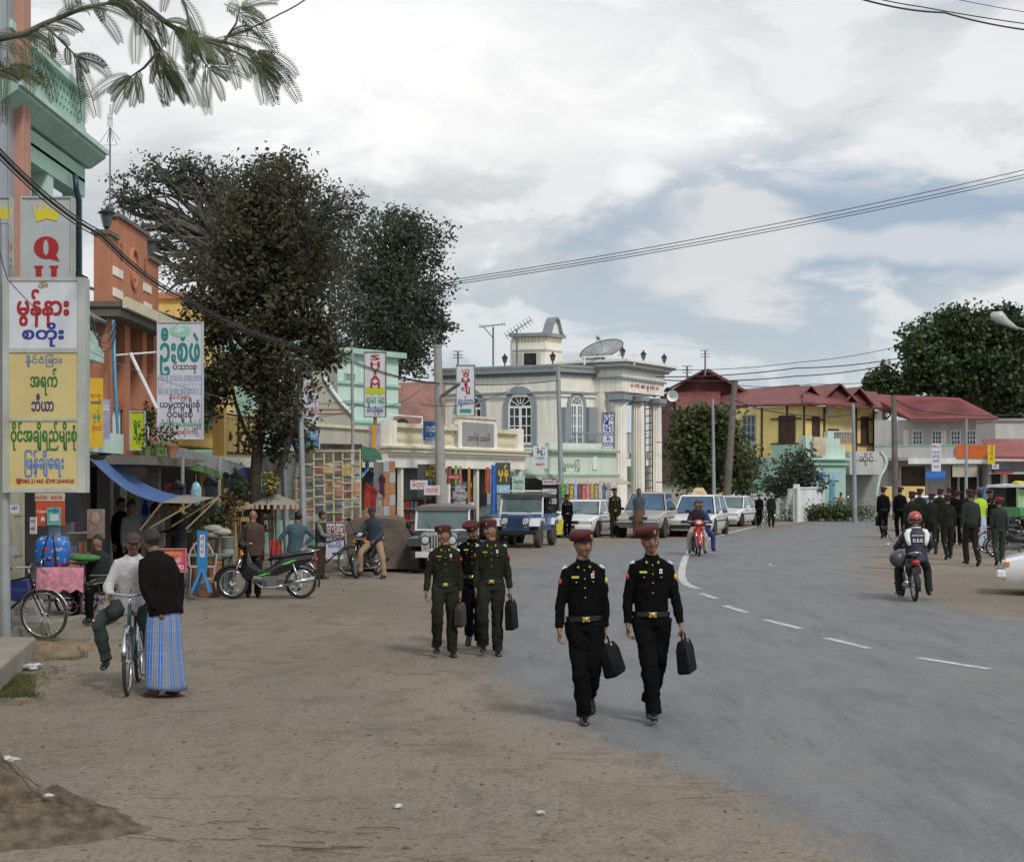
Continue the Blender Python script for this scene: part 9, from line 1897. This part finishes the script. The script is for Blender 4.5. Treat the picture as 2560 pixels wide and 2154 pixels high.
plant('hanging yellowing fern right of the tree trunk', 678, 1205, 33.2, 13, 22, 200, .12, mat('yellowing_leaf', (.24, .22, .06), r=.7, var=.3, island=.6), pot=False); plant('dark potted bush left of the brown jacket', 492, 1290, 30.2, 16, 18, 200, .11, LEAF_C)
plant('tall thin plant on the orange balcony rail', 372, 1040, 28.8, 14, 26, 90, .12, LEAF_C, z0=2.6, pot=False)
# posters and shelves inside the left shops
def flatp(label, x0, x1, y0, y1, d, m, txt=(), name='poster', cat='poster', th=.02, yaw=0):
 t = board(label, x0, x1, y0, y1, d, m, None, th=th, name=name, cat=cat, yaw=R(yaw))
 for s_, px, py, h, ink, w in txt: wr(t, s_, px, py, h, ink, w, .04)
 return t
flatp('red and cream snack poster with white script on the cream doors', 88, 162, 1232, 1252, 23.4, mat('cream_poster', (.55, .50, .42), r=.6), (('asia', 104, 1242, 13, 'orange', 30), ('asia', 142, 1242, 13, 'orange', 30))); flatp('orange red toothpaste poster below the cream one', 90, 162, 1254, 1314, 23.4, mat('orange_red_poster', (.56, .09, .04), r=.5), (('Colgate', 104, 1278, 8, 'white', 26), ('★', 108, 1298, 14, 'white', 16)))
t = flatp('turquoise notice overlapping the orange red poster', 118, 152, 1268, 1312, 23.3, mat('turquoise_poster', (.10, .45, .42), r=.5), (('ေကြာ်ြငာ', 135, 1276, 6, 'navy', 28),)); patch(t, 'pale_window', SW, 126, 147, 1285, 1302, .002)
flatp('small red and white hanging price board by the cream doors', 74, 93, 1292, 1334, 22.6, SW, (('ဝယ်', 84, 1302, 9, 'red', 14), ('ေရာင်း', 84, 1320, 9, 'red', 14)), name='price_board', cat='sign', yaw=-20)
flatp('white paper notices pasted on the cream doors', 26, 48, 1262, 1282, 22.2, SW, (('ဆိုင်', 37, 1270, 6, 'purple', 16),)); flatp('small blue notice at the left edge of the cream doors', 26, 42, 1366, 1384, 22.2, mat('faded_blue_paper', (.42, .50, .56), r=.7)); flatp('dark framed picture inside the shop entrance', 162, 200, 1240, 1305, 24.6, mat('dark_blue_glass_pic', (.03, .045, .055), r=.3)); flatp('light blue sticker low on the shelf by the bag', 122, 150, 1316, 1338, 23.5, LB)
t = flatp('cosmetics poster with a pale portrait hung in the shop doorway', 218, 262, 1272, 1345, 25.2, mat('pale_brown_poster', (.25, .19, .17), r=.5, var=.4, sc_=5)); q = MB(); kk = 25.2 / FPX; q.ell((-.01, -.016, .33), (.075, .008, .10), 16, 8); q.build('printed_face', mat('printed_skin', (.40, .27, .22)), t, smooth=True)
flatp('lime and yellow poster on the white panel under the tarpaulin', 316, 343, 1238, 1278, 28.2, LS, (('Sunny', 329, 1247, 8, 'blue', 22), ('♪', 329, 1263, 12, 'red', 10))); t = flatp('sky blue detergent poster under the tarpaulin', 346, 381, 1236, 1318, 28.2, mat('sky_poster', (.25, .48, .72), r=.5, var=.3, sc_=5), (('SURF', 363, 1306, 11, 'blue', 28),)); q = MB(); q.ell((0, -.014, .32), (.07, .006, .12), 14, 8); q.ell((0, -.016, .46), (.035, .006, .04), 12, 6); q.build('printed_figure', mat('royal_blue_cloth', (.03, .05, .20)), t, smooth=True)
for x0, x1, y0, y1, m_, l in ((300, 315, 1215, 1330, 'white_wall_paint', 'white door leaf left of the lime poster'), (385, 396, 1250, 1330, 'red_patch', 'narrow red product banner under the tarpaulin'), (398, 445, 1246, 1330, 'pale_brown_poster', 'brown curtain behind the shopper in black')): flatp(l, x0, x1, y0, y1, 28.6, MATS[m_], name='shop_screen', cat='screen')
# shelves with goods: each jar row is real
for nm, lab, x0, x1, y0, y1, d in (('goods_shelf', 'goods shelf deep in the dark shop under the mint fascia', 170, 215, 1250, 1440, 25.6), ('goods_shelf', 'goods shelf behind the grey pier under the tarpaulin', 405, 470, 1190, 1330, 30.2), ('goods_shelf', 'goods shelf in the yellow shop', 590, 690, 1215, 1330, 36.5), ('goods_shelf', 'stacked bright goods under the balustrade row, left bay', 990, 1050, 1230, 1330, 47.6), ('goods_shelf', 'stacked bright goods under the balustrade row, middle bay', 1100, 1180, 1180, 1300, 50.2)):
 a, b = Wp(x0, y1, d), Wp(x1, y0, d); t = thing(nm, lab, 'shelf', ((a.x + b.x) / 2, d, max(a.z, .14))); z = max(a.z, .16); rs = random.Random(x0)
 while z < b.z - .2:
  q = MB(); q.bb((a.x, d, z), (b.x, d + .35, z + .025)); q.build('shelf_board', GREYW, t, world=True); x = a.x + .03
  while x < b.x - .1:
   w, h = rs.uniform(.06, .14), rs.uniform(.12, .26); q = MB(); q.bb((x, d + .02, z + .025), (x + w, d + .02 + w, z + .025 + h)); q.build('packet', gm_[rs.randrange(10)], t, world=True); x += w + rs.uniform(.01, .05)
  z += .36
# hanging dark jackets and packs at the awning
garment('black jacket hanging on a pole under the mossy awning', 443, 1205, 34, 62, 29.4, cm('black_garment', (.012, .012, .014)), None); garment('shiny black garments hanging under the mossy awning', 527, 1188, 38, 92, 30.4, mat('shiny_black_plastic', (.02, .022, .024), r=.35), None); garment('dark bag shaped garment hanging by the yellow pillar', 566, 1180, 18, 40, 31.4, cm('black_garment', (.012, .012, .014)), None)
t = thing('hanging_bag', 'clear blue bag hanging on a hook under the mossy awning', 'bag', Wp(490, 1265, 29.6)); q = MB(); q.ell((0, 0, .24), (.11, .06, .24), 14, 10); q.build('bag_body', mat('icy_blue_plastic', (.25, .42, .52), r=.2, var=.4, sc_=14), t, smooth=True); q = MB(); q.tube([(0, 0, .47), (0, 0, .62)], .01, 5); q.build('hook', STEEL, t)
# small table, chair, post sign
t = thing('table', 'small weathered green table holding the pink sign', 'table', (Wp(521, 1205, 28.3).x, 28.3, 0)); TW = mat('weathered_green_wood', (.17, .21, .18), r=.85, var=.25)
for i in range(4): q = MB(); q.bb((-.42, -.36 + i * .18, .73), (.42, -.20 + i * .18, .76)); q.build('table_plank', TW, t)
for x in (-.38, .38):
 for y in (-.28, .28): q = MB(); q.bb((x - .03, y - .03, 0), (x + .03, y + .03, .73)); q.build('leg', TW, t)
t = thing('chair', 'pale pink plastic armchair behind the blue post sign', 'chair', (Wp(505, 1205, 27.9).x, 27.9, .14), R(15)); PK = mat('pale_pink_plastic', (.50, .34, .36), r=.5, var=.05)
q = MB(); q.bb((-.22, -.22, .40), (.22, .22, .43)); q.build('seat', PK, t, bevel=.01)
for x in (-.21, .21):
 for y in (-.2, .2): q = MB(); q.tube([(x, y, .41), (x * 1.12, y * 1.12, 0)], .018, 6); q.build('leg', PK, t)
 q = MB(); q.tube([(x * 1.15, .2, .42), (x * 1.2, .18, .64), (x * 1.2, -.18, .63), (x * 1.1, -.2, .42)], .018, 6); q.build('arm', PK, t)
q = MB(); q.tube([(.24 * math.cos(a), .22, .43 + .44 * math.sin(a)) for a in [PI * k / 10 for k in range(11)]], .02, 6)
for x in (-.12, -.06, 0, .06, .12): q.tube([(x * .6, .22, .43), (x * 1.2, .22, .84)], .010, 4)
q.build('backrest', PK, t)
t = board('bright blue post sign with a white strip of red lettering on splayed feet', 493, 518, 1326, 1428, 26.9, mat('bright_blue_board', (.03, .22, .52), r=.5), None, th=.05, name='post_sign'); patch(t, 'white_strip', SW, 500, 513, 1336, 1392); wr(t, 'ဆီ', 506.5, 1346, 8, 'red', 9, lift=.009); wr(t, 'ရည်', 506.5, 1362, 8, 'red', 9, lift=.009); wr(t, 'ဓာတ်', 506.5, 1378, 8, 'red', 9, lift=.009)
q = MB(); a = Wp(505, 1420, 26.9)
for dx, dy in ((-.16, -.15), (.16, -.15), (-.12, .2), (.12, .2)): q.tube([a, (a.x + dx, a.y + dy, .15)], .025, 6)
q.build('foot', MATS['bright_blue_board'], t, world=True)
# sacks, bucket stack, basket
for i, (px, py, m_, l) in enumerate(((532, 1322, (.30, .28, .25), 'upper grey sack piled behind the small table'), (528, 1338, (.26, .23, .20), 'lower grey sack piled behind the small table'), (552, 1330, (.34, .31, .27), 'pale sack beside the two piled grey sacks'))):
 a = Wp(px, py, 29); o = lump('sack', a, (.20, .16, .085), cm('sack_cloth_%s' % 'abc'[i], m_), l, 'sack', None, seed=i, amp=.12)
t = thing('basin_stack', 'stack of pale grey basins on a stand behind the motorbike', 'basin', Wp(570, 1372, 28.8));
for i in range(4): q = MB(); q.lathe([(.08, .05 * i), (.13, .05 * i + .07), (.14, .05 * i + .07), (.14, .05 * i + .08), (.09, .05 * i + .005)], n=20); q.build('basin', mat('pale_grey_plastic', (.36, .36, .34), r=.4), t, smooth=35)
q = MB(); q.tube([(0, 0, -.75), (0, 0, .0)], .12, 10); q.build('stand', GREYW, t)
o = cloth('red cloth bundle between the brown jacket man and the teal shirt man', 675, 705, 1348, 1395, 29.4, cm('red_garment_cloth', (.42, .05, .04)))
# canvas covered cart
t = thing('covered_cart', 'brown tarpaulin covered cart parked between the seated rider and the grey jeep', 'cart', (Wp(945, 1205, 36.4).x, 36.4, 0)); q = MB(); d = 35.6; prof = [(868, 1418), (866, 1302), (900, 1294), (985, 1290), (1000, 1296), (1030, 1344), (1028, 1410), (1020, 1418)]
pts = [((p - CX) / FPX * d, CH - (y - HY) / FPX * d) for p, y in prof]; n = 5
rings = [[Vector((x + .02 * math.sin(k * 2 + x * 4), d + 1.5 * k / n, z + (.03 * math.sin(k * 1.9 + x * 5) if z > .3 else 0) - .12 * (abs(k - n / 2) / n) ** 2)) for x, z in pts] for k in range(n + 1)]
q.loft(rings); o = q.build('tarpaulin', mat('brown_tarpaulin', (.13, .105, .085), r=.85, var=.25, sc_=3, bump=.8, bsc=7), t, world=True, smooth=50)
for x in (-.55, .55): wheel(t, (x, -.5, .25), .25, .1)
# beige umbrella canopy and thin frame
t = thing('umbrella', 'faded beige market umbrella with fringe beside the tree', 'umbrella', (Wp(690, 1205, 33.6).x, 33.6, .14)); d = 33.6; a = Wp(692, 1236, d); q = MB(); q.lathe([(.60, a.z - .14 - .22), (.34, a.z - .14 - .10), (.02, a.z - .14 + .0)], n=8); q.build('canopy', mat('faded_beige_cloth', (.28, .26, .22), r=.9, var=.12), t)
q = MB(); q.tube([(0, 0, 0), (0, 0, a.z - .14)], .02, 6); q.build('pole', STEEL, t)
for k in range(26): an = 2 * PI * k / 26; q = MB(); q.bb((.59 * math.cos(an) - .03, .59 * math.sin(an) - .03, a.z - .14 - .31), (.59 * math.cos(an) + .03, .59 * math.sin(an) + .03, a.z - .14 - .21)); q.build('fringe', mat('pink_fringe', (.50, .36, .30), r=.9), t)
t = thing('display_rack', 'rusty red pipe rack standing behind the brown jacket man', 'rack', (Wp(668, 1205, 34.5).x, 34.5, .14)); q = MB()
for px in (658, 680): q.tube([Wp(px, 1262, 34.5), Wp(px, 1400, 34.5)], .03, 5)
for y in (1325, 1270): q.tube([Wp(656, y, 34.5), Wp(682, y, 34.5)], .025, 5)
q.build('pipes', mat('rust_red_pipe', (.26, .06, .04), r=.6), t, world=True)
# grey plastic sheet wall left of the stall
o = cloth('big translucent grey plastic sheet hanging left of the yellow lattice', 655, 736, 1128, 1300, 36.8, mat('grey_green_plastic_sheet', (.30, .34, .31), r=.35, var=.2, sc_=3), amp=.03, wav=7)
o = cloth('second blue tarpaulin seen behind the tree trunks', 565, 662, 1168, 1240, 36.6, MATS['blue_tarp'], wav=3, amp=.1, taper=(0, 40))
# scarves at the balustrade row
for i, (x0, x1, y0, y1, c, n_) in enumerate(((1134, 1146, 1163, 1212, (.20, .45, .10), 'lime green'), (1146, 1156, 1165, 1215, (.58, .30, .35), 'pink and white'), (1168, 1178, 1168, 1260, (.55, .32, .10), 'orange striped'), (1170, 1188, 1255, 1300, (.55, .56, .62), 'white and lilac'), (1212, 1226, 1168, 1232, (.48, .12, .06), 'rust orange'), (1226, 1243, 1162, 1285, (.05, .16, .48), 'long royal blue'), (1116, 1132, 1165, 1210, (.22, .10, .09), 'dark patterned'), (1060, 1066, 1240, 1290, (.4, .3, .2), 'tan'))):
 cloth('%s cloth hanging in front of the balustrade shop row' % n_, x0, x1, y0, y1, 46.5 + .4 * (i % 3), cm('scarf_' + n_.replace(' ', '_'), c), taper=(2, 2), wav=3, amp=.04, group='cloths hanging along the balustrade shop row')
for i in range(4):
 y0 = 1214 + i * 19; o = cloth('%s printed cloth of the stacked display by the lamp pole' % ('topmost grey', 'second grey', 'third pink grey', 'lowest mauve')[i], 1137 - i, 1163 + i, y0, y0 + 17, 46.8, mat('printed_cloth_%s' % 'abcd'[i], ((.35, .36, .38), (.32, .32, .36), (.42, .30, .32), (.34, .26, .32))[i], r=.9, var=.5, sc_=9), wav=2, amp=.03, group='printed cloths stacked by the lamp pole')
# litter on the ground
for i, (px, py, w, l) in enumerate(((81, 1672, .12, 'crumpled white plastic bag lying by the slab corner'), (992, 2016, .035, 'small white paper scrap on the dirt in the lower middle'), (1350, 2031, .03, 'thin pale scrap lying right of the middle paper scrap'), (24, 2021, .05, 'grey white plastic scrap on the earth heap'), (1925, 1413, .06, 'small pale scrap on the asphalt near the centre line'), (118, 2070, .03, 'pinkish pebble sized scrap near the bottom left'))):
 p = Gp(px, py); o = lump('litter', p + Vector((0, 0, w * .22 + max(0, gh(p.x, p.y, True)))), (w, w * .7, w * .3), mat('white_litter', (.50, .52, .53), r=.7), l, 'litter', None, seed=i * 3, n=12, amp=1.1)
t = thing('brick_block', 'reddish brick block lying behind the front wheel of the striped motorbike', 'brick', (Wp(525, 1205, 27.9).x, 27.9, 0), R(10)); q = MB(); q.bb((-.2, -.1, 0), (.2, .1, .14)); q.build('block', mat('red_brick', (.20, .09, .055), r=.9, var=.2), t, bevel=.01); q = MB(); q.bb((-.14, -.08, .141), (.16, .09, .26)); q.build('block_top', MATS['red_brick'], t, bevel=.01)
t = thing('bulb', 'small green bulb hanging in the feathery branches', 'bulb', Wp(523, 138, 7.3)); q = MB(); q.ell((0, 0, -.02), (.017, .017, .024), 12, 8); q.build('globe', mat('green_glass_bulb', (.03, .25, .12), r=.15), t, smooth=True); q = MB(); q.tube([(0, 0, 0), (0, 0, .035)], .010, 8); q.build('socket', BLKM, t)
finish()
